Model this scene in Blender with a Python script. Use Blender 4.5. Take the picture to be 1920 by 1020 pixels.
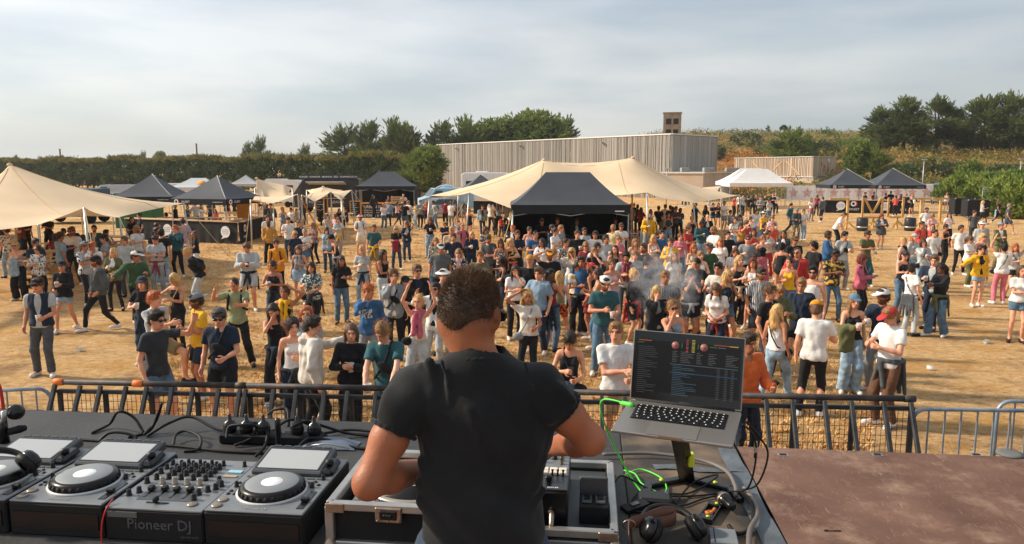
import bpy,math,random,os,time
import numpy as np
from mathutils import Vector,Matrix,Euler
T0=time.time()
for o in list(bpy.data.objects):
 bpy.data.objects.remove(o)
SC=bpy.context.scene
COL=SC.collection
R=math.radians
FPX,HOR,CAMZ=1400.0,317.0,3.7
PITCH=math.atan((510.0-HOR)/FPX)
cam_d=bpy.data.cameras.new('camera')
cam_d.sensor_width=36.0
cam_d.lens=FPX/1920.0*36.0
cam_d.clip_start=0.05
cam_d.clip_end=6000
cam=bpy.data.objects.new('camera',cam_d)
COL.objects.link(cam)
cam.location=(0,0,CAMZ)
cam.rotation_euler=(math.pi/2-PITCH,0,0)
SC.camera=cam
SC.render.resolution_x,SC.render.resolution_y=1024,544
SC.render.engine='CYCLES'
SUN_AZ=R(-80)
SUN_EL=R(31)
w=bpy.data.worlds.new('World')
SC.world=w
w.use_nodes=True
nt=w.node_tree
nt.nodes.clear()
wo=nt.nodes.new('ShaderNodeOutputWorld')
bg=nt.nodes.new('ShaderNodeBackground')
sky=nt.nodes.new('ShaderNodeTexSky')
sky.sky_type='NISHITA'
sky.sun_disc=False
sky.sun_elevation=SUN_EL
sky.sun_rotation=SUN_AZ
sky.air_density=1.0
sky.dust_density=2.2
sky.ozone_density=1.2
bg.inputs['Strength'].default_value=0.125
tc=nt.nodes.new('ShaderNodeTexCoord')
mp=nt.nodes.new('ShaderNodeMapping')
mp.inputs['Scale'].default_value=(1.0,1.0,5.0)
mp.inputs['Rotation'].default_value=(0.05,0.12,0.4)
n1=nt.nodes.new('ShaderNodeTexNoise')
n1.inputs['Scale'].default_value=1.7
n1.inputs['Detail'].default_value=7
n1.inputs['Roughness'].default_value=0.52
n1.inputs['Distortion'].default_value=0.5
cr=nt.nodes.new('ShaderNodeValToRGB')
cr.color_ramp.elements[0].position=0.30
cr.color_ramp.elements[0].color=(0.5,0.5,0.5,1)
cr.color_ramp.elements[1].position=0.74
cr.color_ramp.elements[1].color=(0.9,0.9,0.9,1)
n2=nt.nodes.new('ShaderNodeTexNoise')
n2.inputs['Scale'].default_value=2.6
n2.inputs['Detail'].default_value=8
cr2=nt.nodes.new('ShaderNodeValToRGB')
cr2.color_ramp.elements[0].position=0.38
cr2.color_ramp.elements[0].color=(3.5,3.85,4.1,1)
cr2.color_ramp.elements[1].position=0.64
cr2.color_ramp.elements[1].color=(5.5,5.45,5.3,1)
mx=nt.nodes.new('ShaderNodeMixRGB')
L=nt.links.new
L(tc.outputs['Generated'],mp.inputs['Vector'])
L(mp.outputs['Vector'],n1.inputs['Vector'])
L(mp.outputs['Vector'],n2.inputs['Vector'])
L(n1.outputs['Fac'],cr.inputs['Fac'])
L(n2.outputs['Fac'],cr2.inputs['Fac'])
L(cr.outputs['Color'],mx.inputs['Fac'])
L(sky.outputs['Color'],mx.inputs['Color1'])
sdir=Vector((math.sin(SUN_AZ)*math.cos(SUN_EL),math.cos(SUN_AZ)*math.cos(SUN_EL),math.sin(SUN_EL)))
dt=nt.nodes.new('ShaderNodeVectorMath');dt.operation='DOT_PRODUCT';dt.inputs[1].default_value=sdir
L(tc.outputs['Generated'],dt.inputs[0])
mr=nt.nodes.new('ShaderNodeMapRange');mr.inputs['From Min'].default_value=-.4;mr.inputs['From Max'].default_value=1.0;mr.inputs['To Min'].default_value=.72;mr.inputs['To Max'].default_value=1.16
L(dt.outputs['Value'],mr.inputs['Value'])
ml=nt.nodes.new('ShaderNodeVectorMath');ml.operation='SCALE'
L(cr2.outputs['Color'],ml.inputs[0]);L(mr.outputs['Result'],ml.inputs['Scale'])
L(ml.outputs[0],mx.inputs['Color2'])
L(mx.outputs['Color'],bg.inputs['Color'])
L(bg.outputs['Background'],wo.inputs['Surface'])
sd=bpy.data.lights.new('sun','SUN')
sd.energy=3.7
sd.angle=R(4)
sd.color=(1.0,0.87,0.71)
so=bpy.data.objects.new('sun',sd)
COL.objects.link(so)
sdir=Vector((math.sin(SUN_AZ)*math.cos(SUN_EL),math.cos(SUN_AZ)*math.cos(SUN_EL),math.sin(SUN_EL)))
so.rotation_euler=(-sdir).to_track_quat('-Z','Y').to_euler()
so.location=sdir*60
SC.view_settings.view_transform='Standard'
SC.view_settings.look='None'
SC.view_settings.gamma=1.0
SC.view_settings.exposure=0.5
SC.view_settings.use_curve_mapping=False
try:
 SC.cycles.max_bounces=6
 SC.cycles.transparent_max_bounces=8
 SC.cycles.volume_step_rate=4
except Exception:
 pass
CP,SP=math.cos(PITCH),math.sin(PITCH)
def ray(px,py):
 u,v=(px-960.0)/FPX,(510.0-py)/FPX
 return Vector((u,CP+v*SP,-SP+v*CP))
def at(px,py,z):
 d=ray(px,py)
 return Vector((0,0,CAMZ))+d*((z-CAMZ)/d.z)
def atd(px,py,Y):
 d=ray(px,py)
 return Vector((0,0,CAMZ))+d*(Y/d.y)
def px_of(p):
 x,y,z=p[0],p[1],p[2]-CAMZ
 dep=y*CP-z*SP
 v=y*SP+z*CP
 return 960+FPX*x/dep,510-FPX*v/dep
def lin(c):
 def f(v):
  v=v/255.0
  return v/12.92 if v<=0.04045 else((v+0.055)/1.055)**2.4
 return(f(c[0]),f(c[1]),f(c[2]),1.0)
MATS={}
def mat(name,c,rough=0.8,metal=0.0,var=0.12,scale=6.0,bump=0.0,bscale=40.0,spec=0.3,c2=None,detail=5,lo=0.35,hi=0.65,stretch=(1,1,1),coat=0.0,sheen=0.0,sss=0.0,alpha=1.0,coord='Object',emis=0.0,raw=False,transl=0.0):
 if name in MATS:
  return MATS[name]
 m=bpy.data.materials.new(name)
 m.use_nodes=True
 t=m.node_tree
 b=t.nodes['Principled BSDF']
 C1=c if raw else lin(c)
 if len(C1)==3:
  C1=(*C1,1)
 b.inputs['Roughness'].default_value=rough
 b.inputs['Metallic'].default_value=metal
 b.inputs['Specular IOR Level'].default_value=spec
 if coat:
  b.inputs['Coat Weight'].default_value=coat
 if sheen:
  b.inputs['Sheen Weight'].default_value=sheen
 if sss:
  b.inputs['Subsurface Weight'].default_value=sss
  b.inputs['Subsurface Radius'].default_value=(0.012,0.005,0.003)
  b.inputs['Subsurface Scale'].default_value=1.0
 if alpha<1:
  b.inputs['Alpha'].default_value=alpha
 lk=t.links.new
 co=None
 if var>0 or bump>0 or c2:
  tcn=t.nodes.new('ShaderNodeTexCoord')
  mpn=t.nodes.new('ShaderNodeMapping')
  mpn.inputs['Scale'].default_value=stretch
  lk(tcn.outputs[coord],mpn.inputs['Vector'])
  co=mpn.outputs['Vector']
 if var>0 or c2:
  if c2:
   C2=c2 if raw else lin(c2)
   if len(C2)==3:
    C2=(*C2,1)
   A,B=C1,C2
  else:
   A=tuple(max(0,v*(1-var))for v in C1[:3])+(1,)
   B=tuple(min(1,v*(1+var))for v in C1[:3])+(1,)
  n=t.nodes.new('ShaderNodeTexNoise')
  n.inputs['Scale'].default_value=scale
  n.inputs['Detail'].default_value=detail
  r_=t.nodes.new('ShaderNodeValToRGB')
  r_.color_ramp.elements[0].position=lo
  r_.color_ramp.elements[1].position=hi
  r_.color_ramp.elements[0].color=A
  r_.color_ramp.elements[1].color=B
  lk(co,n.inputs['Vector'])
  lk(n.outputs['Fac'],r_.inputs['Fac'])
  lk(r_.outputs['Color'],b.inputs['Base Color'])
  if emis:
   lk(r_.outputs['Color'],b.inputs['Emission Color'])
 else:
  b.inputs['Base Color'].default_value=C1
  if emis:
   b.inputs['Emission Color'].default_value=C1
 if emis:
  b.inputs['Emission Strength'].default_value=emis
 if bump>0:
  nb=t.nodes.new('ShaderNodeTexNoise')
  nb.inputs['Scale'].default_value=bscale
  nb.inputs['Detail'].default_value=4
  bp=t.nodes.new('ShaderNodeBump')
  bp.inputs['Strength'].default_value=min(1.0,bump)
  bp.inputs['Distance'].default_value=0.01 if bump<=1 else 0.01*bump
  lk(co,nb.inputs['Vector'])
  lk(nb.outputs['Fac'],bp.inputs['Height'])
  lk(bp.outputs['Normal'],b.inputs['Normal'])
 if transl:
  o=t.nodes['Material Output']
  tr=t.nodes.new('ShaderNodeBsdfTranslucent')
  src=b.inputs['Base Color'].links[0].from_socket if b.inputs['Base Color'].links else None
  if src:
   lk(src,tr.inputs['Color'])
  else:
   tr.inputs['Color'].default_value=C1
  ms=t.nodes.new('ShaderNodeMixShader')
  ms.inputs['Fac'].default_value=transl
  lk(b.outputs[0],ms.inputs[1]);lk(tr.outputs[0],ms.inputs[2])
  lk(ms.outputs[0],o.inputs['Surface'])
 MATS[name]=m
 return m
def tag(o,label=None,cat=None,group=None,kind=None):
 if label:o['label']=label
 if cat:o['category']=cat
 if group:o['group']=group
 if kind:o['kind']=kind
 return o
def empty(name,loc=(0,0,0),rz=0.0,label=None,cat=None,group=None,kind=None):
 o=bpy.data.objects.new(name,None)
 o.empty_display_size=0.1
 COL.objects.link(o)
 o.location=loc
 o.rotation_euler=(0,0,rz)
 return tag(o,label,cat,group,kind)
def link(name,me,parent=None,m=None,loc=None,rot=None):
 o=bpy.data.objects.new(name,me)
 COL.objects.link(o)
 if parent is not None:
  o.parent=parent
 if loc is not None:o.location=loc
 if rot is not None:o.rotation_euler=rot
 if m is not None:
  if len(me.materials)==0:
   me.materials.append(m)
  elif me.materials[0]is not m:
   o.material_slots[0].link='OBJECT'
   o.material_slots[0].material=m
 return o
def copy_tree(o,parent=None):
 c=o.copy()
 COL.objects.link(c)
 if parent is not None:
  c.parent=parent
 for ch in list(o.children):
  copy_tree(ch,c)
 return c
class MB:
 """collects simple shapes into one mesh"""
 def __init__(s):
  s.v=[];s.f=[];s.sm=[]
 def add(s,vs,fs,smooth=False,M=None):
  n=len(s.v)
  if M is not None:
   vs=[M@Vector(v)for v in vs]
  s.v.extend([tuple(v)for v in vs])
  s.f.extend([tuple(i+n for i in f)for f in fs])
  s.sm.extend([smooth]*len(fs))
  return s
 def box(s,c,size,rot=None,ch=0.0,M=None):
  hx,hy,hz=size[0]/2,size[1]/2,size[2]/2
  ch=min(ch,hx*.9,hy*.9,hz*.9)
  if ch<=0:
   vs=[(x,y,z)for x in(-hx,hx)for y in(-hy,hy)for z in(-hz,hz)]
   fs=[(0,1,3,2),(4,6,7,5),(0,4,5,1),(2,3,7,6),(0,2,6,4),(1,5,7,3)]
  else:
   vs=[];idx={}
   for sx in(-1,1):
    for sy in(-1,1):
     for sz in(-1,1):
      for a in range(3):
       p=[sx*(hx-ch),sy*(hy-ch),sz*(hz-ch)]
       p[a]=(sx*hx,sy*hy,sz*hz)[a]
       idx[(sx,sy,sz,a)]=len(vs)
       vs.append(tuple(p))
   g=lambda sx,sy,sz,a:idx[(sx,sy,sz,a)]
   fs=[]
   for q in(-1,1):
    f=[g(q,-1,-1,0),g(q,1,-1,0),g(q,1,1,0),g(q,-1,1,0)];fs.append(f if q>0 else f[::-1])
    f=[g(-1,q,-1,1),g(-1,q,1,1),g(1,q,1,1),g(1,q,-1,1)];fs.append(f if q>0 else f[::-1])
    f=[g(-1,-1,q,2),g(1,-1,q,2),g(1,1,q,2),g(-1,1,q,2)];fs.append(f if q>0 else f[::-1])
   for p in(-1,1):
    for q in(-1,1):
     def ori(f,flip):return f[::-1]if flip else f
     fs.append(ori([g(p,q,-1,0),g(p,q,-1,1),g(p,q,1,1),g(p,q,1,0)],p*q<0))
     fs.append(ori([g(p,-1,q,0),g(p,1,q,0),g(p,1,q,2),g(p,-1,q,2)],p*q<0))
     fs.append(ori([g(-1,p,q,1),g(-1,p,q,2),g(1,p,q,2),g(1,p,q,1)],p*q<0))
   for sx in(-1,1):
    for sy in(-1,1):
     for sz in(-1,1):
      f=[g(sx,sy,sz,0),g(sx,sy,sz,1),g(sx,sy,sz,2)]
      fs.append(f if sx*sy*sz>0 else f[::-1])
  Mx=Matrix.Translation(Vector(c))
  if rot is not None:
   Mx=Mx@Euler(rot).to_matrix().to_4x4()
  if M is not None:
   Mx=M@Mx
  return s.add(vs,fs,False,Mx)
 def bar(s,a,b,wx,wy=None,ch=0.0,up=(0,0,1)):
  a,b=Vector(a),Vector(b)
  wy=wx if wy is None else wy
  d=b-a
  z=d.normalized()
  u=Vector(up)
  x=u.cross(z)
  if x.length<1e-4:x=Vector((1,0,0)).cross(z)
  x.normalize()
  y=z.cross(x)
  M=Matrix((x,y,z)).transposed().to_4x4()
  M.translation=(a+b)/2
  return s.box((0,0,0),(wx,wy,d.length),ch=ch,M=M)
 def tube(s,pts,r,n=8,caps=True,closed=False):
  pts=[Vector(p)for p in pts]
  m=len(pts)
  rs=r if isinstance(r,(list,tuple))else[r]*m
  up=None
  vs=[];fs=[]
  for i,p in enumerate(pts):
   if closed:
    t=(pts[(i+1)%m]-pts[(i-1)%m])
   else:
    t=pts[min(i+1,m-1)]-pts[max(i-1,0)]
   if t.length<1e-9:t=Vector((0,0,1))
   t.normalize()
   if up is None:
    up=Vector((0,0,1))if abs(t.z)<.9 else Vector((1,0,0))
   x=up-t*up.dot(t)
   if x.length<1e-5:x=t.orthogonal()
   x.normalize();up=x
   y=t.cross(x)
   for k in range(n):
    a=2*math.pi*k/n
    vs.append(p+(x*math.cos(a)+y*math.sin(a))*rs[i])
  for i in range(m if closed else m-1):
   j=(i+1)%m
   for k in range(n):
    l=(k+1)%n
    fs.append((i*n+k,i*n+l,j*n+l,j*n+k))
  if caps and not closed:
   fs.append(tuple(range(n))[::-1]);fs.append(tuple((m-1)*n+k for k in range(n)))
  return s.add(vs,fs,True)
 def lathe(s,prof,n=24,M=None,caps=True):
  vs=[];fs=[]
  for(r,z)in prof:
   for k in range(n):
    a=2*math.pi*k/n
    vs.append((r*math.cos(a),r*math.sin(a),z))
  m=len(prof)
  for i in range(m-1):
   for k in range(n):
    l=(k+1)%n
    fs.append((i*n+k,i*n+l,(i+1)*n+l,(i+1)*n+k))
  if caps:
   if prof[0][0]>1e-6:fs.append(tuple(range(n))[::-1])
   if prof[-1][0]>1e-6:fs.append(tuple((m-1)*n+k for k in range(n)))
  return s.add(vs,fs,True,M)
 def cyl(s,c,r,h,n=16,M=None):
  Mx=Matrix.Translation(Vector(c))
  if M is not None:Mx=M@Mx
  e=min(r*.12,h*.2)
  return s.lathe([(r-e,0),(r,e),(r,h-e),(r-e,h)],n,Mx)
 def poly(s,pts,smooth=False):
  return s.add(pts,[tuple(range(len(pts)))],smooth)
 def prism(s,outline,y0,y1):
  """outline in xz, extruded along y"""
  n=len(outline)
  vs=[(x,y0,z)for x,z in outline]+[(x,y1,z)for x,z in outline]
  fs=[tuple(range(n)),tuple(range(2*n-1,n-1,-1))]
  for i in range(n):
   j=(i+1)%n
   fs.append((i,i+n,j+n,j))
  return s.add(vs,fs)
 def grid(s,P,smooth=True):
  """P: rows of points"""
  nr,nc=len(P),len(P[0])
  vs=[p for r_ in P for p in r_]
  fs=[]
  for i in range(nr-1):
   for j in range(nc-1):
    fs.append((i*nc+j,i*nc+j+1,(i+1)*nc+j+1,(i+1)*nc+j))
  return s.add(vs,fs,smooth)
 def mesh(s,name):
  me=bpy.data.meshes.new(name)
  me.from_pydata(s.v,[],s.f)
  me.polygons.foreach_set('use_smooth',s.sm)
  if any(s.sm)and not all(s.sm):
   pass
  me.update()
  return me
 def build(s,name,m,parent=None,loc=None,rot=None):
  return link(name,s.mesh(name),parent,m,loc,rot)
def sharp(o,ang=35):
 """keep edges steeper than ang crisp on smooth shaded meshes"""
 me=o.data
 try:
  me.set_sharp_from_angle(angle=R(ang))
 except Exception:
  pass
 return o
TXT={}
def text_mesh(s,size,depth=0.002,align='CENTER',bold=0.0):
 key=(s,size,depth,align,bold)
 if key in TXT:
  return TXT[key]
 cu=bpy.data.curves.new('lettering','FONT')
 cu.body=s
 cu.size=size
 cu.extrude=depth/2
 cu.offset=bold
 cu.align_x=align
 cu.align_y='CENTER'
 cu.resolution_u=2
 ob=bpy.data.objects.new('lettering',cu)
 COL.objects.link(ob)
 dg=bpy.context.evaluated_depsgraph_get()
 me=bpy.data.meshes.new_from_object(ob.evaluated_get(dg))
 bpy.data.objects.remove(ob)
 TXT[key]=me
 return me
def lettering(s,size,m,parent,loc,rot=(math.pi/2,0,0),depth=0.004,align='CENTER',bold=0.0,name='lettering'):
 me=text_mesh(s,size,depth,align,bold).copy()
 me.materials.clear()
 me.materials.append(m)
 return link(name,me,parent,None,loc,rot)
def bez(pts,n=10):
 """Catmull-Rom through the points"""
 P=[Vector(p)for p in pts]
 out=[]
 for i in range(len(P)-1):
  p0,p1,p2,p3=P[max(i-1,0)],P[i],P[i+1],P[min(i+2,len(P)-1)]
  for k in range(n):
   t=k/n
   out.append(0.5*((2*p1)+(p2-p0)*t+(2*p0-5*p1+4*p2-p3)*t*t+(3*p1-p0-3*p2+p3)*t**3))
 out.append(P[-1])
 return out
rng=np.random.default_rng(7)
random.seed(7)
# GROUND
def sstep(t):
 t=np.clip(t,0,1)
 return t*t*(3-2*t)
def hill_z(x,y):
 a=6.2*sstep((y-92)/42)*sstep((x-36)/26)
 b=14.6*sstep((y-118)/120)*sstep((x-2)/45)
 return np.maximum(a,b)
def field_material():
 m=bpy.data.materials.new('dry_grass_field')
 m.use_nodes=True
 t=m.node_tree;b=t.nodes['Principled BSDF'];lk=t.links.new
 tcn=t.nodes.new('ShaderNodeTexCoord')
 def noise(scale,det,st=(1,1,1),rough=.6):
  mpn=t.nodes.new('ShaderNodeMapping');mpn.inputs['Scale'].default_value=st
  lk(tcn.outputs['Object'],mpn.inputs['Vector'])
  n=t.nodes.new('ShaderNodeTexNoise');n.inputs['Scale'].default_value=scale;n.inputs['Detail'].default_value=det
  n.inputs['Roughness'].default_value=rough
  lk(mpn.outputs['Vector'],n.inputs['Vector'])
  return n.outputs['Fac']
 def ramp(src,*els):
  r_=t.nodes.new('ShaderNodeValToRGB')
  e=r_.color_ramp.elements
  while len(e)<len(els):e.new(.5)
  for i,(p,c)in enumerate(els):
   e[i].position=p;e[i].color=c if len(c)==4 else lin(c)
  lk(src,r_.inputs['Fac'])
  return r_.outputs['Color']
 def mix(f,a,b_,mode='MIX'):
  x=t.nodes.new('ShaderNodeMixRGB');x.blend_type=mode
  lk(f,x.inputs['Fac'])if not isinstance(f,float)else setattr(x.inputs['Fac'],'default_value',f)
  lk(a,x.inputs['Color1']);lk(b_,x.inputs['Color2'])
  return x.outputs['Color']
 straw=ramp(noise(5.0,8,(1,1.6,1),.7),(.30,(184,142,98)),(.46,(228,184,128)),(.62,(244,208,156)),(.78,(250,226,182)))
 soil=ramp(noise(9.0,6),(.3,(128,96,70)),(.7,(184,146,106)))
 pf=ramp(noise(.55,7,(1,1.4,1),.68),(.50,(0,0,0,1)),(.64,(.85,.85,.85,1)))
 c1=mix(pf,straw,soil)
 gold=ramp(noise(.9,6),(.48,(0,0,0,1)),(.64,(.55,.55,.55,1)))
 g2=ramp(noise(30,3),(.3,(196,138,60)),(.7,(228,172,84)))
 c2=mix(gold,c1,g2)
 fine=ramp(noise(46,6,(1,2.2,1),.75),(.34,(.38,.28,.20,1)),(.47,(1,1,1,1)))
 c3=mix(0.7,c2,fine,'MULTIPLY')
 mid_=ramp(noise(7.5,7,(1,1.9,1),.72),(.36,(.40,.31,.24,1)),(.455,(1,1,1,1)))
 c3=mix(0.75,c3,mid_,'MULTIPLY')
 lk(c3,b.inputs['Base Color'])
 b.inputs['Roughness'].default_value=.95
 b.inputs['Specular IOR Level'].default_value=.1
 bp=t.nodes.new('ShaderNodeBump');bp.inputs['Strength'].default_value=.9;bp.inputs['Distance'].default_value=.11
 a=t.nodes.new('ShaderNodeMath');a.operation='ADD'
 lk(noise(3.2,8,(1,1.6,1),.72),a.inputs[0]);lk(noise(22,5,(1,1.7,1),.7),a.inputs[1])
 lk(a.outputs[0],bp.inputs['Height']);lk(bp.outputs['Normal'],b.inputs['Normal'])
 return m
FIELD=field_material()
def sheet(xs,ys,zf):
 X,Y=np.meshgrid(xs,ys)
 Z=zf(X,Y)
 nx,ny=len(xs),len(ys)
 V=np.stack([X,Y,Z],-1).reshape(-1,3)
 i=np.arange(nx-1)[None,:]+nx*np.arange(ny-1)[:,None]
 F=np.stack([i,i+1,i+1+nx,i+nx],-1).reshape(-1,4)
 return V,F
def np_mesh(name,V,F,smooth=True):
 me=bpy.data.meshes.new(name)
 k=F.shape[1]
 me.vertices.add(len(V));me.vertices.foreach_set('co',np.ascontiguousarray(V,np.float32).ravel())
 me.loops.add(F.size);me.loops.foreach_set('vertex_index',np.ascontiguousarray(F,np.int32).ravel())
 me.polygons.add(len(F))
 me.polygons.foreach_set('loop_start',np.arange(0,F.size,k,dtype=np.int32))
 if smooth:
  me.polygons.foreach_set('use_smooth',np.ones(len(F),bool))
 me.update(calc_edges=True)
 return me
V,F=sheet(np.array([-2500,-700,-300,-120,-60,-30,-15,-5,0,5,15,30,60,120,300,700,2500.]),np.array([-200,-40,0,5,10,20,40,60,90,120,160,240,400,900,4000.]),lambda x,y:0*x)
tag(link('field',np_mesh('field',V,F),None,FIELD),'dry straw coloured trampled grass field',kind='structure')
xs=np.linspace(14,330,110);ys=np.linspace(88,420,110)
def hz(x,y):
 n=0.35*np.sin(x*.31+1)*np.sin(y*.27)+.25*np.sin(x*.83)*np.sin(y*.61+2)
 h=hill_z(x,y)
 return h+n*np.clip(h,0,1)-.06*(h<.02)
V,F=sheet(xs,ys,hz)
HEATH=mat('heath_slope',(142,110,60),rough=1,c2=(96,92,46),scale=.07,detail=8,lo=.42,hi=.6,bump=1,bscale=2)
tag(link('hillside',np_mesh('hillside',V,F),None,HEATH),'heath covered hillside behind the buildings',kind='structure')
n=40000
d=7.6+26*rng.random(n)**1.5
a=(rng.random(n)-.5)*1.5
cx,cy=d*np.tan(a*.62),d
L_=.035+.06*rng.random(n);th=rng.random(n)*6.28;up=(rng.random(n)*.55)
dx,dy,dz=np.cos(th)*np.cos(up)*L_,np.sin(th)*np.cos(up)*L_,np.sin(up)*L_
wv=.0035+.003*rng.random(n)
P0=np.stack([cx-np.sin(th)*wv,cy+np.cos(th)*wv,np.full(n,.003)],-1)
P1=np.stack([cx+np.sin(th)*wv,cy-np.cos(th)*wv,np.full(n,.003)],-1)
P2=np.stack([cx+dx,cy+dy,.004+dz],-1)
V=np.stack([P0,P1,P2],1).reshape(-1,3);F=np.arange(3*n).reshape(-1,3)
STRAW=mat('straw',(214,168,104),rough=.9,c2=(236,206,150),scale=3)
tag(link('straw_litter',np_mesh('straw_litter',V,F,False),None,STRAW),'loose dry straw lying on the field','straw',kind='stuff')
n=15000
d=8.2+40*rng.random(n)**1.6;a=(rng.random(n)-.5)*1.5
cx,cy=d*np.tan(a*.62),d
VV=[];m_=7
for k in range(m_):
 th=rng.random(n)*6.28;h_=.03+.06*rng.random(n);r_=.05*rng.random(n);sp=.03+.05*rng.random(n)
 bx,by=cx+r_*np.cos(th),cy+r_*np.sin(th)
 VV.append(np.stack([np.stack([bx-.010*np.sin(th),by+.010*np.cos(th),0*bx],-1),np.stack([bx+.010*np.sin(th),by-.010*np.cos(th),0*bx],-1),np.stack([bx+sp*np.cos(th),by+sp*np.sin(th),h_],-1)],1))
V=np.concatenate(VV).reshape(-1,3);F=np.arange(len(V)).reshape(-1,3)
TUFT=mat('stubble',(190,142,86),rough=.95,c2=(236,194,130),scale=1.2)
tag(link('stubble_tufts',np_mesh('stubble_tufts',V,F,False),None,TUFT),'short dry grass stubble on the field','grass',kind='stuff')
# FOLIAGE
def leaves(C,rad,per,size,elong=2.6,upb=.5,outb=.8,center=None,g=None,flat=.0,spray=0.0):
 """triangular sprays around clump centres C (n,3)"""
 g=g or rng
 n=len(C)
 D=g.normal(size=(n,per,3));D/=np.linalg.norm(D,axis=-1,keepdims=True)
 rr=rad[:,None,None]*(.35+.65*g.random((n,per,1)))
 Dp=D.copy();Dp[...,2]*=(1-flat)
 P=C[:,None,:]+Dp*rr
 out=D*.6+g.normal(size=D.shape)*.55
 if spray:
  q=C-center;q[:,2]*=.35;q/=(np.linalg.norm(q,axis=-1,keepdims=True)+1e-6)
  q=q+g.normal(size=q.shape)*.35;q[:,2]+=upb*.9;q/=np.linalg.norm(q,axis=-1,keepdims=True)
  t_=g.random((n,per,1));P=C[:,None,:]+q[:,None,:]*spray*(t_-.35)+D*rad[:,None,None]*(.75-.65*t_)
  out=q[:,None,:]*1.3+g.normal(size=D.shape)*.45
 if center is not None:
  q=C-center;q/=(np.linalg.norm(q,axis=-1,keepdims=True)+1e-6)
  out=out+q[:,None,:]*outb
 out[...,2]+=upb
 out/=np.linalg.norm(out,axis=-1,keepdims=True)
 s=size*(.6+.8*g.random((n,per,1)))
 sd_=np.cross(out,g.normal(size=D.shape));sd_/=(np.linalg.norm(sd_,axis=-1,keepdims=True)+1e-6)
 A=P-sd_*s*.5;B=P+sd_*s*.5;T=P+out*s*elong
 V=np.stack([A,B,T],2).reshape(-1,3)
 return V,np.arange(len(V)).reshape(-1,3)
def crown_points(blobs,n,g,shell=.55):
 w_=np.array([b[3]*b[4]+b[4]*b[5]+b[3]*b[5]for b in blobs]);w_=w_/w_.sum()
 k=g.choice(len(blobs),n,p=w_)
 B=np.array(blobs)[k]
 D=g.normal(size=(n,3));D/=np.linalg.norm(D,axis=-1,keepdims=True)
 r_=(shell+(1-shell)*g.random((n,1))**.6)
 r_*=.82+.3*g.random((n,1))
 return B[:,:3]+D*B[:,3:6]*r_
FOL={'dark':mat('foliage_dark_cypress',(70,84,54),rough=.9,c2=(124,134,80),scale=.22,detail=4,spec=.15,transl=.22),'mid':mat('foliage_mid_green',(76,98,54),rough=.9,c2=(140,152,80),scale=.25,detail=4,spec=.15,transl=.22),'bright':mat('foliage_bright_hedge',(94,116,54),rough=.9,c2=(150,160,78),scale=.4,detail=4,spec=.15,transl=.2),'olive':mat('foliage_hedge_olive',(60,76,54),rough=.95,c2=(100,114,74),scale=.4,detail=5,spec=.1,transl=.15),'sunlit_tint':mat('foliage_painted_sunlit',(98,104,60),rough=.95,c2=(142,134,82),scale=.6,detail=4,spec=.1,transl=.15),}
BARK=mat('bark',(92,78,64),rough=.95,c2=(60,50,42),scale=2,bump=1,bscale=8)
def tree_meshes(seed,blobs,nclump,per,size,crad,trunk_h,trunk_r,elong=2.6,upb=.5,outb=.8,lean=0.0,shell=.5,nlimb=7,spray=0.0):
 g=np.random.default_rng(seed)
 C=crown_points(blobs,nclump,g,shell)
 cen=np.array([0,0,np.mean([b[2]for b in blobs])])
 V,F=leaves(C,crad*(.6+.8*g.random(nclump)),per,size,elong,upb,outb,cen,g,spray=spray)
 V[:,2]=np.maximum(V[:,2],.02)
 crown=np_mesh('crown',V,F,False)
 t=MB()
 top=trunk_h
 t.tube([(0,0,-.3),(lean*.2,0,top*.3),(lean*.6,.1,top*.7),(lean,0,top)],[trunk_r,trunk_r*.8,trunk_r*.55,trunk_r*.2],8)
 idx=g.choice(nclump,min(nlimb,nclump),replace=False)
 for i in idx:
  z0=top*(.25+.5*g.random())
  p=C[i]
  a_=Vector((lean*z0/top*.8,0,z0));b_=Vector(p)
  t.tube([a_,(a_+b_)/2+Vector((0,0,.3)),b_],[trunk_r*.4,trunk_r*.25,trunk_r*.08],5)
 return crown,t.mesh('trunk')
def plant_tree(name,label,loc,meshes,fol,scale=1.0,rz=0.0,group=None,sz=None):
 e=empty(name,loc,rz,label,'tree',group)
 e.scale=(scale,scale,sz or scale)
 link('crown',meshes[0],e,fol)
 link('trunk',meshes[1],e,BARK)
 return e
def hedge_tree(seed,wd=7.4,dp=3.2,hgt=6.0):
 g=np.random.default_rng(seed)
 blobs=[]
 for i in range(5):
  blobs.append((-wd/2+wd*(i+.5)/5,0,hgt*.55,wd/5*.85,dp/2,hgt*.5))
 C=crown_points(blobs,330,g,.72)
 C[:,2]=np.clip(C[:,2],.9,hgt-.15)
 V,F=leaves(C,.5*(.6+.8*g.random(len(C))),17,.20,2.2,.35,.3,None,g)
 crown=np_mesh('crown',V,F,False)
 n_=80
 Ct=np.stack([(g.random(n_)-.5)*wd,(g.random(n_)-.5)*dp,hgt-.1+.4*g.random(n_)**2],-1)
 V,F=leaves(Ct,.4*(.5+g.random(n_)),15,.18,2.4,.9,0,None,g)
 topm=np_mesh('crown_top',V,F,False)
 t=MB()
 for i in range(3):
  x=-wd/2+wd*(i+.5)/3+g.normal()*.4
  t.tube([(x,g.normal()*.4,-.2),(x+.1,0,1.5),(x+g.normal()*.5,0,hgt*.8)],[.2,.16,.06],6)
 return crown,topm,t.mesh('trunk')
HM=[hedge_tree(s)for s in(11,12,13,14)]
h0,h1=Vector((-128,172,0)),Vector((-13.5,104,0))
nseg=19
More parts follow.
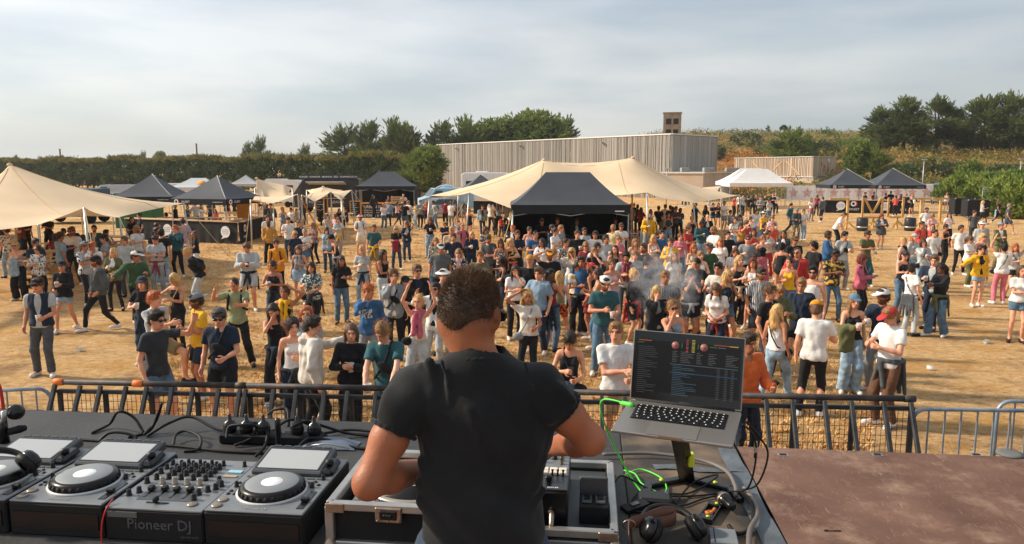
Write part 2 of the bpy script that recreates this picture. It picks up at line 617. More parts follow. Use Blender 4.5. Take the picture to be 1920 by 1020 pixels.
places=['far left end','second from the far left','third from the far left','fourth from the far left','behind the left tent peak','behind the parked cars on the left','just right of the parked cars','behind the leftmost bar gazebo','between the two left bar gazebos','behind the second bar gazebo','right of the second bar gazebo peak','behind the small stretch tent','left of the food truck','above the food truck front','above the middle of the food truck','above the food truck rear','behind the black kitchen gazebo','right of the kitchen gazebo','last before the slatted hall']
for i in range(nseg):
 p=h0.lerp(h1,i/(nseg-1))
 cr_,tp_,tk_=HM[i%4]
 e=empty('hedge_tree',p,math.atan2(h1.y-h0.y,h1.x-h0.x)+(math.pi if i%2 else 0),'dense dark hedge tree, '+places[i],'hedge tree','tall hedge trees in a row')
 sc_=.89+.05*math.sin(i*2.3)
 e.scale=(1,1,sc_)
 link('crown',cr_,e,FOL['olive']);link('crown_top',tp_,e,FOL['sunlit_tint']);link('trunk',tk_,e,BARK)  # crown tops get a lighter foliage colour with sunlight painted in
def cyp_blobs(seed,H,Rm,n):
 g=random.Random(seed);B=[]
 for i in range(n):
  t=(i+.5)/n;z=H*(.18+.78*t);a=g.uniform(0,6.28);r=Rm*(1-.75*t**1.6)*g.uniform(.35,1.0)
  B.append((r*math.cos(a),r*math.sin(a)*.8,z+.25*r*g.random(),Rm*(.56-.36*t)*g.uniform(.8,1.2),Rm*(.50-.32*t),H*.085*g.uniform(.8,1.4)))
 for k in range(4):B.append((g.uniform(-.35,.35)*Rm,g.uniform(-.2,.2)*Rm,H*g.uniform(.86,.97),Rm*.11,Rm*.11,H*.09))
 return B
CYP=tree_meshes(21,cyp_blobs(5,15.2,4.2,24),700,22,.18,.5,12,.45,3.4,.8,1.2,shell=.2,spray=2.2)
CYP2=tree_meshes(22,cyp_blobs(6,14.8,5.4,24),760,22,.18,.5,12,.5,3.4,.6,1.2,shell=.2,spray=2.4)
PINE=tree_meshes(23,[(0,0,9.5,5.4,4,4.2),(-4.6,0,8,3.2,3,3.6),(4.6,.4,8.6,3.4,3,3.6),(.5,.3,12.4,3.6,3,2.4),(-2.6,0,11.6,2.6,2.4,2.2)],520,22,.34,.85,11,.5,1.8,.35,.6)
def far_tree(px,py_top,Y,meshes,H,fol,name,label,rz=0,group='trees on the skyline',zb=None,sx=None):
 top=atd(px,py_top,Y)
 if zb is None:
  zb=float(hz(np.array(top.x),np.array(Y)))if top.x>15 and Y>88 else 0.0
 s_=(top.z-zb)/H
 e=plant_tree(name,label,(top.x,Y,zb),meshes,FOL[fol],s_,rz,group)
 if sx is None:sx=1.3
 e.scale=(s_*sx,s_*sx,s_)
 return e
far_tree(645,243,158,CYP2,14.8,'dark','cypress_tree','windswept cypress at the left end of the middle clump above the hedge',.3)
far_tree(692,236,150,CYP,15.2,'dark','cypress_tree','tallest spiky cypress rising above the hedge',1.2)
far_tree(738,233,146,CYP2,14.8,'dark','cypress_tree','windswept cypress with feathery top right of the tallest one',2.1)
far_tree(768,240,142,CYP,15.2,'dark','cypress_tree','dark cypress at the right end of the hedge clump',2.9)
far_tree(828,236,152,CYP,15.2,'dark','cypress_tree','spiky dark cypress at the left corner of the slatted hall',.9)
far_tree(872,230,156,CYP2,14.8,'mid','cypress_tree','green cypress above the left part of the slatted hall',1.7)
far_tree(935,222,158,PINE,14.8,'mid','pine_tree','broad green pine left of the tallest pine behind the hall',.4)
far_tree(1000,208,156,PINE,14.8,'mid','pine_tree','tallest round topped pine behind the slatted hall',2.4)
far_tree(1052,228,160,CYP2,14.8,'dark','pine_tree','dark pine sloping down at the right end behind the hall',1.0)
far_tree(802,274,97,PINE,14.8,'mid','pine_tree','low green tree between the hedge end and the hall',1.4)
far_tree(784,286,98,CYP2,14.8,'mid','pine_tree','low bushy tree tucked against the hedge end',.2)
far_tree(487,262,190,CYP2,14.8,'dark','cypress_tree','lone windswept cypress crown showing above the hedge',.5,sx=.7)
far_tree(462,272,192,CYP,15.2,'dark','cypress_tree','small cypress top left of the lone windswept one',.5,sx=.7)
far_tree(572,276,200,CYP2,14.8,'dark','cypress_tree','flat grey cypress top far behind the hedge',.5,sx=.7)
far_tree(300,284,190,PINE,14.8,'mid','pine_tree','low rounded tree top over the hedge behind the bar gazebos',.5,sx=.6)
far_tree(268,288,190,CYP2,14.8,'dark','pine_tree','small ragged tree top above the hedge by the first pole',.5,sx=.5)
far_tree(30,296,185,CYP2,14.8,'dark','cypress_tree','ragged cypress top at the far left above the tent',2.5,sx=.7)
far_tree(88,298,185,CYP,15.2,'dark','cypress_tree','low cypress top at the left beside the thin pole',.5,sx=.8)
BIG1=tree_meshes(31,cyp_blobs(3,15.4,6.4,30),1150,24,.17,.50,12,.5,3.4,.55,1.2,shell=.2,spray=2.2)
BIG2=tree_meshes(32,cyp_blobs(8,15.4,6.2,30),1150,24,.17,.50,12,.5,3.4,.6,1.2,shell=.2,spray=2.2)
for i,(px,py,Y,ms,lb)in enumerate([(1655,205,138,BIG1,'dark spreading cypress at the left edge of the right clump'),(1700,188,134,BIG2,'tall dark cypress with pointed top left of the gap'),(1762,188,136,BIG1,'tall dark cypress in the middle of the right clump'),(1800,210,140,BIG2,'shorter cypress filling the dip of the right clump'),(1850,186,132,BIG2,'broad dark cypress right of the dip'),(1905,180,130,BIG1,'tallest dark cypress at the right edge of the picture'),(1965,184,132,BIG2,'cypress cut off by the right edge of the picture')]):
 far_tree(px,py,Y,ms,15.4,'dark','cypress_tree',lb,i*1.3,'tall cypresses on the right hill',sx=1.25)
far_tree(1485,247,128,CYP2,14.8,'mid','cypress_tree','bushy green cypress standing above the low slatted building',.4)
far_tree(1515,256,132,CYP,15.2,'mid','cypress_tree','smaller cypress behind the bushy one above the slatted building',1.4)
far_tree(1612,262,104,PINE,14.8,'mid','cypress_tree','round green cypress between slatted building and right gazebos',.8,sx=.92)
far_tree(1640,280,102,CYP2,14.8,'mid','cypress_tree','lower cypress at the right side of the round green one',1.8)
for i,(px,py,sx)in enumerate([(1345,246,.9),(1405,244,.8),(1440,236,.9),(1470,234,1),(1500,240,.9),(1375,250,.8)]):
 far_tree(px,py,235,(CYP2,PINE)[i%2],14.8,'dark','ridge_tree','small far tree on the hill ridge, '+('first','third','fourth','fifth','sixth','second')[i]+' from the tower',i,'trees on the hill ridge',sx=sx)
def scrub(name,label,n,xr,yr,per,size,crad,m,dens=None,upb=.7):
 x=xr[0]+(xr[1]-xr[0])*rng.random(n);y=yr[0]+(yr[1]-yr[0])*rng.random(n)
 if dens is not None:
  k=dens(x,y);x,y=x[k],y[k]
 z=hz(x,y)
 C=np.stack([x,y,z+.3],-1)
 V,F=leaves(C,crad*(.5+rng.random(len(C))),per,size,1.8,upb,0,None)
 tag(link(name,np_mesh(name,V,F,False),None,m),label,'scrub',kind='stuff')
BRACK=mat('bracken_orange',(190,116,52),rough=1,c2=(212,150,78),scale=.3,spec=.1)
GORSE=mat('gorse_green',(108,108,62),rough=1,c2=(152,136,82),scale=.15,spec=.1,transl=.1)
DRYS=mat('dry_scrub',(150,122,70),rough=1,c2=(112,108,56),scale=.12,spec=.1)
cn=lambda x,y:np.sin(x*.09+1.3)+np.sin(y*.07+x*.03)+.6*np.sin(x*.21-y*.17)
scrub('bracken_scrub','orange autumn bracken on the hillside',3400,(28,92),(118,180),16,.17,.9,BRACK,lambda x,y:((x/y>.25)&(x/y<.37))|((cn(x,y)>.9)&(x/y<.5)),.25)
scrub('gorse_scrub','green and brown gorse scrub covering the hill',7500,(24,160),(94,232),14,.22,1.0,GORSE,lambda x,y:(x/y<.25)|(x/y>.37)|(y>172)|(y<116),.3)
scrub('heather_scrub','dry heather scrub on the slope below the dark cypresses',4000,(56,130),(92,135),16,.16,.9,DRYS,None,.25)
def bush(name,label,loc,rx,ry,rz_,n,fol,cat='bush'):
 g=np.random.default_rng(int(abs(loc[0])*10))
 C=crown_points([(0,0,rz_*.45,rx,ry,rz_*.6)],n,g,.75);C[:,2]=np.maximum(C[:,2],.1)
 V,F=leaves(C,.3*(.6+.8*g.random(n)),14,.16,2,.5,.5,np.array([0,0,0.]),g)
 e=empty(name,loc,0,label,cat)
 link('crown',np_mesh('crown',V,F,False),e,FOL[fol])
 t=MB();t.tube([(0,0,-.2),(0,0,rz_*.5)],[.12,.05],6);t.build('trunk',BARK,e)
for i,(px,py,Y,rx,lb)in enumerate([(1815,318,78,3.2,'left end of the bright green hedge above the car park'),(1865,314,75,3.2,'middle of the bright green hedge by the fence'),(1915,312,72,3.4,'right end of the bright green hedge at the picture edge'),(1965,314,70,3.2,'bright green hedge bush just past the picture edge')]):
 p=atd(px,py,Y)
 bush('hedge_bush',lb,(p.x,Y,0),rx,1.6,p.z*.82,420,'bright')
p=atd(1822,297,96)
bush('round_bush','round yellow green bush on the slope above the hedge',(p.x,96,.6),1.8,1.8,p.z-1.2,300,'bright')
for i,(px,Y)in enumerate([(1895,58),(1925,56)]):
 p=atd(px,360,Y)
 bush('hedge_bush',('leafy bush behind the mesh fence panels','leafy bush right of the mesh fence panels')[i],(p.x,Y,0),1.6,1.2,3.0,260,'bright')
for i,(px,py,Y,rx,hh,fol)in enumerate(sorted([(1300,262,150,3,3,'mid'),(1335,258,170,3.5,3,'olive'),(1352,285,128,3,2.6,'mid'),(1400,262,190,4,3,'olive'),(1440,262,175,3,2.6,'mid'),(1545,250,180,5,5,'mid'),(1575,262,165,5,4,'sunlit_tint'),(1600,268,150,4,3.6,'mid'),(1540,275,140,3.5,3,'olive'),(1690,305,112,3,2,'olive'),(1740,300,114,3.5,2.2,'sunlit_tint'),(1790,298,112,3.5,2.2,'olive'),(1880,300,108,4,2.4,'olive'),(1700,318,102,2.5,1.6,'sunlit_tint')])):
 x_=atd(px,py,Y).x
 bush('hill_bush','hillside bush, '+('first','second','third','fourth','fifth','sixth','seventh','eighth','ninth','tenth','eleventh','twelfth','thirteenth','fourteenth')[i]+' counted from the tower rightwards',(x_,Y,float(hz(np.array(x_),np.array(Y)))-.2),rx,2.2,hh,200,fol)
 # BUILDINGS
WOODG=mat('weathered_battens',(164,161,156),rough=.9,c2=(186,182,174),scale=2.2,stretch=(3,3,.05),detail=6)
WOODD=mat('batten_gap_board',(130,126,120),rough=.95,var=.2,scale=1)
WOODP=mat('pale_battens',(196,176,152),rough=.9,c2=(220,204,182),scale=2,stretch=(3,3,.05))
PLINTH=mat('rendered_wall',(176,158,138),rough=.95,c2=(190,172,152),scale=.8)
ROOFE=mat('roof_edge_metal',(214,212,206),rough=.5,metal=.4,var=.05)
def wall_battens(root,a,b,z0,z1,pitch,wdt,m,seed,back=WOODD,inset=.1,name='wall'):
 """boarded wall from a to b (xy in world) with upright battens proud of it"""
 a,b=Vector((a[0],a[1],0)),Vector((b[0],b[1],0))
 d=(b-a);Ln=d.length;d.normalize()
 nrm=Vector((d.y,-d.x,0))
 g=random.Random(seed)
 W=MB()
 c=(a+b)/2-nrm*.15
 ang=math.atan2(d.y,d.x)
 W.box((c.x,c.y,(z0+z1)/2),(Ln,.3,z1-z0),rot=(0,0,ang))
 wo_=W.build(name,back,root)
 B=MB();x=wdt
 while x<Ln-wdt:
  ww=wdt*g.choice((.55,.8,1,1,1.25))
  if g.random()>.04:
   p=a+d*x+nrm*(inset*.5+g.random()*.02)
   B.box((p.x,p.y,(z0+z1)/2-.02),(ww,inset,z1-z0-.1-g.random()*.02),rot=(0,0,ang))
  x+=pitch*g.choice((.7,1,1,1.2,1.5))
 bo=B.build('batten',m,wo_)
 bo['kind']='stuff'
 return wo_
Hh=8.0
cL,cC,cR=atd(820,272,1),None,None
def roof_xy(px,py,z):
 p=at(px,py,z);return(p.x,p.y)
A=roof_xy(820,272,Hh);Bc=roof_xy(1260,252,Hh);Cc=roof_xy(1346,257,Hh)
hall=empty('timber_hall',((A[0]+Bc[0])/2,(A[1]+Bc[1])/2,0),0,'long hall clad in grey vertical timber battens','building')
hi_=hall.location.copy()
def loc_xy(p,o):return(p[0]-o.x,p[1]-o.y)
a_,b_,c_=loc_xy(A,hi_),loc_xy(Bc,hi_),loc_xy(Cc,hi_)
wall_battens(hall,a_,b_,0,Hh,.17,.075,WOODG,1,name='front_wall')
wall_battens(hall,b_,c_,0,Hh,.15,.08,WOODG,2,name='side_wall')
d_=(c_[0]+a_[0]-b_[0],c_[1]+a_[1]-b_[1])
rf=MB();rf.add([(*a_,Hh-.1),(*b_,Hh-.1),(*c_,Hh-.1),(*d_,Hh-.1)],[(0,1,2,3)])
rf.build('roof',PLINTH,hall)
ed=MB()
ed.bar((*a_,Hh+.06),(*b_,Hh+.06),.35,.14);ed.bar((b_[0],b_[1],Hh+.065),(*c_,Hh+.065),.35,.14)
ed.build('roof_edge',ROOFE,hall)
wall_battens(hall,c_,d_,0,Hh,1.2,.1,WOODG,3,name='rear_wall')
for px in(880,1005,1158):
 pass
for k,f_ in enumerate((.12,.45,.78)):
 x_,y_=a_[0]+(b_[0]-a_[0])*f_,a_[1]+(b_[1]-a_[1])*f_
 q=MB();q.box((x_-.25,y_-.3,Hh-.75),(.35,.4,.25),ch=.05);q.build('floodlight',WOODD,hall)
ax0=roof_xy(1262,326,3.2);ax1=roof_xy(1375,324,3.2)
an=empty('low_annex',(ax0[0],ax0[1],0),0,'low tan annex with flat roof beside the big hall','building')
W=MB();dx,dy=ax1[0]-ax0[0],ax1[1]-ax0[1]
W.box((dx/2-.5,dy/2+3,1.6),(abs(dx)+1.0,5.6,3.2),rot=(0,0,math.atan2(dy,dx)))
W.build('wall',PLINTH,an)
W=MB();W.box((dx/2-.5,dy/2+3,3.28),(abs(dx)+1.3,5.9,.16),rot=(0,0,math.atan2(dy,dx)));W.build('roof',ROOFE,an)
for k in range(3):
 W=MB();W.box((dx*(.25+.22*k),dy*.3+2+k*.3,3.62),(1.0+.3*k,.8,.5),ch=.06);W.build('roof_unit',mat('roof_unit',(150,150,148),metal=.3),an)
p0,p1=at(765,338,2.2),at(822,336,2.2)
lw=empty('boundary_wall',(p0.x,p0.y,0),0,'low tan wall left of the slatted hall','wall')
W=MB();W.box(((p1.x-p0.x)/2,(p1.y-p0.y)/2,1.1),((p1-p0).length+6,.3,2.2),rot=(0,0,math.atan2(p1.y-p0.y,p1.x-p0.x)));W.build('wall',PLINTH,lw)
W=MB();W.box(((p1.x-p0.x)/2,(p1.y-p0.y)/2,2.24),((p1-p0).length+6.1,.42,.08),rot=(0,0,math.atan2(p1.y-p0.y,p1.x-p0.x)));W.build('coping',ROOFE,lw)
Hb=5.6
A=roof_xy(1378,297,Hb);Bc=roof_xy(1524,294,Hb);Cc=roof_xy(1568,295,Hb)
b2=empty('slatted_building',(A[0],A[1],0),0,'low pale slatted building with plinth and wall lettering','building')
o2=b2.location.copy()
a_,b_,c_=loc_xy(A,o2),loc_xy(Bc,o2),loc_xy(Cc,o2)
wall_battens(b2,a_,b_,2.5,Hb,.30,.09,WOODP,4,back=mat('slat_backing',(176,158,140),var=.1),name='front_wall')
wall_battens(b2,b_,c_,2.5,Hb,.22,.09,WOODP,5,back=mat('slat_backing',(176,158,140)),name='side_wall')
d_=(c_[0]+a_[0]-b_[0],c_[1]+a_[1]-b_[1])
W=MB();W.add([(*a_,Hb-.05),(*b_,Hb-.05),(*c_,Hb-.05),(*d_,Hb-.05)],[(0,1,2,3)]);W.build('roof',PLINTH,b2)
e_=MB();e_.bar((*a_,Hb+.05),(*b_,Hb+.05),.3,.1);e_.bar((*b_,Hb+.056),(*c_,Hb+.056),.3,.1);e_.build('roof_edge',ROOFE,b2)
W=MB()
W.bar((a_[0]-.5,a_[1]-.4,1.2),(b_[0]+.3,b_[1]-.4,1.2),.5,2.4);W.bar((b_[0],b_[1]-.3,1.201),(c_[0]+.6,c_[1]-.3,1.201),.5,2.4)
W.build('plinth',PLINTH,b2)
W=MB();W.bar((a_[0]-.5,a_[1]-.45,2.47),(b_[0]+.3,b_[1]-.45,2.47),.8,.12);W.build('ledge',ROOFE,b2)
W=MB()
for k in range(3):
 f0,f1=.25+k*.22,.42+k*.22
 q=lambda f,z:(a_[0]+(b_[0]-a_[0])*f,a_[1]+(b_[1]-a_[1])*f-.16,z)
 W.bar(q(f0,2.7 if k%2 else 5.0),q(f1,5.0 if k%2 else 2.7),.14)
W.build('brace',mat('brace_wood',(206,166,126)),b2)
ang2=math.atan2(c_[1]-b_[1],c_[0]-b_[0])
mid=((b_[0]+c_[0])/2,(b_[1]+c_[1])/2)
BRICKC=mat('wall_lettering',(188,120,92),var=.1)
for k,(dx_,z_,s_)in enumerate([(-1.25,4.6,1.3),(-.2,3.9,1.2),(.9,3.7,1.0)]):
 lettering('aBB'[k],s_,BRICKC,b2,(mid[0]+dx_*math.cos(ang2)+.16*math.sin(ang2),mid[1]+dx_*math.sin(ang2)-.16*math.cos(ang2),z_),(math.pi/2,0,ang2),depth=.05)
W=MB();W.lathe([(.42,0),(.45,.03),(.42,.06)],18,Matrix.Translation((mid[0]+.9,mid[1]+.55,5.0))@Euler((math.pi/2,0,ang2)).to_matrix().to_4x4());W.build('wall_disc',ROOFE,b2)
Yt=172.0
tp=atd(1261,213,Yt);tw=32/FPX*Yt
zb=float(hz(np.array(tp.x),np.array(Yt)))-1
tower=empty('stone_tower',(tp.x,Yt,zb),R(-12),'square brown stone tower with window openings above the hall','tower')
STONE=mat('tower_stone',(150,128,104),rough=.95,c2=(178,152,122),scale=.9,detail=7,bump=1,bscale=3)
th_=tp.z-zb;hw=tw/2
S_=MB()
cols=[-hw,-hw*.62,-hw*.05,hw*.15,hw*.62,hw]
zt=th_;rows=[0,th_-7.6,th_-5.8,th_-4.4,th_-2.9,th_-1.5,th_]
def bx(x0,x1,z0,z1,y0=-hw,y1=-hw+.5):S_.box(((x0+x1)/2,(y0+y1)/2,(z0+z1)/2),(x1-x0,y1-y0,z1-z0))
bx(-hw,-hw*.70,0,zt);bx(hw*.70,hw,0,zt);bx(-hw*.1,hw*.12,0,zt)
for z0,z1 in((0,zt-7.8),(zt-6.3,zt-5.0),(zt-3.6,zt-2.5),(zt-1.2,zt)):
 bx(-hw*.70,-hw*.1,z0,z1);bx(hw*.12,hw*.70,z0,z1)
S_.box((-hw+.25,.25,zt/2),(.5,tw-.5,zt));S_.box((hw-.25,.25,zt/2),(.5,tw-.5,zt));S_.box((0,hw-.25,zt/2),(tw-1,.5,zt))
S_.build('wall',STONE,tower)
S_=MB();S_.box((0,0,zt+.09),(tw+.25,tw+.25,.18));S_.build('coping',STONE,tower)
for z_ in(zt-1.85,zt-4.3,zt-7.0):
 for x_ in(-hw*.4,hw*.41):
  S_=MB();S_.box((x_,-hw+.3,z_),(hw*.62,.06,1.5));S_.build('window',mat('dark_opening',(48,44,42),rough=.6),tower)
print('setting base',round(time.time()-T0,1))
# TENTS
BLACKC=mat('black_canopy',(68,72,78),rough=.62,var=.08,scale=1.5,spec=.45,bump=.35,bscale=3)
BLACKV=mat('black_valance',(34,37,42),rough=.7,var=.1,scale=3)
WHITEC=mat('white_canopy',(232,232,230),rough=.7,var=.03,scale=2,transl=.15)
STEEL=mat('tent_pole',(186,186,184),rough=.4,metal=.7,var=.05)
POLEW=mat('wood_pole',(198,178,150),rough=.8,var=.1)
BEIGE=mat('stretch_cloth',(228,204,170),rough=.85,var=.05,scale=.7,spec=.2,transl=.10,bump=.25,bscale=1.5)
SEAM=mat('cloth_seam',(196,164,122),rough=.9,var=0)
WHITE=mat('white_print',(236,236,236),rough=.7,var=0)
PINK=mat('pink_print',(214,92,118),rough=.7,var=0)
ROPE=mat('rope',(206,178,120),rough=.9,var=.1)
def ring_logo(parent,loc,r,rz=0.0):
 """white ring with a pink crescent, flat print on cloth"""
 e=MB()
 M_=Matrix.Translation(loc)@Euler((math.pi/2,0,rz)).to_matrix().to_4x4()
 n=20
 vs=[];fs=[]
 for k in range(n):
  a=6.2832*k/n
  vs+=[(r*math.cos(a),r*math.sin(a),0),(r*.5*math.cos(a),r*.5*math.sin(a),0)]
 for k in range(n):
  l=(k+1)%n
  fs.append((2*k,2*l,2*l+1,2*k+1))
 e.add(vs,fs,False,M_)
 e.build('ring_emblem',WHITE,parent)
 e=MB();vs=[];fs=[]
 m_=14
 for k in range(m_):
  a=-1.45+3.4*k/(m_-1)
  t=math.sin(math.pi*k/(m_-1))
  vs+=[(r*.35+r*1.02*math.cos(a),r*1.05*math.sin(a),.003),(r*.35+r*(1.02-.42*t)*math.cos(a),r*(1.05-.4*t)*math.sin(a),.003)]
 for k in range(m_-1):
  fs.append((2*k,2*k+2,2*k+3,2*k+1))
 e.add(vs,fs,False,M_)
 e.build('crescent_emblem',PINK,parent)
def gazebo(label,loc,rz,w,d,eave=2.25,peak=3.5,ridge=0.0,m=BLACKC,mv=BLACKV,val=.30,logo=False,walls=(),group=None,curve=1.25,seam=True,name='gazebo'):
 e=empty(name,loc,rz,label,'gazebo',group)
 hw,hd=w/2,d/2
 NT,NS=8,6
 def ringpt(t,side,s_):
  x=hw*(1-t)+ridge/2*t;y=hd*(1-t)
  z=eave+(peak-eave)*(t**curve)-.05*math.sin(math.pi*(s_*.5+.5))*(1-t)*(t>0)-.03*math.sin(math.pi*t)
  if side==0:return(x*s_,-y,z)
  if side==1:return(x,y*s_,z)
  if side==2:return(-x*s_,y,z)
  return(-x,-y*s_,z)
 c=MB()
 for side in range(4):
  c.grid([[ringpt(t/NT,side,-1+2*k/NS)for k in range(NS+1)]for t in range(NT+1)],True)
 c.build('canopy',m,e)
 v=MB()
 o_=.012
 for(x0,y0,x1,y1)in((-hw,-hd,hw,-hd),(hw,-hd,hw,hd),(hw,hd,-hw,hd),(-hw,hd,-hw,-hd)):
  v.grid([[(x0+(x1-x0)*k/8,y0+(y1-y0)*k/8,z)for k in range(9)]for z in(eave-val,eave)],False)
 v.build('valance',mv,e)
 for sx in(-1,1):
  for sy in(-1,1):
   l=MB();l.box((sx*(hw-.05),sy*(hd-.05),eave/2-.02),(.05,.05,eave-.1),ch=.008);l.box((sx*(hw-.05),sy*(hd-.05),.01),(.12,.12,.02))
   l.build('leg',STEEL,e)
 for y in(-hd+.05,hd-.05):
  for k in range(2):
   x0=-hw+.05+k*(hw-.05);x1=x0+hw-.05
   tr=MB();tr.bar((x0,y,eave-.08),(x1,y,eave-.42),.025);tr.build('truss_bar',STEEL,e)
   tr=MB();tr.bar((x0,y+.026,eave-.42),(x1,y+.026,eave-.08),.025);tr.build('truss_bar',STEEL,e)
 if seam and m is BLACKC:
  q=MB()
  for sx,sy in((1,-1),):
   q.tube([(sx*(hw*(1-t/NT)+ridge/2*t/NT),sy*hd*(1-t/NT),eave+(peak-eave)*((t/NT)**curve)+.012)for t in range(NT+1)],.022,4)
  q.build('seam_piping',mat('seam_piping',(176,178,178),var=0),e)
 for sd_ in walls:
  q=MB()
  if sd_=='back':P=[[(-hw+2*hw*k/24,hd-.03+.05*math.sin(k*1.9),z)for k in range(25)]for z in(.02,1.1,eave-.02)]
  elif sd_=='right':P=[[(hw-.03+.05*math.sin(k*1.7),-hd+2*hd*k/18,z)for k in range(19)]for z in(.02,1.1,eave-.02)]
  elif sd_=='left':P=[[(-hw+.03+.05*math.sin(k*1.7),-hd+2*hd*k/18,z)for k in range(19)]for z in(.02,1.1,eave-.02)]
  q.grid(P,True);q.build('side_wall',mv,e)
 if logo:
  y=-hd-.006
  ring_logo(e,(-hw+.36,y,eave-val/2),val*.42)
  lettering('OUEST',val*.55,WHITE,e,(-hw+.66,y,eave-val/2-.01),align='LEFT')
  lettering('ouestboissons.fr',val*.30,WHITE,e,(hw-.2,y,eave-val/2),align='RIGHT')
  x=hw+.006
  ring_logo(e,(x,-hd+.36,eave-val/2),val*.42,math.pi/2)
  lettering('OUEST',val*.55,WHITE,e,(x,-hd+.66,eave-val/2-.01),(math.pi/2,0,math.pi/2),align='LEFT')
  lettering('ouestboissons.fr',val*.26,WHITE,e,(x,hd-.2,eave-val/2),(math.pi/2,0,math.pi/2),align='RIGHT')
 return e
def on_ground(px,Y):p=atd(px,400,Y);return Vector((p.x,Y,0))
g0=gazebo('large black gazebo in front of the beige stretch tent',on_ground(1064,29.8),R(0.5),4.5,3.0,2.36,3.58,1.75,walls=('back','left','right'),val=.34,curve=1.18,seam=False)
q=MB();q.box((1.85,-1.512,2.12),(.35,.004,.04));q.build('label_strip',WHITE,g0)
gazebo('black printed gazebo over left bar, nearer the parked cars',on_ground(290,42.6),R(4),3.3,3.3,2.2,3.42,0,logo=True,group='bar gazebos on the left',curve=1.15)
gazebo('black printed gazebo over left bar, corner towards the camera',on_ground(411,39.6),R(-15),3.3,3.3,2.2,3.36,0,logo=True,group='bar gazebos on the left',curve=1.15)
gazebo('black gazebo with side wall beside the food truck',on_ground(727,61.5),R(3),4.7,3.2,2.35,3.5,1.4,walls=('right','back'),val=.28,curve=1.2,seam=False)
gazebo('small black gazebo behind the left end of the middle stretch tent',on_ground(902,58),R(10),3,3,2.2,3.3,0,logo=True,curve=1.1)
gazebo('left one of two printed black gazebos over the right bar',on_ground(1583,66),R(-2),4.0,3.4,2.35,3.72,0,logo=True,group='bar gazebos on the right',curve=1.15)
gazebo('right one of two printed black gazebos over the right bar',on_ground(1668,65),R(-2),4.2,3.4,2.35,3.78,0,logo=True,group='bar gazebos on the right',curve=1.15)
gazebo('front white gazebo of the pair by the fence',on_ground(1416,72),R(-2),5.9,3.2,2.4,3.72,2.0,WHITEC,WHITEC,.34,curve=1.2)
gazebo('rear white gazebo peeking out behind the front one',on_ground(1404,75.6),R(-2),6.2,3,2.45,3.78,2.0,WHITEC,WHITEC,.34,curve=1.2)
gz=gazebo('pale grey gazebo with sun emblem behind the left bar',on_ground(376,64),R(6),4.2,3,2.2,2.95,1.2,mat('grey_canopy',(196,200,202),var=.04),mat('grey_canopy',(196,200,202)),.3)
q=MB();q.lathe([(.0,0),(.35,0),(.35,.02),(0,.02)],18,Matrix.Translation((.45,-.85,2.56))@Euler((R(27),0,0)).to_matrix().to_4x4());q.build('sun_emblem',mat('orange_print',(224,150,60),var=0),gz)
gazebo('small grey gazebo top far behind the left bar',on_ground(464,78),R(10),3,3,2.2,3.1,0,mat('grey_canopy2',(170,172,172),var=.04),mat('grey_canopy2',(170,172,172)),.25)
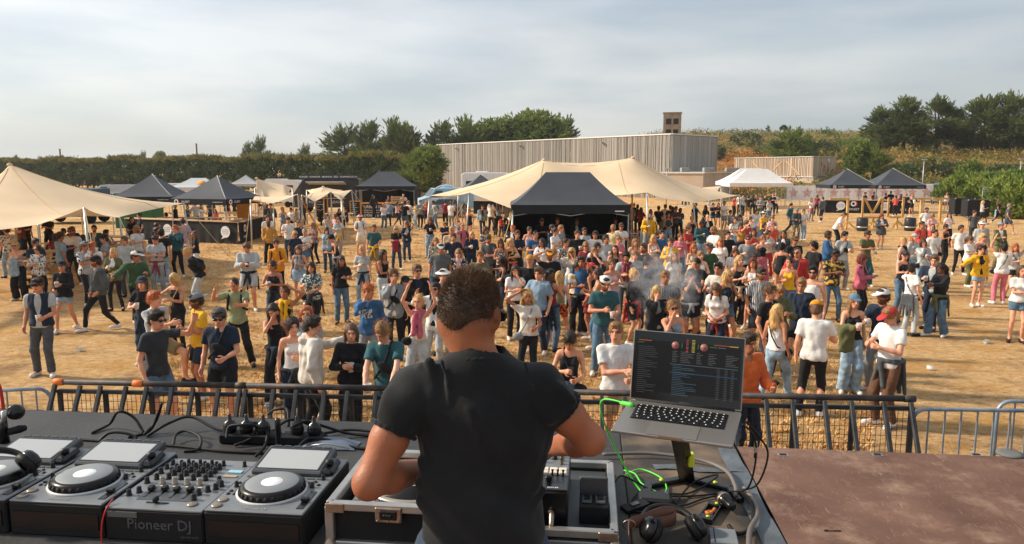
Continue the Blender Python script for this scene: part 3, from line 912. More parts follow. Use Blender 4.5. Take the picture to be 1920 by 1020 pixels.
def stretch_tent(label,anchors,peaks,bow=.13,sag=.12,n=9,nv=14,name='stretch_tent'):
 """anchors: (x,y,z) round the edge, peaks: inner pole tops"""
 A_=[Vector(a)for a in anchors];P_=[Vector(p)for p in peaks]
 base=sum(A_,Vector())/len(A_)
 org=Vector((base.x,base.y,0))
 A_=[a-org for a in A_];P_=[p-org for p in P_]
 c=Vector((0,0,0))
 edge=[];ctrl=[]
 m_=len(A_)
 for i in range(m_):
  a,b=A_[i],A_[(i+1)%m_]
  inn=-((a+b)/2);inn.z=0
  Ln=(b-a).length
  if inn.length:inn=inn.normalized()*Ln*bow
  for k in range(n):
   t=k/n
   p=a.lerp(b,t)+inn*(4*t*(1-t));p.z-=sag*Ln*.18*4*t*(1-t)
   edge.append(p)
   if k in(n//2,):ctrl.append(p)
 pts=A_+ctrl+P_
 K=np.array([[p.x,p.y]for p in pts]);zv=np.array([p.z for p in pts])
 D=np.linalg.norm(K[:,None]-K[None],axis=-1)
 nn=len(K)
 Mt=np.zeros((nn+3,nn+3));Mt[:nn,:nn]=D;Mt[:nn,nn]=1;Mt[:nn,nn+1:]=K;Mt[nn,:nn]=1;Mt[nn+1:,:nn]=K.T
 wv=np.linalg.solve(Mt,np.concatenate([zv,np.zeros(3)]))
 def zz(x,y):
  r_=np.sqrt((K[:,0]-x)**2+(K[:,1]-y)**2)
  return float(r_@wv[:nn]+wv[nn]+wv[nn+1]*x+wv[nn+2]*y)
 e=empty(name,org,0,label,'tent')
 mb=MB()
 ne=len(edge)
 if len(P_)>=2:
  def spine(p):
   d_=P_[-1]-P_[0];d_.z=0
   t=max(0,min(1,(Vector((p.x,p.y,0))-Vector((P_[0].x,P_[0].y,0))).dot(d_)/d_.length_squared))
   return P_[0].lerp(P_[-1],t)
 else:
  def spine(p):return P_[0]
 rows=[]
 for j in range(nv+1):
  v=(j/nv)**1.25
  row=[]
  for p in edge+[edge[0]]:
   s_=spine(p)
   x,y=s_.x+(p.x-s_.x)*v,s_.y+(p.y-s_.y)*v
   row.append((x,y,p.z if j==nv else zz(x,y)))
  rows.append(row)
 mb.grid(rows,True)
 cl=mb.build('cloth',BEIGE,e)
 for c_ in range(n//2,ne,n*2-3):
  sm=MB();sm.tube([(rows[j][c_][0],rows[j][c_][1],rows[j][c_][2]+.006)for j in range(1,nv+1)],.011,4,caps=False);sm.build('seam',SEAM,cl)
 for a in A_:
  q=MB();o=Vector((a.x,a.y,0)).normalized()*.25
  q.tube([(a.x+o.x,a.y+o.y,0),(a.x,a.y,a.z)],.035,8);q.build('pole',STEEL,e)
  q=MB();q.tube([(a.x,a.y,a.z),(a.x+o.x*7,a.y+o.y*7,0.02)],.012,5);q.build('guy_rope',ROPE,e)
 for p in P_:
  q=MB();q.tube([(p.x,p.y,0),(p.x,p.y,p.z-.02)],.04,8);q.build('pole',POLEW,e)
  q=MB();q.lathe([(.11,-.05),(.08,.02),(.03,.05),(0,.06)],12,Matrix.Translation(p));q.build('pole_cap',BEIGE,e)
 return e
stretch_tent('big beige stretch tent at the left edge of the picture',[at(-330,452,2.1),at(72,421,2.12),at(158,389,2.62),at(224,408,2.18),at(344,381,2.35),atd(150,372,39),atd(-160,365,36)],[atd(18,308,27.5),atd(-240,312,27)],bow=.12)
stretch_tent('beige stretch tent with two peaks behind the black gazebo',[at(806,367,2.45),at(880,361,2.66),at(962,392,2.2),at(1090,366,2.5),at(1213,361,2.70),at(1300,379,2.22),at(1386,366,2.42),atd(1352,349,46),atd(1110,347,48),atd(860,352,46)],[atd(1020,299,37),atd(1187,295,37)],bow=.08)
stretch_tent('small pale stretch tent right of the left bar gazebos',[at(470,374,2.3),at(512,381,2.05),at(558,364,2.45),atd(548,352,48),atd(478,352,48)],[atd(481,334,43)],bow=.06)
stretch_tent('small pale awning cloth with two tips beside the food truck',[at(566,365,2.40),at(590,378,2.02),at(620,359,2.5),at(640,376,2.05),at(659,356,2.52),atd(640,356,50),atd(575,356,50)],[atd(606,350,45.5)],bow=.06)
# BARS
BARCLOTH=mat('black_bar_cloth',(32,34,37),rough=.85,var=.12,scale=2,bump=.8,bscale=5)
BARTOP=mat('bar_top_wood',(206,176,138),rough=.7,c2=(188,152,112),scale=4,stretch=(.3,3,1))
def bubble(parent,loc,r,rz=0):
 M_=Matrix.Translation(loc)@Euler((math.pi/2,0,rz)).to_matrix().to_4x4()
 q=MB();n=26
 pts=[(r*math.cos(6.2832*k/n),r*math.sin(6.2832*k/n),0)for k in range(n)]
 q.add(pts,[tuple(range(n))],False,M_)
 q.add([(-.55*r,-.75*r,.0005),(-1.0*r,-1.28*r,.0005),(-.05*r,-.95*r,.0005)],[(0,1,2)],False,M_)
 b=q.build('speech_bubble',WHITE,parent)
 TX=mat('grey_print',(110,110,112),var=0)
 for k,s in enumerate(('A LA TIENNE','ON S’EN SERT','UNE AUTRE')):
  zz=(.34-.32*k)*r
  off=Vector((math.sin(rz),-math.cos(rz),0))*.006
  lettering(s,r*.24,TX,b,Vector(loc)+off+Vector((0,0,zz)),(math.pi/2,0,rz),depth=.001)
def bar_counter(label,segs,h=1.1,marks=()):
 """segs: polyline of front edge xy; counter follows it"""
 o=Vector((segs[0][0],segs[0][1],0))
 e=empty('bar_counter',o,0,label,'bar')
 for i in range(len(segs)-1):
  a,b=Vector((segs[i][0],segs[i][1],0))-o,Vector((segs[i+1][0],segs[i+1][1],0))-o
  d=b-a;Ln=d.length;d.normalize();nrm=Vector((d.y,-d.x,0))
  K=max(8,int(Ln*6))
  q=MB()
  P=[]
  for z,o_ in((.01,.09),(.25,.05),(.7,.02),(h-.03,0)):
   P.append([tuple(a+d*(Ln*k/K)+nrm*(o_*(.5+.5*math.sin(k*1.7+i))+.01)+Vector((0,0,z)))for k in range(K+1)])
  q.grid(P,True);q.build('cloth_front',BARCLOTH,e)
  t=MB();c=(a+b)/2-nrm*.25
  t.box((c.x,c.y,h),(Ln+.1,.62,.045),rot=(0,0,math.atan2(d.y,d.x)),ch=.008);t.build('counter_top',BARTOP,e)
 for fn in marks:fn(e,o)
 return e
bp=[at(238,452,0),at(374,456,0),at(452,458,0),at(493,446,0)]
b1=[at(238,448,0),at(448,458,0),at(500,442,0)]
def m1(e,o):
 a,b=Vector((b1[0].x,b1[0].y,0)),Vector((b1[1].x,b1[1].y,0));rz=math.atan2(b.y-a.y,b.x-a.x)
 n_=Vector((math.sin(rz),-math.cos(rz),0))*.11
 p=a.lerp(b,.905)-o+n_;bubble(e,(p.x,p.y,.60),.29,rz)
 p=a.lerp(b,.40)-o+n_;bubble(e,(p.x,p.y,.60),.29,rz)
 p=a.lerp(b,.56)-o+n_;ring_logo(e,(p.x,p.y,.82),.13,rz)
 c=Vector((b1[2].x,b1[2].y,0));rz=math.atan2(c.y-b.y,c.x-b.x);n_=Vector((math.sin(rz),-math.cos(rz),0))*.11
 p=b.lerp(c,.15)-o+n_;ring_logo(e,(p.x,p.y,.75),.19,rz);lettering('OUEST',.17,WHITE,e,(p.x,p.y,.32),(math.pi/2,0,rz))
 p=b.lerp(c,.85)-o+n_;bubble(e,(p.x,p.y,.60),.27,rz)
bar_counter('black cloth bar counter with speech bubble print under left gazebos',[(p.x,p.y)for p in b1],marks=(m1,))
def back_ledge():
 pts=[at(300,432,.2),at(420,433,.2),at(478,428,.2)]
 o=pts[0]
 e=empty('serving_shelf',(o.x,o.y,0),0,'pale wooden serving shelf inside the left bar','shelf')
 for i in range(2):
  a,b=pts[i]-o,pts[i+1]-o
  q=MB();q.bar((a.x,a.y,.95),(b.x,b.y,.95),.5,.05,up=(0,0,1));q.build('board',BARTOP,e)
 for f in(0.05,.5,.95):
  p=(pts[1]-o)*f;q=MB();q.box((p.x,p.y,.46),(.06,.4,.92));q.build('leg',BARTOP,e)
back_ledge()
q=empty('plywood_panel',(*on_ground(458,41.5)[:2],0),R(-8),'orange plywood panel hanging at the right of the left bar','panel')
m_=MB();m_.prism([(-.42,1.08),(-.36,1.0),(.3,.98),(.42,1.1),(.42,2.0),(-.42,2.0)],-.02,.02);m_.build('board',mat('plywood_orange',(212,148,62),c2=(194,128,48),scale=3,stretch=(1,1,4)),q)
m_=MB();m_.box((-.35,.03,1.0),(.05,.05,2.0));m_.box((.35,.03,1.0),(.05,.05,2.0));m_.build('post',BARTOP,q)
b2p=[at(888,401,0),at(952,402,0)]
def m2(e,o):
 a,b=Vector((b2p[0].x,b2p[0].y,0)),Vector((b2p[1].x,b2p[1].y,0));rz=math.atan2(b.y-a.y,b.x-a.x)
 p=a.lerp(b,.5)-o;bubble(e,(p.x,p.y-.13,.6),.28,rz)
bar_counter('black cloth bar with white bubble left of the black gazebo',[(p.x,p.y)for p in b2p],marks=(m2,))
b3p=[at(1545,399,0),at(1712,401,0)]
def m3(e,o):
 a,b=Vector((b3p[0].x,b3p[0].y,0)),Vector((b3p[1].x,b3p[1].y,0));rz=math.atan2(b.y-a.y,b.x-a.x)
 n_=Vector((0,-.13,0))
 for f in(.18,.68):
  p=a.lerp(b,f)-o+n_;bubble(e,(p.x,p.y,.62),.36,rz)
 for f in(.335,.90):
  p=a.lerp(b,f)-o+n_;ring_logo(e,(p.x-.1,p.y,.80),.22,rz);lettering('OUEST',.26,WHITE,e,(p.x,p.y,.33),(math.pi/2,0,rz))
bar_counter('black printed bar counter behind the timber letters',[(p.x,p.y)for p in b3p],marks=(m3,))
# FOOD TRUCK AND VEHICLES
VBLACK=mat('truck_black',(36,38,42),rough=.35,var=.06,spec=.5)
VWHITE=mat('van_white',(222,222,220),rough=.3,var=.03,spec=.5,coat=.3)
VSILV=mat('car_silver',(168,172,176),rough=.3,metal=.5,var=.03,coat=.4)
VBLUE=mat('car_blue',(74,108,138),rough=.3,var=.03,coat=.4)
VPALEB=mat('camper_pale_blue',(150,190,208),rough=.35,var=.03,coat=.3)
GLASS=mat('vehicle_glass',(40,48,54),rough=.08,var=0,spec=.8)
TYRE=mat('tyre',(26,26,27),rough=.9,var=.1)
RIM=mat('rim',(170,170,172),rough=.35,metal=.8,var=.05)
LAMP=mat('headlamp',(224,226,226),rough=.15,var=0,spec=.7)
def wheel(parent,x,y,r=.33):
 w_=MB();M_=Matrix.Translation((x,y,r))@Euler((math.pi/2,0,0)).to_matrix().to_4x4()
 w_.lathe([(r*.62,-.1),(r*.96,-.1),(r,-.06),(r,.06),(r*.96,.1),(r*.62,.1)],18,M_)
 o=w_.build('wheel',TYRE,parent)
 q=MB();q.lathe([(0,.085),(r*.6,.085),(r*.62,.0),(r*.6,-.085),(0,-.085)],14,M_);q.build('rim',RIM,o)
def vehicle(label,loc,rz,prof,wid,m,wins,wheels,name='parked_car',cat='car',group=None,taper=.12,hood=None):
 """prof: side outline (x along length, z up)"""
 e=empty(name,loc,rz,label,cat,group)
 b=MB();n=len(prof);hw=wid/2
 zmax=max(z for _,z in prof);zmid=zmax*.55
 def yw(z):return hw*(1-taper*max(0,(z-zmid)/(zmax-zmid+1e-6)))
 vs=[(x,-yw(z),z)for x,z in prof]+[(x,yw(z),z)for x,z in prof]
 fs=[tuple(range(n)),tuple(range(2*n-1,n-1,-1))]+[(i,i+n,(i+1)%n+n,(i+1)%n)for i in range(n)]
 b.add(vs,fs)
 body=b.build('body',m,e)
 bm_=body.modifiers.new('bevel','BEVEL');bm_.width=.05;bm_.segments=2;bm_.limit_method='ANGLE'
 for win in wins:
  for sy in(-1,1):
   q=MB();pts=[(x,sy*(yw(z)+.006),z)for x,z in win]
   q.poly(pts if sy<0 else pts[::-1]);q.build('side_window',GLASS,e)
 for(x0,z0,x1,z1,sgn)in(hood or()):
  q=MB();y0,y1=yw(z0)*.88,yw(z1)*.88
  off=.012*sgn
  q.poly([(x0+off,-y0,z0+.01),(x0+off,y0,z0+.01),(x1+off,y1,z1+.01),(x1+off,-y1,z1+.01)]);q.build('windscreen',GLASS,e)
 for x,r in wheels:
  for sy in(-1,1):wheel(e,x,sy*(hw-.08),r)
 xm=max(x for x,_ in prof);xn=min(x for x,_ in prof)
 for sy in(-1,1):
  q=MB();q.box((xm-.04,sy*hw*.68,.68),(.12,.3,.16),ch=.04);q.build('headlight',LAMP,e)
  q=MB();q.box((xn+.03,sy*hw*.75,.78),(.1,.18,.2),ch=.03);q.build('tail_light',mat('tail_lamp',(150,30,26),rough=.3,var=0),e)
 return e
CARP=[(-2.05,.3),(-2.1,.75),(-1.95,.95),(-1.5,1.42),(-.9,1.5),(.1,1.48),(.85,.98),(1.9,.82),(2.1,.6),(2.08,.3)]
CARW=[[(-1.55,1.0),(-1.3,1.36),(-.45,1.42),(-.45,1.0)],[(-.38,1.0),(-.38,1.42),(.1,1.4),(.72,1.0)]]
CARH=[(.85,1.0,.14,1.46,1),(-1.93,.98,-1.53,1.4,-1)]
VANP=[(-2.45,.35),(-2.5,1.0),(-2.45,1.95),(-2.3,2.05),(1.0,2.05),(1.55,1.35),(2.3,1.1),(2.45,.8),(2.45,.35)]
VANW=[[(.35,1.25),(.35,1.85),(.95,1.85),(1.35,1.3)]]
VANH=[(1.55,1.38,1.04,2.0,1)]
CW=[(-1.3,.33),(1.3,.33)];VW=[(-1.5,.35),(1.55,.35)]
for px,Y,rz,P_,W_,H_,wh,m_,nm,ct,lb,wd in[(216,80,R(192),VANP,VANW,VANH,VW,VSILV,'parked_van','van','silver panel van behind the left stretch tent',1.95),(205,70,R(205),CARP,CARW,CARH,CW,VSILV,'parked_car','car','silver car in front of the silver van on the left',1.75),(240,72,R(215),CARP,CARW,CARH,CW,VWHITE,'parked_car','car','white car right of the silver car, behind the tent',1.75),(300,88,R(190),VANP,VANW,VANH,VW,VWHITE,'parked_van','van','white van partly hidden by the left bar gazebo',1.95),(262,90,R(200),CARP,CARW,CARH,CW,VWHITE,'parked_car','car','pale car behind the white car on the left',1.75),(818,58,R(205),CARP,CARW,CARH,CW,VSILV,'parked_car','car','silver car at the left tip of the middle tent',1.75),(1720,86,R(262),VANP,VANW,VANH,VW,VSILV,'parked_van','van','grey van right of the right bar gazebos',1.95),(1752,84,R(262),VANP,VANW,VANH,VW,VSILV,'parked_van','van','dark grey van second from the right bar',1.95),(1778,90,R(262),VANP,VANW,VANH,VW,VBLUE,'parked_van','van','blue grey van at the end of the car park row',1.95),(1770,79,R(258),CARP,CARW,CARH,CW,VSILV,'parked_car','car','small silver car in front of the vans on the right',1.75),(833,66,R(200),VANP,VANW,VANH,VW,VPALEB,'parked_van','van','pale blue camper van below the slatted hall',1.95)]:
 vehicle(lb,on_ground(px,Y),rz,P_,wd,m_,W_,wh,nm,ct,hood=H_)
p=on_ground(838,72);e=empty('tunnel_tent',p,0,'blue and white tunnel tent below the hall','tent');e.scale=(.85,.85,.8)
q=MB()
q.grid([[(1.9*math.cos(math.pi*k/12)*(1-.1*j),-1.2+.6*j,2.75*math.sin(math.pi*k/12)**.8*(1-.06*abs(j-2)))for k in range(13)]for j in range(5)]);q.build('cloth',mat('tent_blue',(92,150,178),var=.1,scale=1),e)
q=MB();q.tube([(1.92*math.cos(math.pi*k/12),-1.2,2.78*math.sin(math.pi*k/12)**.8)for k in range(13)],.05,6);q.build('hoop',WHITE,e)
p=on_ground(912,76);e=empty('motorhome',p,R(-6),'white motorhome parked under the slatted hall','motorhome');e.scale=(1,1,1.1)
q=MB();q.prism([(-2.3,.55),(-2.35,2.9),(-2.1,3.05),(1.8,3.05),(2.45,2.95),(2.5,2.45),(2.1,2.2),(2.3,1.4),(2.9,1.15),(2.95,.55)],-1.1,1.1);o_=q.build('body',VWHITE,e);bm_=o_.modifiers.new('bevel','BEVEL');bm_.width=.07;bm_.segments=2
for x0,x1,z0,z1 in((-1.9,-1.2,1.7,2.3),(-.7,.2,1.8,2.3),(.9,1.5,1.9,2.4)):
 q=MB();q.box(((x0+x1)/2,-1.105,(z0+z1)/2),(x1-x0,.03,z1-z0),ch=.01);q.build('side_window',GLASS,e)
q=MB();q.box((-1.5,-1.108,1.2),(.55,.02,1.1));q.build('door',mat('motorhome_door',(206,206,204),var=0),e)
for x in(-1.4,2.0):
 for sy in(-1,1):wheel(e,x,sy*.95,.36)
q=MB();q.box((-.4,0,3.12),(1.2,.9,.12),ch=.03);q.build('roof_vent',WHITE,e)
p=on_ground(617,64);e=empty('food_truck',p,R(2),'black food truck with open hatch and lettered roof board','food truck')
q=MB();q.prism([(-2.75,.5),(-2.8,1.5),(-1.95,2.75),(-1.7,2.9),(2.75,2.9),(2.8,.5)],-1.1,1.1);o_=q.build('body',VBLACK,e);bm_=o_.modifiers.new('bevel','BEVEL');bm_.width=.06;bm_.segments=2
q=MB();q.box((.35,-1.2,3.06),(4.6,.1,.36),ch=.01);sb=q.build('roof_board',VBLACK,e)
lettering('BURGER - PLANCHA - BRUNCH - DELI - FLAMMEKUECHE',.19,WHITE,sb,(.3,-1.256,3.06))
q=MB();q.box((.2,-1.115,1.85),(2.9,.05,1.0));q.build('serving_hatch',mat('truck_inside',(62,58,54),var=.3,scale=3),e)
q=MB();q.box((.2,-1.75,2.55),(3.1,1.3,.05),rot=(R(-10),0,0));q.build('hatch_awning',VWHITE,e)
q=MB();q.box((.2,-1.3,1.28),(3.0,.45,.05));q.build('counter_top',STEEL,e)
for x in(-.8,0,.9):
 q=MB();q.box((x,-1.16,1.6),(.4,.05,.45),ch=.01);q.build('menu_sheet',mat('menu_sheet',(200,190,176),var=.3,scale=9),e)
for x in(-1.9,1.9):
 for sy in(-1,1):wheel(e,x,sy*.95,.36)
q=MB();q.poly([(-2.72,-1.106,1.6),(-2.1,-1.106,1.6),(-2.1,-1.106,2.35),(-2.2,-1.106,2.35)]);q.build('side_window',GLASS,e)
lettering('FOOD',.3,WHITE,e,(-1.0,-1.106,.95));lettering('LEADER',.3,WHITE,e,(1.0,-1.106,.95))
for k,(px,Y,lb)in enumerate(((545,74,'white box trailer left of the food truck'),(522,82,'small pale trailer roof behind the little stretch tent'))):
 e=empty('box_trailer',on_ground(px,Y),0,lb,'trailer')
 q=MB();q.prism([(-1.1,.5),(-1.15,2.4),(-.9,2.65),(.9,2.65),(1.15,2.4),(1.1,.5)],-.9,.9);q.build('body',VWHITE,e)
 q=MB();q.box((0,-.91,1.8),(1.2,.03,.7),ch=.01);q.build('side_window',GLASS,e)
 for sy in(-1,1):wheel(e,0,sy*.8,.3)
TEAL=mat('trailer_teal',(44,78,94),rough=.5,var=.08)
e=empty('side_trailer',on_ground(140,52),R(4),'dark teal trailer standing behind the left tent','trailer')
q=MB();q.box((0,0,1.42),(4.0,2.3,1.9),ch=.05);q.build('body',TEAL,e)
q=MB();q.box((-.9,-1.16,1.6),(.8,.03,.6),ch=.01);q.build('side_window',mat('yellow_sign',(230,160,40),var=.1),e)
q=MB();q.box((-.2,-1.4,.55),(2.2,.5,.06));q.build('step',STEEL,e)
for x in(-1.5,1.5):
 for sy in(-1,1):wheel(e,x,sy*1.0,.4)
lettering('OUEST',.4,WHITE,e,(.9,-1.165,1.6))
q=MB();q.box((-1.2,0,2.5),(.5,.4,.25),rot=(0,.3,0),ch=.03);q.build('roof_box',VWHITE,e)
e=empty('green_cabin',on_ground(262,48),R(3),'green cabin wall with white poster behind the left bar','cabin')
q=MB();q.box((0,0,1.1),(2.4,1.6,2.2),ch=.03);q.build('body',mat('cabin_green',(52,104,66),var=.1),e)
q=MB();q.box((.3,-.81,1.5),(.45,.02,.6));q.build('poster',WHITE,e)
CHALK=mat('chalkboard',(38,42,46),rough=.9,var=.25,scale=20)
OCH=mat('ochre_wood',(212,146,62),rough=.8,c2=(188,122,46),scale=6)
def menu_board(label,px,Y,w_,h_,rz=0,z0=.25):
 e=empty('menu_board',on_ground(px,Y),rz,label,'sign')
 q=MB();q.box((0,0,z0+h_/2),(w_,.04,h_));q.build('panel',CHALK,e)
 q=MB()
 for x in(-w_/2,w_/2):q.box((x,-.01,z0+h_/2),(.07,.07,h_+.14))
 q.box((0,-.012,z0+h_+.035),(w_,.07,.07));q.box((0,-.012,z0-.035),(w_,.07,.07));q.build('frame',OCH,e)
 for x in(-w_/2+.1,w_/2-.1):
  q=MB();q.bar((x,0,z0),(x,.3,0),.05);q.build('leg',OCH,e)
 lines=MB()
 for k in range(6):
  L_=w_*(.35+.35*random.random());lines.box((-w_*.4+L_/2,-.026,z0+h_*(.85-.13*k)),(L_,.006,.03))
 lines.build('chalk_lines',mat('chalk',(190,190,186),var=0),e)
 return e
menu_board('dark chalk menu board beside the kitchen counter',668,57.5,.9,1.1,z0=.12)
menu_board('tall chalkboard standing under the pale awning cloth',604,52,.8,1.35,z0=.3)
e=empty('kitchen_counter',on_ground(722,57.5),0,'black lettered kitchen counter with wooden top edge','counter')
q=MB();q.box((0,0,.55),(3.5,.7,1.06));q.build('front_panel',VBLACK,e)
q=MB();q.box((0,-.02,1.11),(3.7,.85,.05),ch=.01);q.build('counter_top',OCH,e)
q=MB();q.box((-1.78,-.37,.55),(.12,.05,1.1));q.build('corner_post',OCH,e)
lettering('URBAN SUSHI TRUCK',.3,WHITE,e,(-1.55,-.356,.84),align='LEFT')
lettering('Bun bo nam - poke bowl',.14,WHITE,e,(-1.55,-.356,.58),align='LEFT');lettering('Gyoza, maki, yakitori',.14,WHITE,e,(-1.55,-.356,.42),align='LEFT')
lettering('DRINKS & CO',.26,WHITE,e,(-1.55,-.356,.18),align='LEFT')
e=empty('wooden_crate',(*on_ground(746,58.4)[:2],1.14),0,'pale wooden slatted crate on the kitchen counter','crate')
for k in range(3):
 q=MB();q.box((0,-.2,.08+.16*k),(1.0,.03,.11));q.build('slat',BARTOP,e)
for sx in(-.45,.45):
 q=MB();q.box((sx,0,.24),(.06,.36,.48));q.build('post',BARTOP,e)
FSTEEL=mat('galvanised_steel',(176,182,188),rough=.45,metal=.6,var=.12,scale=8)
FBLUE=mat('fence_worn_blue',(150,164,178),rough=.5,metal=.45,c2=(92,116,142),scale=5,lo=.45,hi=.75)
def crowd_fence(label,a,b,h=1.08,n=12,m=FSTEEL,group='crowd control fences',r=.019,zb=0.0,feet=True):
 a,b=Vector((a[0],a[1],0)),Vector((b[0],b[1],0))
 d=b-a;Ln=d.length;rz=math.atan2(d.y,d.x)
 e=empty('crowd_fence',(a.x,a.y,zb),rz,label,'fence',group)
 q=MB();rr=.14
 pts=[(0,0,.12),(0,0,h-rr)]+[(rr-rr*math.cos(t),0,h-rr+rr*math.sin(t))for t in(R(22),R(45),R(68),R(90))]+[(Ln-rr+rr*math.sin(t),0,h-rr+rr*math.cos(t))for t in(0,R(22),R(45),R(68))]+[(Ln,0,h-rr),(Ln,0,.12)]
 q.tube(pts+[],r,10);q.tube([(0,0,.16),(Ln,0,.16)],r*.9,8);q.build('frame',m,e)
 bar_=MB();bar_.tube([(0,0,.16),(0,0,h-r*.5)],r*.48,8,caps=False);me=bar_.mesh('upright')
 for k in range(1,n):
  link('upright',me,e,m,(Ln*k/n,0,0))
 if feet:
  for x in(Ln*.12,Ln*.88):
   q=MB();q.bar((x,-.3,.02),(x,.3,.02),.05,.03);q.bar((x,0,.02),(x,0,.17),.03);q.build('foot',m,e)
 return e
def mesh_panel(label,a,b,h=2.0,group='tall mesh fence panels'):
 a,b=Vector((a.x,a.y,0)),Vector((b.x,b.y,0));d=b-a;Ln=d.length
 e=empty('mesh_fence_panel',a,math.atan2(d.y,d.x),label,'fence',group)
 q=MB()
 for x in(0,Ln):q.tube([(x,0,0),(x,0,h)],.022,6)
 q.tube([(0,0,h),(Ln,0,h)],.02,6);q.tube([(0,0,.15),(Ln,0,.15)],.02,6);q.build('frame',FSTEEL,e)
 q=MB();n=max(6,int(Ln/.13))
 for k in range(1,n):q.box((Ln*k/n,0,h/2+.07),(.008,.008,h-.15))
 for k in range(1,8):q.box((Ln/2,.001,.15+(h-.15)*k/8),(Ln,.008,.008))
 o=q.build('wire_mesh',FSTEEL,e);o['kind']='stuff'
 for x in(.05,Ln-.05):
  q=MB();q.box((x,0,.06),(.22,.6,.12),ch=.02);q.build('foot',mat('concrete_foot',(150,148,144)),e)
fp=[at(1840,390,0),at(1862,393,0),at(1884,398,0),at(1903,404,0)]
for i in range(3):
 mesh_panel(('tall mesh panel right behind the walking man in white','middle tall mesh panel at the right','rightmost tall mesh panel near the bright bush')[i],fp[i],fp[i+1])
mesh_panel('tall mesh panel above the black boxes',at(1796,380,0),at(1838,386,0))
for k,(px,Y,w_)in enumerate(((1802,60,1.5),(1828,57,1.6))):
 e=empty('flight_case',on_ground(px,Y),R(-8),('black flight case, left of the pair by the mesh fence','black flight case, right of the pair by the mesh fence')[k],'case')
 q=MB();q.box((0,0,.75),(w_,1.1,1.3),ch=.03);q.build('body',mat('case_black',(36,36,38),var=.1),e)
 q=MB()
 for sx in(-1,1):
  for z in(.12,1.38):q.box((sx*(w_/2-.04),-.54,z),(.1,.06,.1),ch=.02)
 q.build('corner',STEEL,e)
 for sx in(-.5,.5):
  q=MB();q.lathe([(.0,-.03),(.06,-.03),(.06,.03),(0,.03)],10,Matrix.Translation((sx,-.4,.06))@Euler((math.pi/2,0,0)).to_matrix().to_4x4());q.build('castor',TYRE,e)
RED=mat('faded_red_print',(222,178,178),var=.15,scale=4)
def star_banner(label,a,b,ns,h=1.15,z0=.35):
 a,b=Vector((a.x,a.y,0)),Vector((b.x,b.y,0));d=b-a;Ln=d.length
 e=empty('banner_fence',a,math.atan2(d.y,d.x),label,'banner','white star banners on the fence')
 K=20
 q=MB();q.grid([[(Ln*k/K,.03*math.sin(k*1.3),z0+h*j)for k in range(K+1)]for j in(0,1)]);q.build('banner_cloth',WHITEC,e)
 for k in range(ns+1):
  p=MB();p.tube([(Ln*k/ns,.06,0),(Ln*k/ns,.06,z0+h+.1)],.022,6);p.build('post',FSTEEL,e)
 for k in range(ns):
  q=MB();x=Ln*(k+.5)/ns;vs=[(x,-.045,z0+h*.5)]
  r0=h*.38
  for t in range(10):
   rr=r0 if t%2==0 else r0*.45
   vs.append((x+rr*math.sin(t*R(36)),-.045,z0+h*.5+rr*math.cos(t*R(36))))
  q.add(vs,[(0,t+1,(t+1)%10+1)for t in range(10)])
  q.build('star',RED,e)
ba,bb=at(1474,386,0),at(1748,384,0)
star_banner('white star banner left of the right bar gazebos',ba,ba.lerp(bb,.36),4,1.5,.55)
star_banner('white star banner behind the right bar gazebos',ba.lerp(bb,.36),ba.lerp(bb,.7),4,1.5,.55)
star_banner('white star banner right end, before the parked vans',ba.lerp(bb,.7),bb,3,1.5,.55)
for i,(x0,y0,x1,y1,lb)in enumerate([(1270,392,1306,393,'steel fence section behind tent, left piece'),(1306,393,1345,393,'steel fence section behind tent, right piece'),(1453,398,1500,399,'steel fence right of the queue by the white gazebo'),(1500,399,1546,400,'steel fence section left of the right bar'),(1722,395,1765,396,'steel fence section right of the right bar'),(1765,396,1800,400,'steel fence section towards the black cases')]):
 crowd_fence(lb,at(x0,y0,0),at(x1,y1,0),n=10,r=.022)
for i,(x0,y0,x1,y1,lb)in enumerate([(1008,490,1072,492,'steel fence in front of the black gazebo, left section'),(1074,492,1140,490,'steel fence in front of the black gazebo, middle section'),(1142,490,1196,486,'steel fence in front of the black gazebo, right section'),(1003,489,1000,468,'steel fence at the left side of the black gazebo'),(1200,486,1206,462,'steel fence at the right side of the black gazebo')]):
 crowd_fence(lb,at(x0,y0,0),at(x1,y1,0),n=12)
e=empty('sound_desk',on_ground(1070,29.2),0,'dark mixing desk table under the big black gazebo','desk')
q=MB();q.box((0,0,.92),(3.2,.7,.06));q.build('table_top',VBLACK,e)
q=MB();q.grid([[(-1.6+3.2*k/20,-.36+.03*math.sin(k*2),z)for k in range(21)]for z in(.02,.89)]);q.build('table_skirt',BARCLOTH,e)
q=MB();q.box((-.2,0,1.02),(1.2,.5,.12),rot=(R(8),0,0),ch=.02);q.build('mixing_console',VBLACK,e)
TIMB=mat('yellow_timber',(210,170,108),rough=.8,c2=(190,144,82),scale=5,stretch=(1,1,.2))
def timber_letter(label,px,Y,strokes,posts,h=1.95):
 e=empty('timber_letter',on_ground(px,Y),R(-4),label,'timber letter','timber letters on struts')
 for(x0,z0,x1,z1)in strokes:
  q=MB();q.bar((x0,0,z0),(x1,0,z1),.11,.09,up=(0,1,0));q.build('beam',TIMB,e)
 for x,zt in posts:
  q=MB();q.box((x,.1,zt/2),(.11,.09,zt));q.build('post',TIMB,e)
  for a_ in(-1.0,-.45,.45,1.0):
   q=MB();q.bar((x,.02,.52),(x+.62*math.sin(a_),-.2-.35*math.cos(a_),.02),.06);q.build('strut',TIMB,e)
timber_letter('timber letter shaped like a 7, leftmost of the row',1578,46,[(-.75,1.88,.30,1.88),(.36,.6,.36,1.95)],[(.36,1.9)])
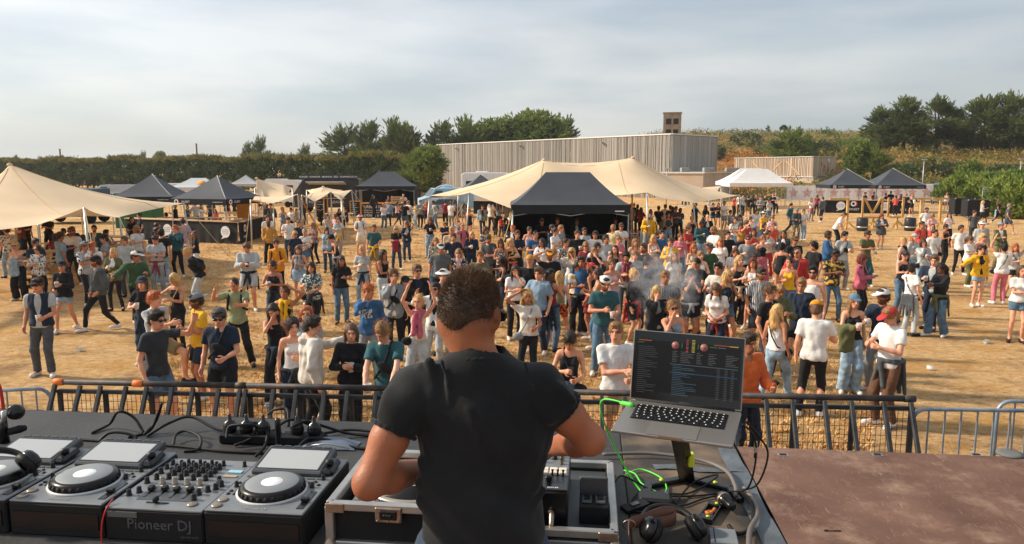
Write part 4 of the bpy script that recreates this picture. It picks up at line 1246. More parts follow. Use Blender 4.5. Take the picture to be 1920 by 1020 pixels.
timber_letter('timber letter M behind the woman in denim skirt',1636,46.5,[(-.62,.7,-.62,1.95),(.56,.7,.56,1.95),(-.52,1.9,-.02,1.0),(.02,1.0,.46,1.9),(-.5,.72,.45,.72)],[(-.3,.75),(.1,.75)])
timber_letter('timber letter U in the middle of the row',1678,46.5,[(-.42,.72,-.42,1.95),(.46,.72,.46,1.95),(-.3,.74,.36,.74)],[(.2,.75)])
timber_letter('timber letter T fourth in the row',1727,46.5,[(-.62,1.88,.62,1.88),(0,.55,0,1.82)],[(0,1.82)])
timber_letter('timber letter T at the right end of the row',1757,46,[(-.35,1.9,.58,1.9),(.2,.55,.2,1.83)],[(.2,1.83)])
for k,(px,Y,lb)in enumerate([(1618,45,'dark barrel at the foot of the timber M'),(1708,45,'dark barrel right of the timber U')]):
 e=empty('barrel',on_ground(px,Y),0,lb,'barrel','barrels between the timber letters')
 q=MB();q.lathe([(.28,0),(.32,.08),(.33,.4),(.32,.72),(.28,.8),(.25,.78),(.25,.74),(0,.74)],18);q.build('body',VBLACK,e)
 q=MB();q.lathe([(.325,.2),(.335,.22),(.335,.26),(.325,.28)],18,caps=False);q.build('hoop',STEEL,e)
for k,(px,pt,Y,lb)in enumerate([(1733,300,92,'grey lamp post behind the parked vans'),(1915,299,84,'grey lamp post at the right edge of the picture'),(1251,317,80,'short floodlight pole at the corner of the hall')]):
 t_=atd(px,pt,Y);e=empty('lamp_post',(t_.x,Y,0),0,lb,'lamp post')
 q=MB();q.tube([(0,0,0),(0,0,t_.z)],[.07,.05],8);q.build('post',FSTEEL,e)
 q=MB();q.box((0,-.1,t_.z+.04),(.6,.28,.09),ch=.03);q.build('lamp_head',FSTEEL,e)
for k,(px,pt,Y,lb)in enumerate([(112,280,150,'thin brown pole above the hedge on the left'),(368,270,140,'thin brown pole above the hedge behind the bar')]):
 t_=atd(px,pt,Y);e=empty('wooden_pole',(t_.x,Y,0),0,lb,'pole')
 q=MB();q.tube([(0,0,0),(0,0,t_.z)],[.22,.15],8);q.build('shaft',mat('pole_brown',(120,92,78),var=.15),e)
 q=MB();q.box((0,0,t_.z+.04),(.36,.36,.1),ch=.03);q.build('cap',mat('pole_brown',(120,92,78)),e)
e=empty('tension_strap',at(560,366,2.38),0,'orange tension strap running from the small tent to the ground','strap')
a_,b_=at(560,366,2.38),at(602,437,0)
q=MB();q.bar((0,0,0),tuple((b_-a_)*.98),.09,.012);q.build('webbing',mat('orange_strap',(222,158,70),var=.1),e)
q=MB();q.tube([tuple((b_-a_)*.97),tuple((b_-a_)*1.0)],.03,6);q.build('stake',STEEL,e)
def picnic(label,px,Y,rz):
 e=empty('picnic_table',on_ground(px,Y),rz,label,'table','picnic tables')
 for k in range(4):
  q=MB();q.box((0,-.27+.18*k,.74),(1.8,.165,.04),ch=.008);q.build('plank',POLEW,e)
 for y in(-.65,.65):
  q=MB();q.box((0,y,.45),(1.8,.26,.04),ch=.008);q.build('bench',POLEW,e)
 for x in(-.65,.65):
  q=MB();q.bar((x,-.7,0),(x,-.25,.72),.07,.05);q.bar((x,.7,0),(x,.25,.72),.07,.05);q.bar((x,-.75,.42),(x,.75,.42),.05,.08,up=(1,0,0));q.build('trestle',POLEW,e)
for px,Y,rz,lb in[(60,27,R(10),'picnic table under the left tent behind the blonde woman'),(118,30,R(-5),'picnic table under the left tent, middle'),(176,29,R(15),'picnic table under the left tent near the raised edge'),(215,33,R(-20),'picnic table at the right end of the left tent'),(590,50,R(5),'picnic bench under the pale awning'),(640,50.5,R(-8),'picnic bench right of the tall chalkboard')]:
 picnic(lb,px,Y,rz)
print('festival',round(time.time()-T0,1))
# STAGE AND DJ GEAR
YAW=R(-6.0)
cY,sY=math.cos(YAW),math.sin(YAW)
def to_stage(p):return Vector((p.x*cY+p.y*sY,-p.x*sY+p.y*cY,p.z))
def from_stage(p):p=Vector(p);return Vector((p.x*cY-p.y*sY,p.x*sY+p.y*cY,p.z))
def sat(px,py,z):return to_stage(at(px,py,z))
SZ,TZ=1.60,2.51
PLY=None
def ply_material():
 m=bpy.data.materials.new('stage_plywood');m.use_nodes=True
 t=m.node_tree;b=t.nodes['Principled BSDF'];lk=t.links.new
 tcn=t.nodes.new('ShaderNodeTexCoord')
 def N(scale,det,st=(1,1,1),ro=.6,dist=0):
  mp_=t.nodes.new('ShaderNodeMapping');mp_.inputs['Scale'].default_value=st;lk(tcn.outputs['Object'],mp_.inputs['Vector'])
  n=t.nodes.new('ShaderNodeTexNoise');n.inputs['Scale'].default_value=scale;n.inputs['Detail'].default_value=det;n.inputs['Roughness'].default_value=ro
  n.inputs['Distortion'].default_value=dist
  lk(mp_.outputs['Vector'],n.inputs['Vector']);return n.outputs['Fac']
 def RP(s,*els):
  r_=t.nodes.new('ShaderNodeValToRGB');e=r_.color_ramp.elements
  while len(e)<len(els):e.new(.5)
  for i,(p,c)in enumerate(els):e[i].position=p;e[i].color=c if len(c)==4 else lin(c)
  lk(s,r_.inputs['Fac']);return r_.outputs['Color']
 def MX(f,a,b_):
  x=t.nodes.new('ShaderNodeMixRGB');lk(f,x.inputs['Fac']);lk(a,x.inputs['Color1']);lk(b_,x.inputs['Color2']);return x.outputs['Color']
 base=RP(N(1.6,8),(.3,(90,65,55)),(.7,(124,94,80)))
 dust=RP(N(2.4,9,ro=.72),(.50,(0,0,0,1)),(.72,(.75,.75,.75,1)))
 c1=MX(dust,base,RP(N(20,4),(.3,(150,122,104)),(.7,(178,150,128))))
 scr=RP(N(9,3,(6,.5,1),.5,2.5),(.66,(0,0,0,1)),(.70,(.5,.5,.5,1)))
 c2=MX(scr,c1,RP(N(5,2),(.4,(172,146,124)),(.6,(190,164,140))))
 speck=RP(N(70,2),(.70,(0,0,0,1)),(.74,(.8,.8,.8,1)))
 c3=MX(speck,c2,RP(N(5,2),(.4,(196,168,130)),(.6,(206,180,146))))
 lk(c3,b.inputs['Base Color']);b.inputs['Roughness'].default_value=.72;b.inputs['Specular IOR Level'].default_value=.2
 bp_=t.nodes.new('ShaderNodeBump');bp_.inputs['Strength'].default_value=.25;bp_.inputs['Distance'].default_value=.004
 lk(N(60,5),bp_.inputs['Height']);lk(bp_.outputs['Normal'],b.inputs['Normal'])
 return m
PLY=ply_material()
BLK=mat('matt_black',(24,25,27),rough=.7,var=.12,scale=8)
RUB=mat('black_rubber',(26,26,28),rough=.6,var=.1,scale=20)
GLB=mat('gloss_black',(22,23,25),rough=.25,var=0,spec=.5)
ALU=mat('case_aluminium',(178,176,172),rough=.38,metal=.75,var=.12,scale=12)
SCREW=mat('worn_nickel',(168,150,132),rough=.35,metal=.85,var=.2,scale=30)
GAF=mat('gaffer_tape',(104,112,118),rough=.6,c2=(78,84,90),scale=7,bump=.6,bscale=25)
yF=sat(1660,847,SZ).y
stg=empty('stage_deck',(0,0,0),YAW,kind='structure')
xs0=sat(1745,846,SZ).x
k_=0
for ix in range(-4,3):
 for iy in range(4):
  x0=xs0+ix*2.0;y1=yF-iy*2.0;y0=y1-2.0
  q=MB();q.box((1.0,1.0,-.02),(1.994,1.994,.04),ch=.002)
  if k_==0:deck_me=q.mesh('deck_panel');k_=1
  link('deck_panel',deck_me,stg,PLY,(x0,y0,SZ))
q=MB();q.box((xs0-1,yF-4,SZ-.09),(13.9,7.9,.09));q.build('substructure',BLK,stg)
q=MB();q.grid([[(xs0-8+14*k/60,yF-.06+.03*math.sin(k*1.7),z)for k in range(61)]for z in(0,SZ-.14)]);q.build('stage_skirt',BARCLOTH,stg)
for px in(1468,1645,1830):
 p=sat(px,853,SZ);q=MB();q.box((p.x,p.y,SZ+.002),(.075,.05,.004));o=q.build('edge_plate',ALU,stg)
 q=MB();q.box((p.x,p.y,SZ+.0055),(.05,.028,.003));q.build('plate_slot',BLK,o)
p=sat(1893,852,SZ);q=MB();q.lathe([(0,.002),(.075,.002),(.09,.0),(.09,.012),(.06,.016),(0,.016)][1:],20,Matrix.Translation((p.x,p.y,SZ)));q.build('rubber_disc',mat('grey_rubber',(104,106,104),var=.1),stg)
p=at(1552,996,SZ);e=empty('felt_pen',p,YAW+.05,'thin dark pen lying on the brown stage floor','pen')
q=MB();q.tube([(0,0,.005),(.075,0,.005)],.004,6);q.build('barrel',mat('pen_brown',(92,66,48)),e);q=MB();q.tube([(-.02,0,.005),(0,0,.005)],.005,6);q.build('cap',GLB,e)
xR=sat(1468,1010,TZ).x;yB=(sat(300,786,TZ).y+sat(1380,806,TZ).y)/2;y0t=2.06;xL=-3.4
TT=mat('black_table_ply',(52,52,53),rough=.6,c2=(66,66,66),scale=3,bump=.25,bscale=60)
TW=mat('worn_table_ply',(62,58,54),rough=.65,c2=(132,112,90),scale=3.5,detail=8,lo=.45,hi=.68)
tb=empty('dj_table',(0,0,SZ),YAW,'long black covered table carrying the music players','table')
hT=TZ-SZ
xs1=sat(1172,900,TZ).x
q=MB();q.box(((xL+xs1)/2,(y0t+yB)/2,hT-.02),(xs1-xL,yB-y0t,.04),ch=.004);q.build('table_top',TT,tb)
q=MB();q.box(((xs1+xR)/2+.001,(y0t+yB)/2,hT-.021),(xR-xs1-.002,yB-y0t,.04),ch=.004);q.build('side_top',TW,tb)
q=MB();q.grid([[(xL+(xR-xL)*k/60,y0t-.004+.01*math.sin(k*2.1),z)for k in range(61)]for z in(.01,hT-.005)]);q.build('front_cloth',BARCLOTH,tb)
q=MB();q.grid([[(xR+.006+(.05*max(0,1-z/hT))*(1+.6*math.sin(k*1.9)),y0t+(yB-y0t)*k/30,z)for k in range(31)]for z in(.01,hT*.5,hT+.003)]);q.build('side_cloth',BLK,tb)
q=MB();q.grid([[(xL+(xR-xL)*k/60,yB+.01+.01*math.sin(k*2.1),z)for k in range(61)]for z in(.01,hT-.005)]);q.build('back_cloth',BARCLOTH,tb)
for x in(xL+.2,-1.2,xR-.2):
 for y in(y0t+.15,yB-.15):
  q=MB();q.box((x,y,(hT-.04)/2),(.06,.06,hT-.04));q.build('leg',BLK,tb)
def tape(pts,w_,z=hT+.0025):
 q=MB();P=[Vector(p)for p in pts];rows=[]
 for i,p in enumerate(P):
  t_=(P[min(i+1,len(P)-1)]-P[max(i-1,0)]).normalized();n_=Vector((-t_.y,t_.x))
  rows.append([(p.x+n_.x*s_,p.y+n_.y*s_,z+.0015*math.sin(i*3.1+s_*40))for s_ in(-w_/2,0,w_/2)])
 q.grid(rows);q.build('tape_strip',GAF,tb)
tape([(xR-.04+.004*math.sin(k),2.25+.9*k/12)for k in range(13)],.075)
pT=sat(1300,880,TZ)
tape([(xs1+.12+(xR-xs1-.14)*k/8,pT.y+.01*math.sin(k))for k in range(9)],.045,hT+.0045)
DECK=mat('player_graphite',(122,126,129),rough=.42,var=.06,scale=20,metal=.2,spec=.5)
DECK2=mat('player_dark_plate',(82,85,88),rough=.45,var=.06,scale=20,metal=.15)
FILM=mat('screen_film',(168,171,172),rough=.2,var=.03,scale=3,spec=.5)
BTN=mat('button_grey',(96,98,98),rough=.5,var=.05)
KNB=mat('knob_black',(24,25,27),rough=.45,var=.05)
KNW=mat('knob_silver',(150,140,128),rough=.35,metal=.6,var=.1)
PADW=mat('pad_ivory',(226,214,196),rough=.55,var=.04)
JOGT=mat('jog_plate',(142,146,148),rough=.5,metal=.35,var=.04)
JOGR=mat('jog_rim',(44,42,41),rough=.3,metal=.5,var=.1)
def knob_mesh(r,h):
 q=MB();q.lathe([(r,0),(r,h*.12),(r*.82,h*.2),(r*.72,h*.95),(r*.62,h),(0,h)],12);q.box((0,-r*.4,h+.0006),(r*.22,r*.7,.0012));return q.mesh('knob')
KN_S,KN_M=knob_mesh(.0085,.019),knob_mesh(.0105,.021)
KN_W=knob_mesh(.0115,.024)
def player(label,x0,yf,group):
 W_,D_,H_=.329,.453,.112
 e=empty('dj_player',from_stage((x0,yf,TZ)),YAW,label,'media player',group)
 q=MB();q.box((W_/2,D_/2,H_/2),(W_,D_,H_),ch=.006);q.build('body',BLK,e)
 q=MB();q.box((W_/2,D_/2,H_+.003),(W_-.004,D_-.004,.008),ch=.003);q.build('top_plate',DECK,e)
 z=H_+.007
 M_=Matrix.Translation((W_/2-.008,D_-.088,z+.022))@Euler((R(9),0,0)).to_matrix().to_4x4()
 q=MB();q.box((0,0,-.008),(.258,.176,.036),ch=.006,M=M_);d_=q.build('display_housing',DECK2,e)
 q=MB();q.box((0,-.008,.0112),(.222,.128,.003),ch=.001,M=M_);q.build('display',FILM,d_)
 q=MB();q.box((0,.0,.0105),(.236,.148,.0015),M=M_);q.build('display_bezel',GLB,d_)
 bm=MB();bm.box((0,0,0),(.028,.007,.004),ch=.001);bme=bm.mesh('button')
 for k in range(6):
  o=link('button',bme,e,DECK2);o.matrix_local=M_@Matrix.Translation((-.095+.038*k,.080,.011))
 for k in range(8):
  link('button',bme,e,BTN,(.038+.036*k,D_-.192,z+.002))
 q=MB();q.box((W_-.028,D_-.115,z+.014),(.042,.10,.028),rot=(R(7),0,0),ch=.01);s_=q.build('selector_block',GLB,e)
 q=MB();q.lathe([(.014,0),(.016,.004),(.013,.016),(0,.018)],14,Matrix.Translation((W_-.03,D_-.125,z+.03)));q.build('selector_knob',KNB,s_)
 cx,cy,rj=W_/2-.004,.158,.104
 q=MB();q.lathe([(rj+.012,0),(rj+.013,.004),(rj+.006,.006)],40,Matrix.Translation((cx,cy,z)),caps=False);q.build('jog_ring',mat('jog_outer_ring',(196,198,198),rough=.35,var=0),e)
 q=MB();q.lathe([(rj,.0),(rj+.003,.006),(rj-.001,.024),(rj-.012,.031),(rj-.016,.031)],44,Matrix.Translation((cx,cy,z)),caps=False);j=q.build('jog_wheel',JOGR,e)
 dm=MB();dm.lathe([(.0085,0),(.007,.003),(0,.004)],10);dme=dm.mesh('grip_dimple')
 for k in range(28):
  a=6.2832*k/28
  o=link('grip_dimple',dme,j,BLK);o.matrix_local=Matrix.Translation((cx+(rj+.0018)*math.cos(a),cy+(rj+.0018)*math.sin(a),z+.014))@Euler((0,R(82),0)).to_matrix().to_4x4()if False else Matrix.Translation((cx+(rj+.0012)*math.cos(a),cy+(rj+.0012)*math.sin(a),z+.014))@Matrix.Rotation(a,4,'Z')@Matrix.Rotation(R(80),4,'Y')
 q=MB();q.lathe([(rj-.016,.0305),(rj-.018,.032),(.036,.0325)],44,Matrix.Translation((cx,cy,z)),caps=False);q.build('jog_top',JOGT,j)
 q=MB();q.lathe([(.036,.0322),(.035,.0332),(0,.0332)],30,Matrix.Translation((cx,cy,z)),caps=False);q.build('jog_display',mat('jog_display',(236,238,238),rough=.3,var=0),j)
 q=MB();q.box((W_-.026,.098,z+.001),(.022,.128,.003));sl=q.build('pitch_slot',GLB,e)
 q=MB();q.box((W_-.026,.085,z+.010),(.028,.016,.014),ch=.003);q.build('pitch_cap',KNB,sl)
 rb=MB();rb.lathe([(.017,0),(.017,.004),(.014,.006),(0,.006)],20);rme=rb.mesh('play_button')
 link('play_button',rme,e,KNW,(.030,.030,z));link('cue_button',rme,e,KNW,(.030,.072,z))
 sb_=MB();sb_.lathe([(.007,0),(.007,.003),(0,.004)],12);sme=sb_.mesh('round_button')
 for(x,y)in((.024,.118),(.046,.118),(.024,.140),(.046,.140),(.022,.205),(.042,.208),(.06,.225),(W_-.06,.225),(W_-.03,.215),(W_-.05,.238)):
  link('round_button',sme,e,KNB,(x,y,z))
 for(x,y)in((.026,.176),(W_-.03,.262),(W_-.045,.196)):
  link('knob',KN_S,e,KNB,(x,y,z))
 for k in range(3):
  link('button',bme,e,BTN,(.05,.226+.014*k,z+.001));link('button',bme,e,BTN,(W_-.06,.208+.013*k,z+.001))
 q=MB();q.box((W_/2,-.002,H_*.5),(W_-.03,.004,H_*.5));q.build('front_strip',GLB,e)
 lettering('Pioneer DJ',.016,mat('logo_grey',(170,172,174),var=0),e,(W_/2,.022,z+.001),(0,0,0),depth=.001)
 return e
pm=sat(194,946,TZ+.119)
yP,x0m=pm.y,pm.x
player('black media player cut off by the left picture edge',x0m-.337*2,yP,'media players')
player('black media player left of the mixer',x0m-.335,yP,'media players')
player('black media player right of the mixer',x0m+.337,yP,'media players')
def club_mixer():
 W_,D_,H_=.332,.414,.104
 e=empty('dj_mixer',from_stage((x0m+.001,yP,TZ)),YAW,'four channel DJ mixer between the media players','mixer')
 q=MB();q.box((W_/2,D_/2,H_/2),(W_,D_,H_),ch=.005);q.build('body',BLK,e)
 q=MB();q.box((W_/2,D_/2,H_+.003),(W_-.004,D_-.004,.008),ch=.002);q.build('top_plate',DECK,e)
 z=H_+.007
 for c in range(4):
  x=.085+.045*c
  for r_ in range(5):
   y=D_-.05-.033*r_
   link('knob',KN_M if r_ else KN_S,e,KNB,(x,y,z))
   link('knob',KN_S,e,KNB,(x-.021,y-.012,z))if r_ in(0,1,2)and c in(0,1,2,3)else None
  link('colour_knob',KN_W,e,KNW,(x,D_-.222,z))
  q=MB();q.box((x,.118,z+.0012),(.007,.075,.003));f=q.build('fader_slot',GLB,e)
  q=MB();q.box((x,.128+.004*(c%2),z+.012),(.021,.022,.018),ch=.004);q.build('fader_cap',KNB,f)
  q=MB();q.box((x+.014,.168,z+.0015),(.014,.006,.003));q.build('cue_button',PADW,e)
 q=MB();q.box((.155,.045,z+.0012),(.075,.007,.003));f=q.build('crossfader_slot',GLB,e)
 q=MB();q.box((.150,.045,z+.012),(.014,.024,.02),ch=.004);q.build('crossfader_cap',KNB,f)
 q=MB();q.box((.165,.115,z+.0006),(.19,.105,.0012));q.build('fader_panel',DECK2,e)
 for(x,y)in((.03,D_-.06),(.03,D_-.10),(.03,D_-.14),(.028,.09),(.048,.115),(.03,.19),(.30,D_-.05),(.275,D_-.19),(.30,.19),(.292,.165),(.275,.145),(.257,.118),(.292,.195),(.262,.078),(.045,D_-.19)):
  link('knob',KN_S if y>.3 else KN_M,e,KNB,(x,y,z))
 q=MB();q.box((.292,D_-.105,z+.002),(.05,.022,.004));q.build('small_display',mat('lcd_blue',(150,196,214),rough=.3,var=.05),e)
 q=MB();q.box((.292,D_-.145,z+.002),(.05,.016,.004));q.build('small_display',mat('lcd_tan',(176,156,128),rough=.3,var=.05),e)
 link('play_button',bpy.data.meshes['play_button'],e,KNW,(.275,.045,z))
 LOG=mat('logo_grey',(170,172,174),var=0)
 lettering('Pioneer DJ',.050,mat('logo_dark',(84,87,90),var=0),e,(.185,-.001,H_*.56),depth=.002)
 lettering('DJM-900 NXS2',.010,mat('logo_dark',(84,87,90),var=0),e,(.285,-.001,H_*.2),depth=.001)
 q=MB();q.box((.062,-.002,H_*.86),(.10,.003,.018));q.build('label_strip',mat('label_grey',(96,98,98),var=.05),e)
 return e
club_mixer()
def flight_frame(e,W_,D_,H_,lat=True):
 q=MB();t_=.012
 q.box((W_/2,t_/2+.006,H_/2),(W_-.02,t_,H_-.02));q.build('front_panel',BLK,e)
 q=MB();q.box((W_/2,D_-t_/2-.006,H_/2),(W_-.02,t_,H_-.02));q.build('rear_panel',BLK,e)
 for x in(t_/2+.006,W_-t_/2-.006):
  q=MB();q.box((x,D_/2,H_/2),(t_,D_-.04,H_-.02));q.build('side_panel',BLK,e)
 q=MB();q.box((W_/2,D_/2,.008),(W_-.04,D_-.04,.01));q.build('floor_panel',BLK,e)
 for(a,b)in(((0,0),(W_,0)),((W_,0),(W_,D_)),((W_,D_),(0,D_)),((0,D_),(0,0))):
  q=MB();q.bar((a[0],a[1],H_),(b[0],b[1],H_),.026,.026,ch=.003);q.build('edge_rail',ALU,e)
  q=MB();q.bar((a[0],a[1],.013),(b[0],b[1],.013),.024,.024,ch=.003);q.build('edge_rail',ALU,e)
 for x in(0,W_):
  for y in(0,D_):
   q=MB();q.bar((x,y,.02),(x,y,H_),.028,.028,ch=.003);q.build('edge_post',ALU,e)
   q=MB();q.lathe([(0,-.024),(.016,-.018),(.024,0),(.016,.018),(0,.024)],14,Matrix.Translation((x,y-.006,.014)));q.build('ball_corner',SCREW,e)
   q=MB();q.box((x+(.02 if x==0 else-.02),y+(-.015 if y==0 else.015),H_-.003),(.06,.006,.03),ch=.002);q.build('corner_brace',SCREW,e)
 if lat:
  q=MB();q.box((W_*.37,-.016,H_-.018),(.085,.008,.05),ch=.006);l=q.build('butterfly_latch',SCREW,e)
  q=MB();q.box((W_*.37,-.022,H_-.016),(.055,.008,.03),ch=.003);q.box((W_*.37,-.028,H_-.016),(.03,.008,.012),ch=.003);q.build('latch_turn',GLB,l)
  for dx in(-.034,0,.034):
   q=MB();q.lathe([(.004,0),(.003,.003),(0,.004)],8,Matrix.Translation((W_*.37+dx,-.02,H_-.036))@Euler((math.pi/2,0,0)).to_matrix().to_4x4());q.build('rivet',SCREW,l)
pc=sat(612,946,TZ+.14)
CW_,CD_=.52,.44
tc_=empty('turntable_case',from_stage((pc.x+.012,pc.y,TZ)),YAW,'aluminium edged flight case with latch left of the DJ','flight case')
flight_frame(tc_,CW_,CD_,.14)
tt=empty('turntable',from_stage((pc.x+.045,pc.y+.035,TZ+.02)),YAW,'pale turntable inside the flight case left of the DJ','turntable')
q=MB();q.box((.215,.185,.045),(.43,.37,.09),ch=.006);q.build('plinth',mat('turntable_cream',(206,196,180),rough=.4,var=.04),tt)
M_=Matrix.Translation((.19,.185,.092))
q=MB();q.lathe([(.160,0),(.166,.003),(.166,.018),(.160,.022),(0,.022)],48,M_);q.build('platter',mat('platter_silver',(176,168,156),rough=.35,metal=.7,var=.05),tt)
dm=MB();dm.box((0,0,0),(.004,.004,.004));dme=dm.mesh('strobe_dot')
q=MB()
for row in range(3):
 for k in range(110):
  a=6.2832*k/110;q.box((.190+.1665*math.cos(a),.185+.1665*math.sin(a),.097+.005*row),(.004,.004,.003),rot=(0,0,a))
o=q.build('strobe_dots',GLB,tt);o['kind']='stuff'
q=MB();q.lathe([(.148,.022),(.148,.025),(.05,.0252),(.05,.026),(0,.026)],48,M_);q.build('record',mat('record_black',(28,28,30),rough=.3,var=0),tt)
q=MB();q.lathe([(.05,.0262),(.05,.0268),(.004,.0268),(.003,.034),(0,.034)],30,M_);q.build('record_label',PADW,tt)
q=MB();q.tube([(.385,.30,.10),(.385,.30,.15),(.385,.22,.155),(.375,.12,.15),(.335,.07,.135)],[.022,.016,.006,.006,.009],10);q.build('tonearm',KNW,tt)
q=MB();q.box((.40,.12,.0935),(.018,.16,.004));q.box((.40,.14,.099),(.022,.012,.012),ch=.002);q.build('pitch_slider',GLB,tt)
q=MB();q.lathe([(.02,.09),(.02,.097),(0,.097)],16,Matrix.Translation((.03,.04,0)));q.build('start_button',KNW,tt)
pr=sat(1152,1002,TZ+.05)
TWD,TDP=.46,.56
tr_=empty('mixer_tray',from_stage((pr.x-TWD,pr.y,TZ)),YAW,'open aluminium edged case tray right of the DJ','flight case')
flight_frame(tr_,TWD,TDP,.05,lat=False)
q=MB();q.box((TWD/2,TDP/2,.022),(TWD-.03,TDP-.03,.014));q.build('base_board',mat('tray_board',(70,74,78),rough=.5,var=.1),tr_)
def battle_mixer():
 W_,D_,H_=.266,.40,.125
 e=empty('battle_mixer',from_stage((pr.x-TWD+.045,pr.y+.06,TZ+.03)),YAW,'two channel mixer with ivory pads right of the DJ','mixer')
 q=MB();q.box((W_/2,D_/2,H_/2),(W_,D_,H_),ch=.006);q.build('body',GLB,e)
 q=MB();q.box((W_/2,D_/2+.06,H_+.003),(W_-.004,D_-.125,.008),ch=.002);q.build('top_plate',DECK,e)
 q=MB();q.box((W_/2,.06,H_+.0025),(W_-.004,.11,.006),ch=.002);q.build('fader_plate',mat('fader_plate',(58,60,64),rough=.3,metal=.4,var=.05),e)
 z=H_+.006
 for r_ in range(2):
  for c in range(8):
   q=MB();q.box((.022+.0315*c+(.002 if c>3 else 0),.138+.026*r_,z+.003),(.027,.022,.006),ch=.002);q.build('pad',PADW,e)
 for c in range(2):
  for r_ in range(4):
   link('knob',KN_S,e,KNB,(.085+.09*c,.225+.035*r_,z));link('knob',KN_S,e,KNW,(W_-.03,.215+.03*r_,z))
 for(x,y)in((W_-.055,.26),(W_-.05,.30),(.03,.25),(.03,.29)):link('knob',KN_M,e,KNB,(x,y,z))
 for x in(.07,.20):
  q=MB();q.box((x,.06,z+.001),(.006,.06,.003));f=q.build('fader_slot',GLB,e)
  q=MB();q.box((x,.066,z+.012),(.022,.024,.02),ch=.004);q.build('fader_cap',KNB,f)
 for k in range(3):
  q=MB();q.lathe([(.004,0),(.003,.012),(.005,.02),(0,.022)],10,Matrix.Translation((W_-.02-.018*k,.118,z)));q.build('lever_switch',KNB,e)
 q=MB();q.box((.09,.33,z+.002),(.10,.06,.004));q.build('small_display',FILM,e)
 lettering('DJM-S9',.012,WHITE,e,(W_-.05,.018,z+.0006),(0,0,0),depth=.001)
 for k,x in enumerate((.06,.10,W_-.055)):
  q=MB();q.lathe([(.009,0),(.009,.006),(.005,.006),(.005,.002),(0,.002)],14,Matrix.Translation((x,0,.055))@Euler((math.pi/2,0,0)).to_matrix().to_4x4());q.build('jack_socket',SCREW,e)
 return e
bmx=battle_mixer()
def gear_cable(name,label,pts,r,m,group='cables on the DJ table',plug=None,n=8):
 """pts in stage coordinates (x, y, height above table top)"""
 W_=[from_stage((p[0],p[1],TZ+p[2]))for p in pts]
 o0=W_[0]
 e=empty(name,o0,0,label,'cable',group)
 q=MB();q.tube(bez([w_-o0 for w_ in W_],n),r,8);q.build('cord',m,e)
 if plug:
  d=(W_[1]-W_[0]).normalized()
  q=MB();q.tube([-d*.012,d*.0,d*.035,d*.045],[.008,.009,.008,r],10);q.build('plug',plug,e)
 return e
px0=to_stage(bmx.location)
gear_cable('jack_cable','black cable plugged into the front of the battle mixer',[(px0.x+.215,px0.y-.02,.085),(px0.x+.215,px0.y-.055,.06),(px0.x+.214,px0.y-.07,-.02),(px0.x+.21,px0.y-.11,-.5)],.0035,RUB,plug=SCREW)
e=empty('charger_dock',from_stage((pr.x-.115,pr.y+.10,TZ+.03)),YAW,'grey two bay charger dock inside the tray','charger')
q=MB();q.box((.05,.05,.03),(.095,.10,.06),ch=.003);q.build('body',BLK,e)
q=MB();q.box((.05,.105,.075),(.095,.012,.09),ch=.003);q.build('back_plate',DECK2,e)
for x in(.028,.072):
 q=MB();q.box((x,.05,.064),(.034,.055,.008),ch=.003);b_=q.build('bay',DECK2,e)
 q=MB();q.box((x,.055,.069),(.02,.035,.004));q.build('bay_slot',GLB,b_)
HL,HR_=atd(1180,747,2.47),atd(1390,775,2.33)
hd_=(HR_-HL);LW=hd_.length;lang=math.atan2(hd_.y,hd_.x)
lap=empty('laptop',(HL+HR_)/2,lang,'open silver laptop on a black stand showing dark music software','laptop')
SILV=mat('laptop_aluminium',(146,142,138),rough=.38,metal=.65,var=.03,scale=4)
LD=.25
tb_=Matrix.Rotation(R(6),4,'X')
q=MB();q.box((0,-LD/2+.004,-.006),(LW,LD,.011),ch=.003,M=tb_);q.build('base',SILV,lap)
q=MB();q.box((0,-.088,.0002),(LW*.80,.113,.0016),M=tb_);kb=q.build('keyboard_well',mat('keyboard_well',(30,30,32),rough=.5,var=0),lap)
KEY=mat('laptop_key',(24,25,27),rough=.4,var=0,spec=.5);KEYG=mat('key_glyph',(230,230,226),rough=.5,var=0)
km=MB();km.box((0,0,0),(.0168,.0162,.0022),ch=.0006);kme=km.mesh('key')
gm=MB();gm.box((0,0,0),(.0042,.0042,.0004));gme=gm.mesh('glyph')
wk=LW*.80-.006
for r_ in range(6):
 nk=(14,14,14,13,12,8)[r_]
 for c in range(nk):
  wk_c=wk/nk
  x=-wk/2+wk_c*(c+.5);y=-.040-.0187*r_
  sx=(wk_c-.0024)/.0168
  if r_==5 and c==3:pass
  o=link('key',kme,kb,KEY);o.matrix_local=tb_@Matrix.Translation((x,y,.0022))@Matrix.Diagonal((sx,1 if r_ else.62,1,1))
  g_=link('glyph',gme,kb,KEYG);g_.matrix_local=tb_@Matrix.Translation((x,y,.0037))
q=MB();q.box((0,-.197,.0003),(.155,.094,.0012),M=tb_);q.build('trackpad',mat('trackpad',(158,154,149),rough=.3,metal=.6,var=0),lap)
q=MB();q.box((0,-LD+.006,-.003),(.07,.006,.008),M=tb_);q.build('front_notch',mat('notch_warm',(170,150,130),metal=.6,rough=.3),lap)
tl_=Matrix.Translation((0,.006,0))@Matrix.Rotation(R(-11),4,'X')
LH=.238
q=MB();q.box((0,.002,LH/2),(LW,.006,LH),ch=.002,M=tl_);lid=q.build('lid',SILV,lap)
SCRN=mat('laptop_screen',(26,28,30),rough=.22,var=0,spec=.4)
q=MB();q.box((0,-.0014,LH/2+.002),(LW-.008,.002,LH-.008),M=tl_);q.build('screen_glass',SCRN,lid)
q=MB();q.tube([(-LW*.44,.004,.001),(LW*.44,.004,.001)],.006,8);q.build('hinge',mat('hinge_dark',(44,44,46),var=0),lap)
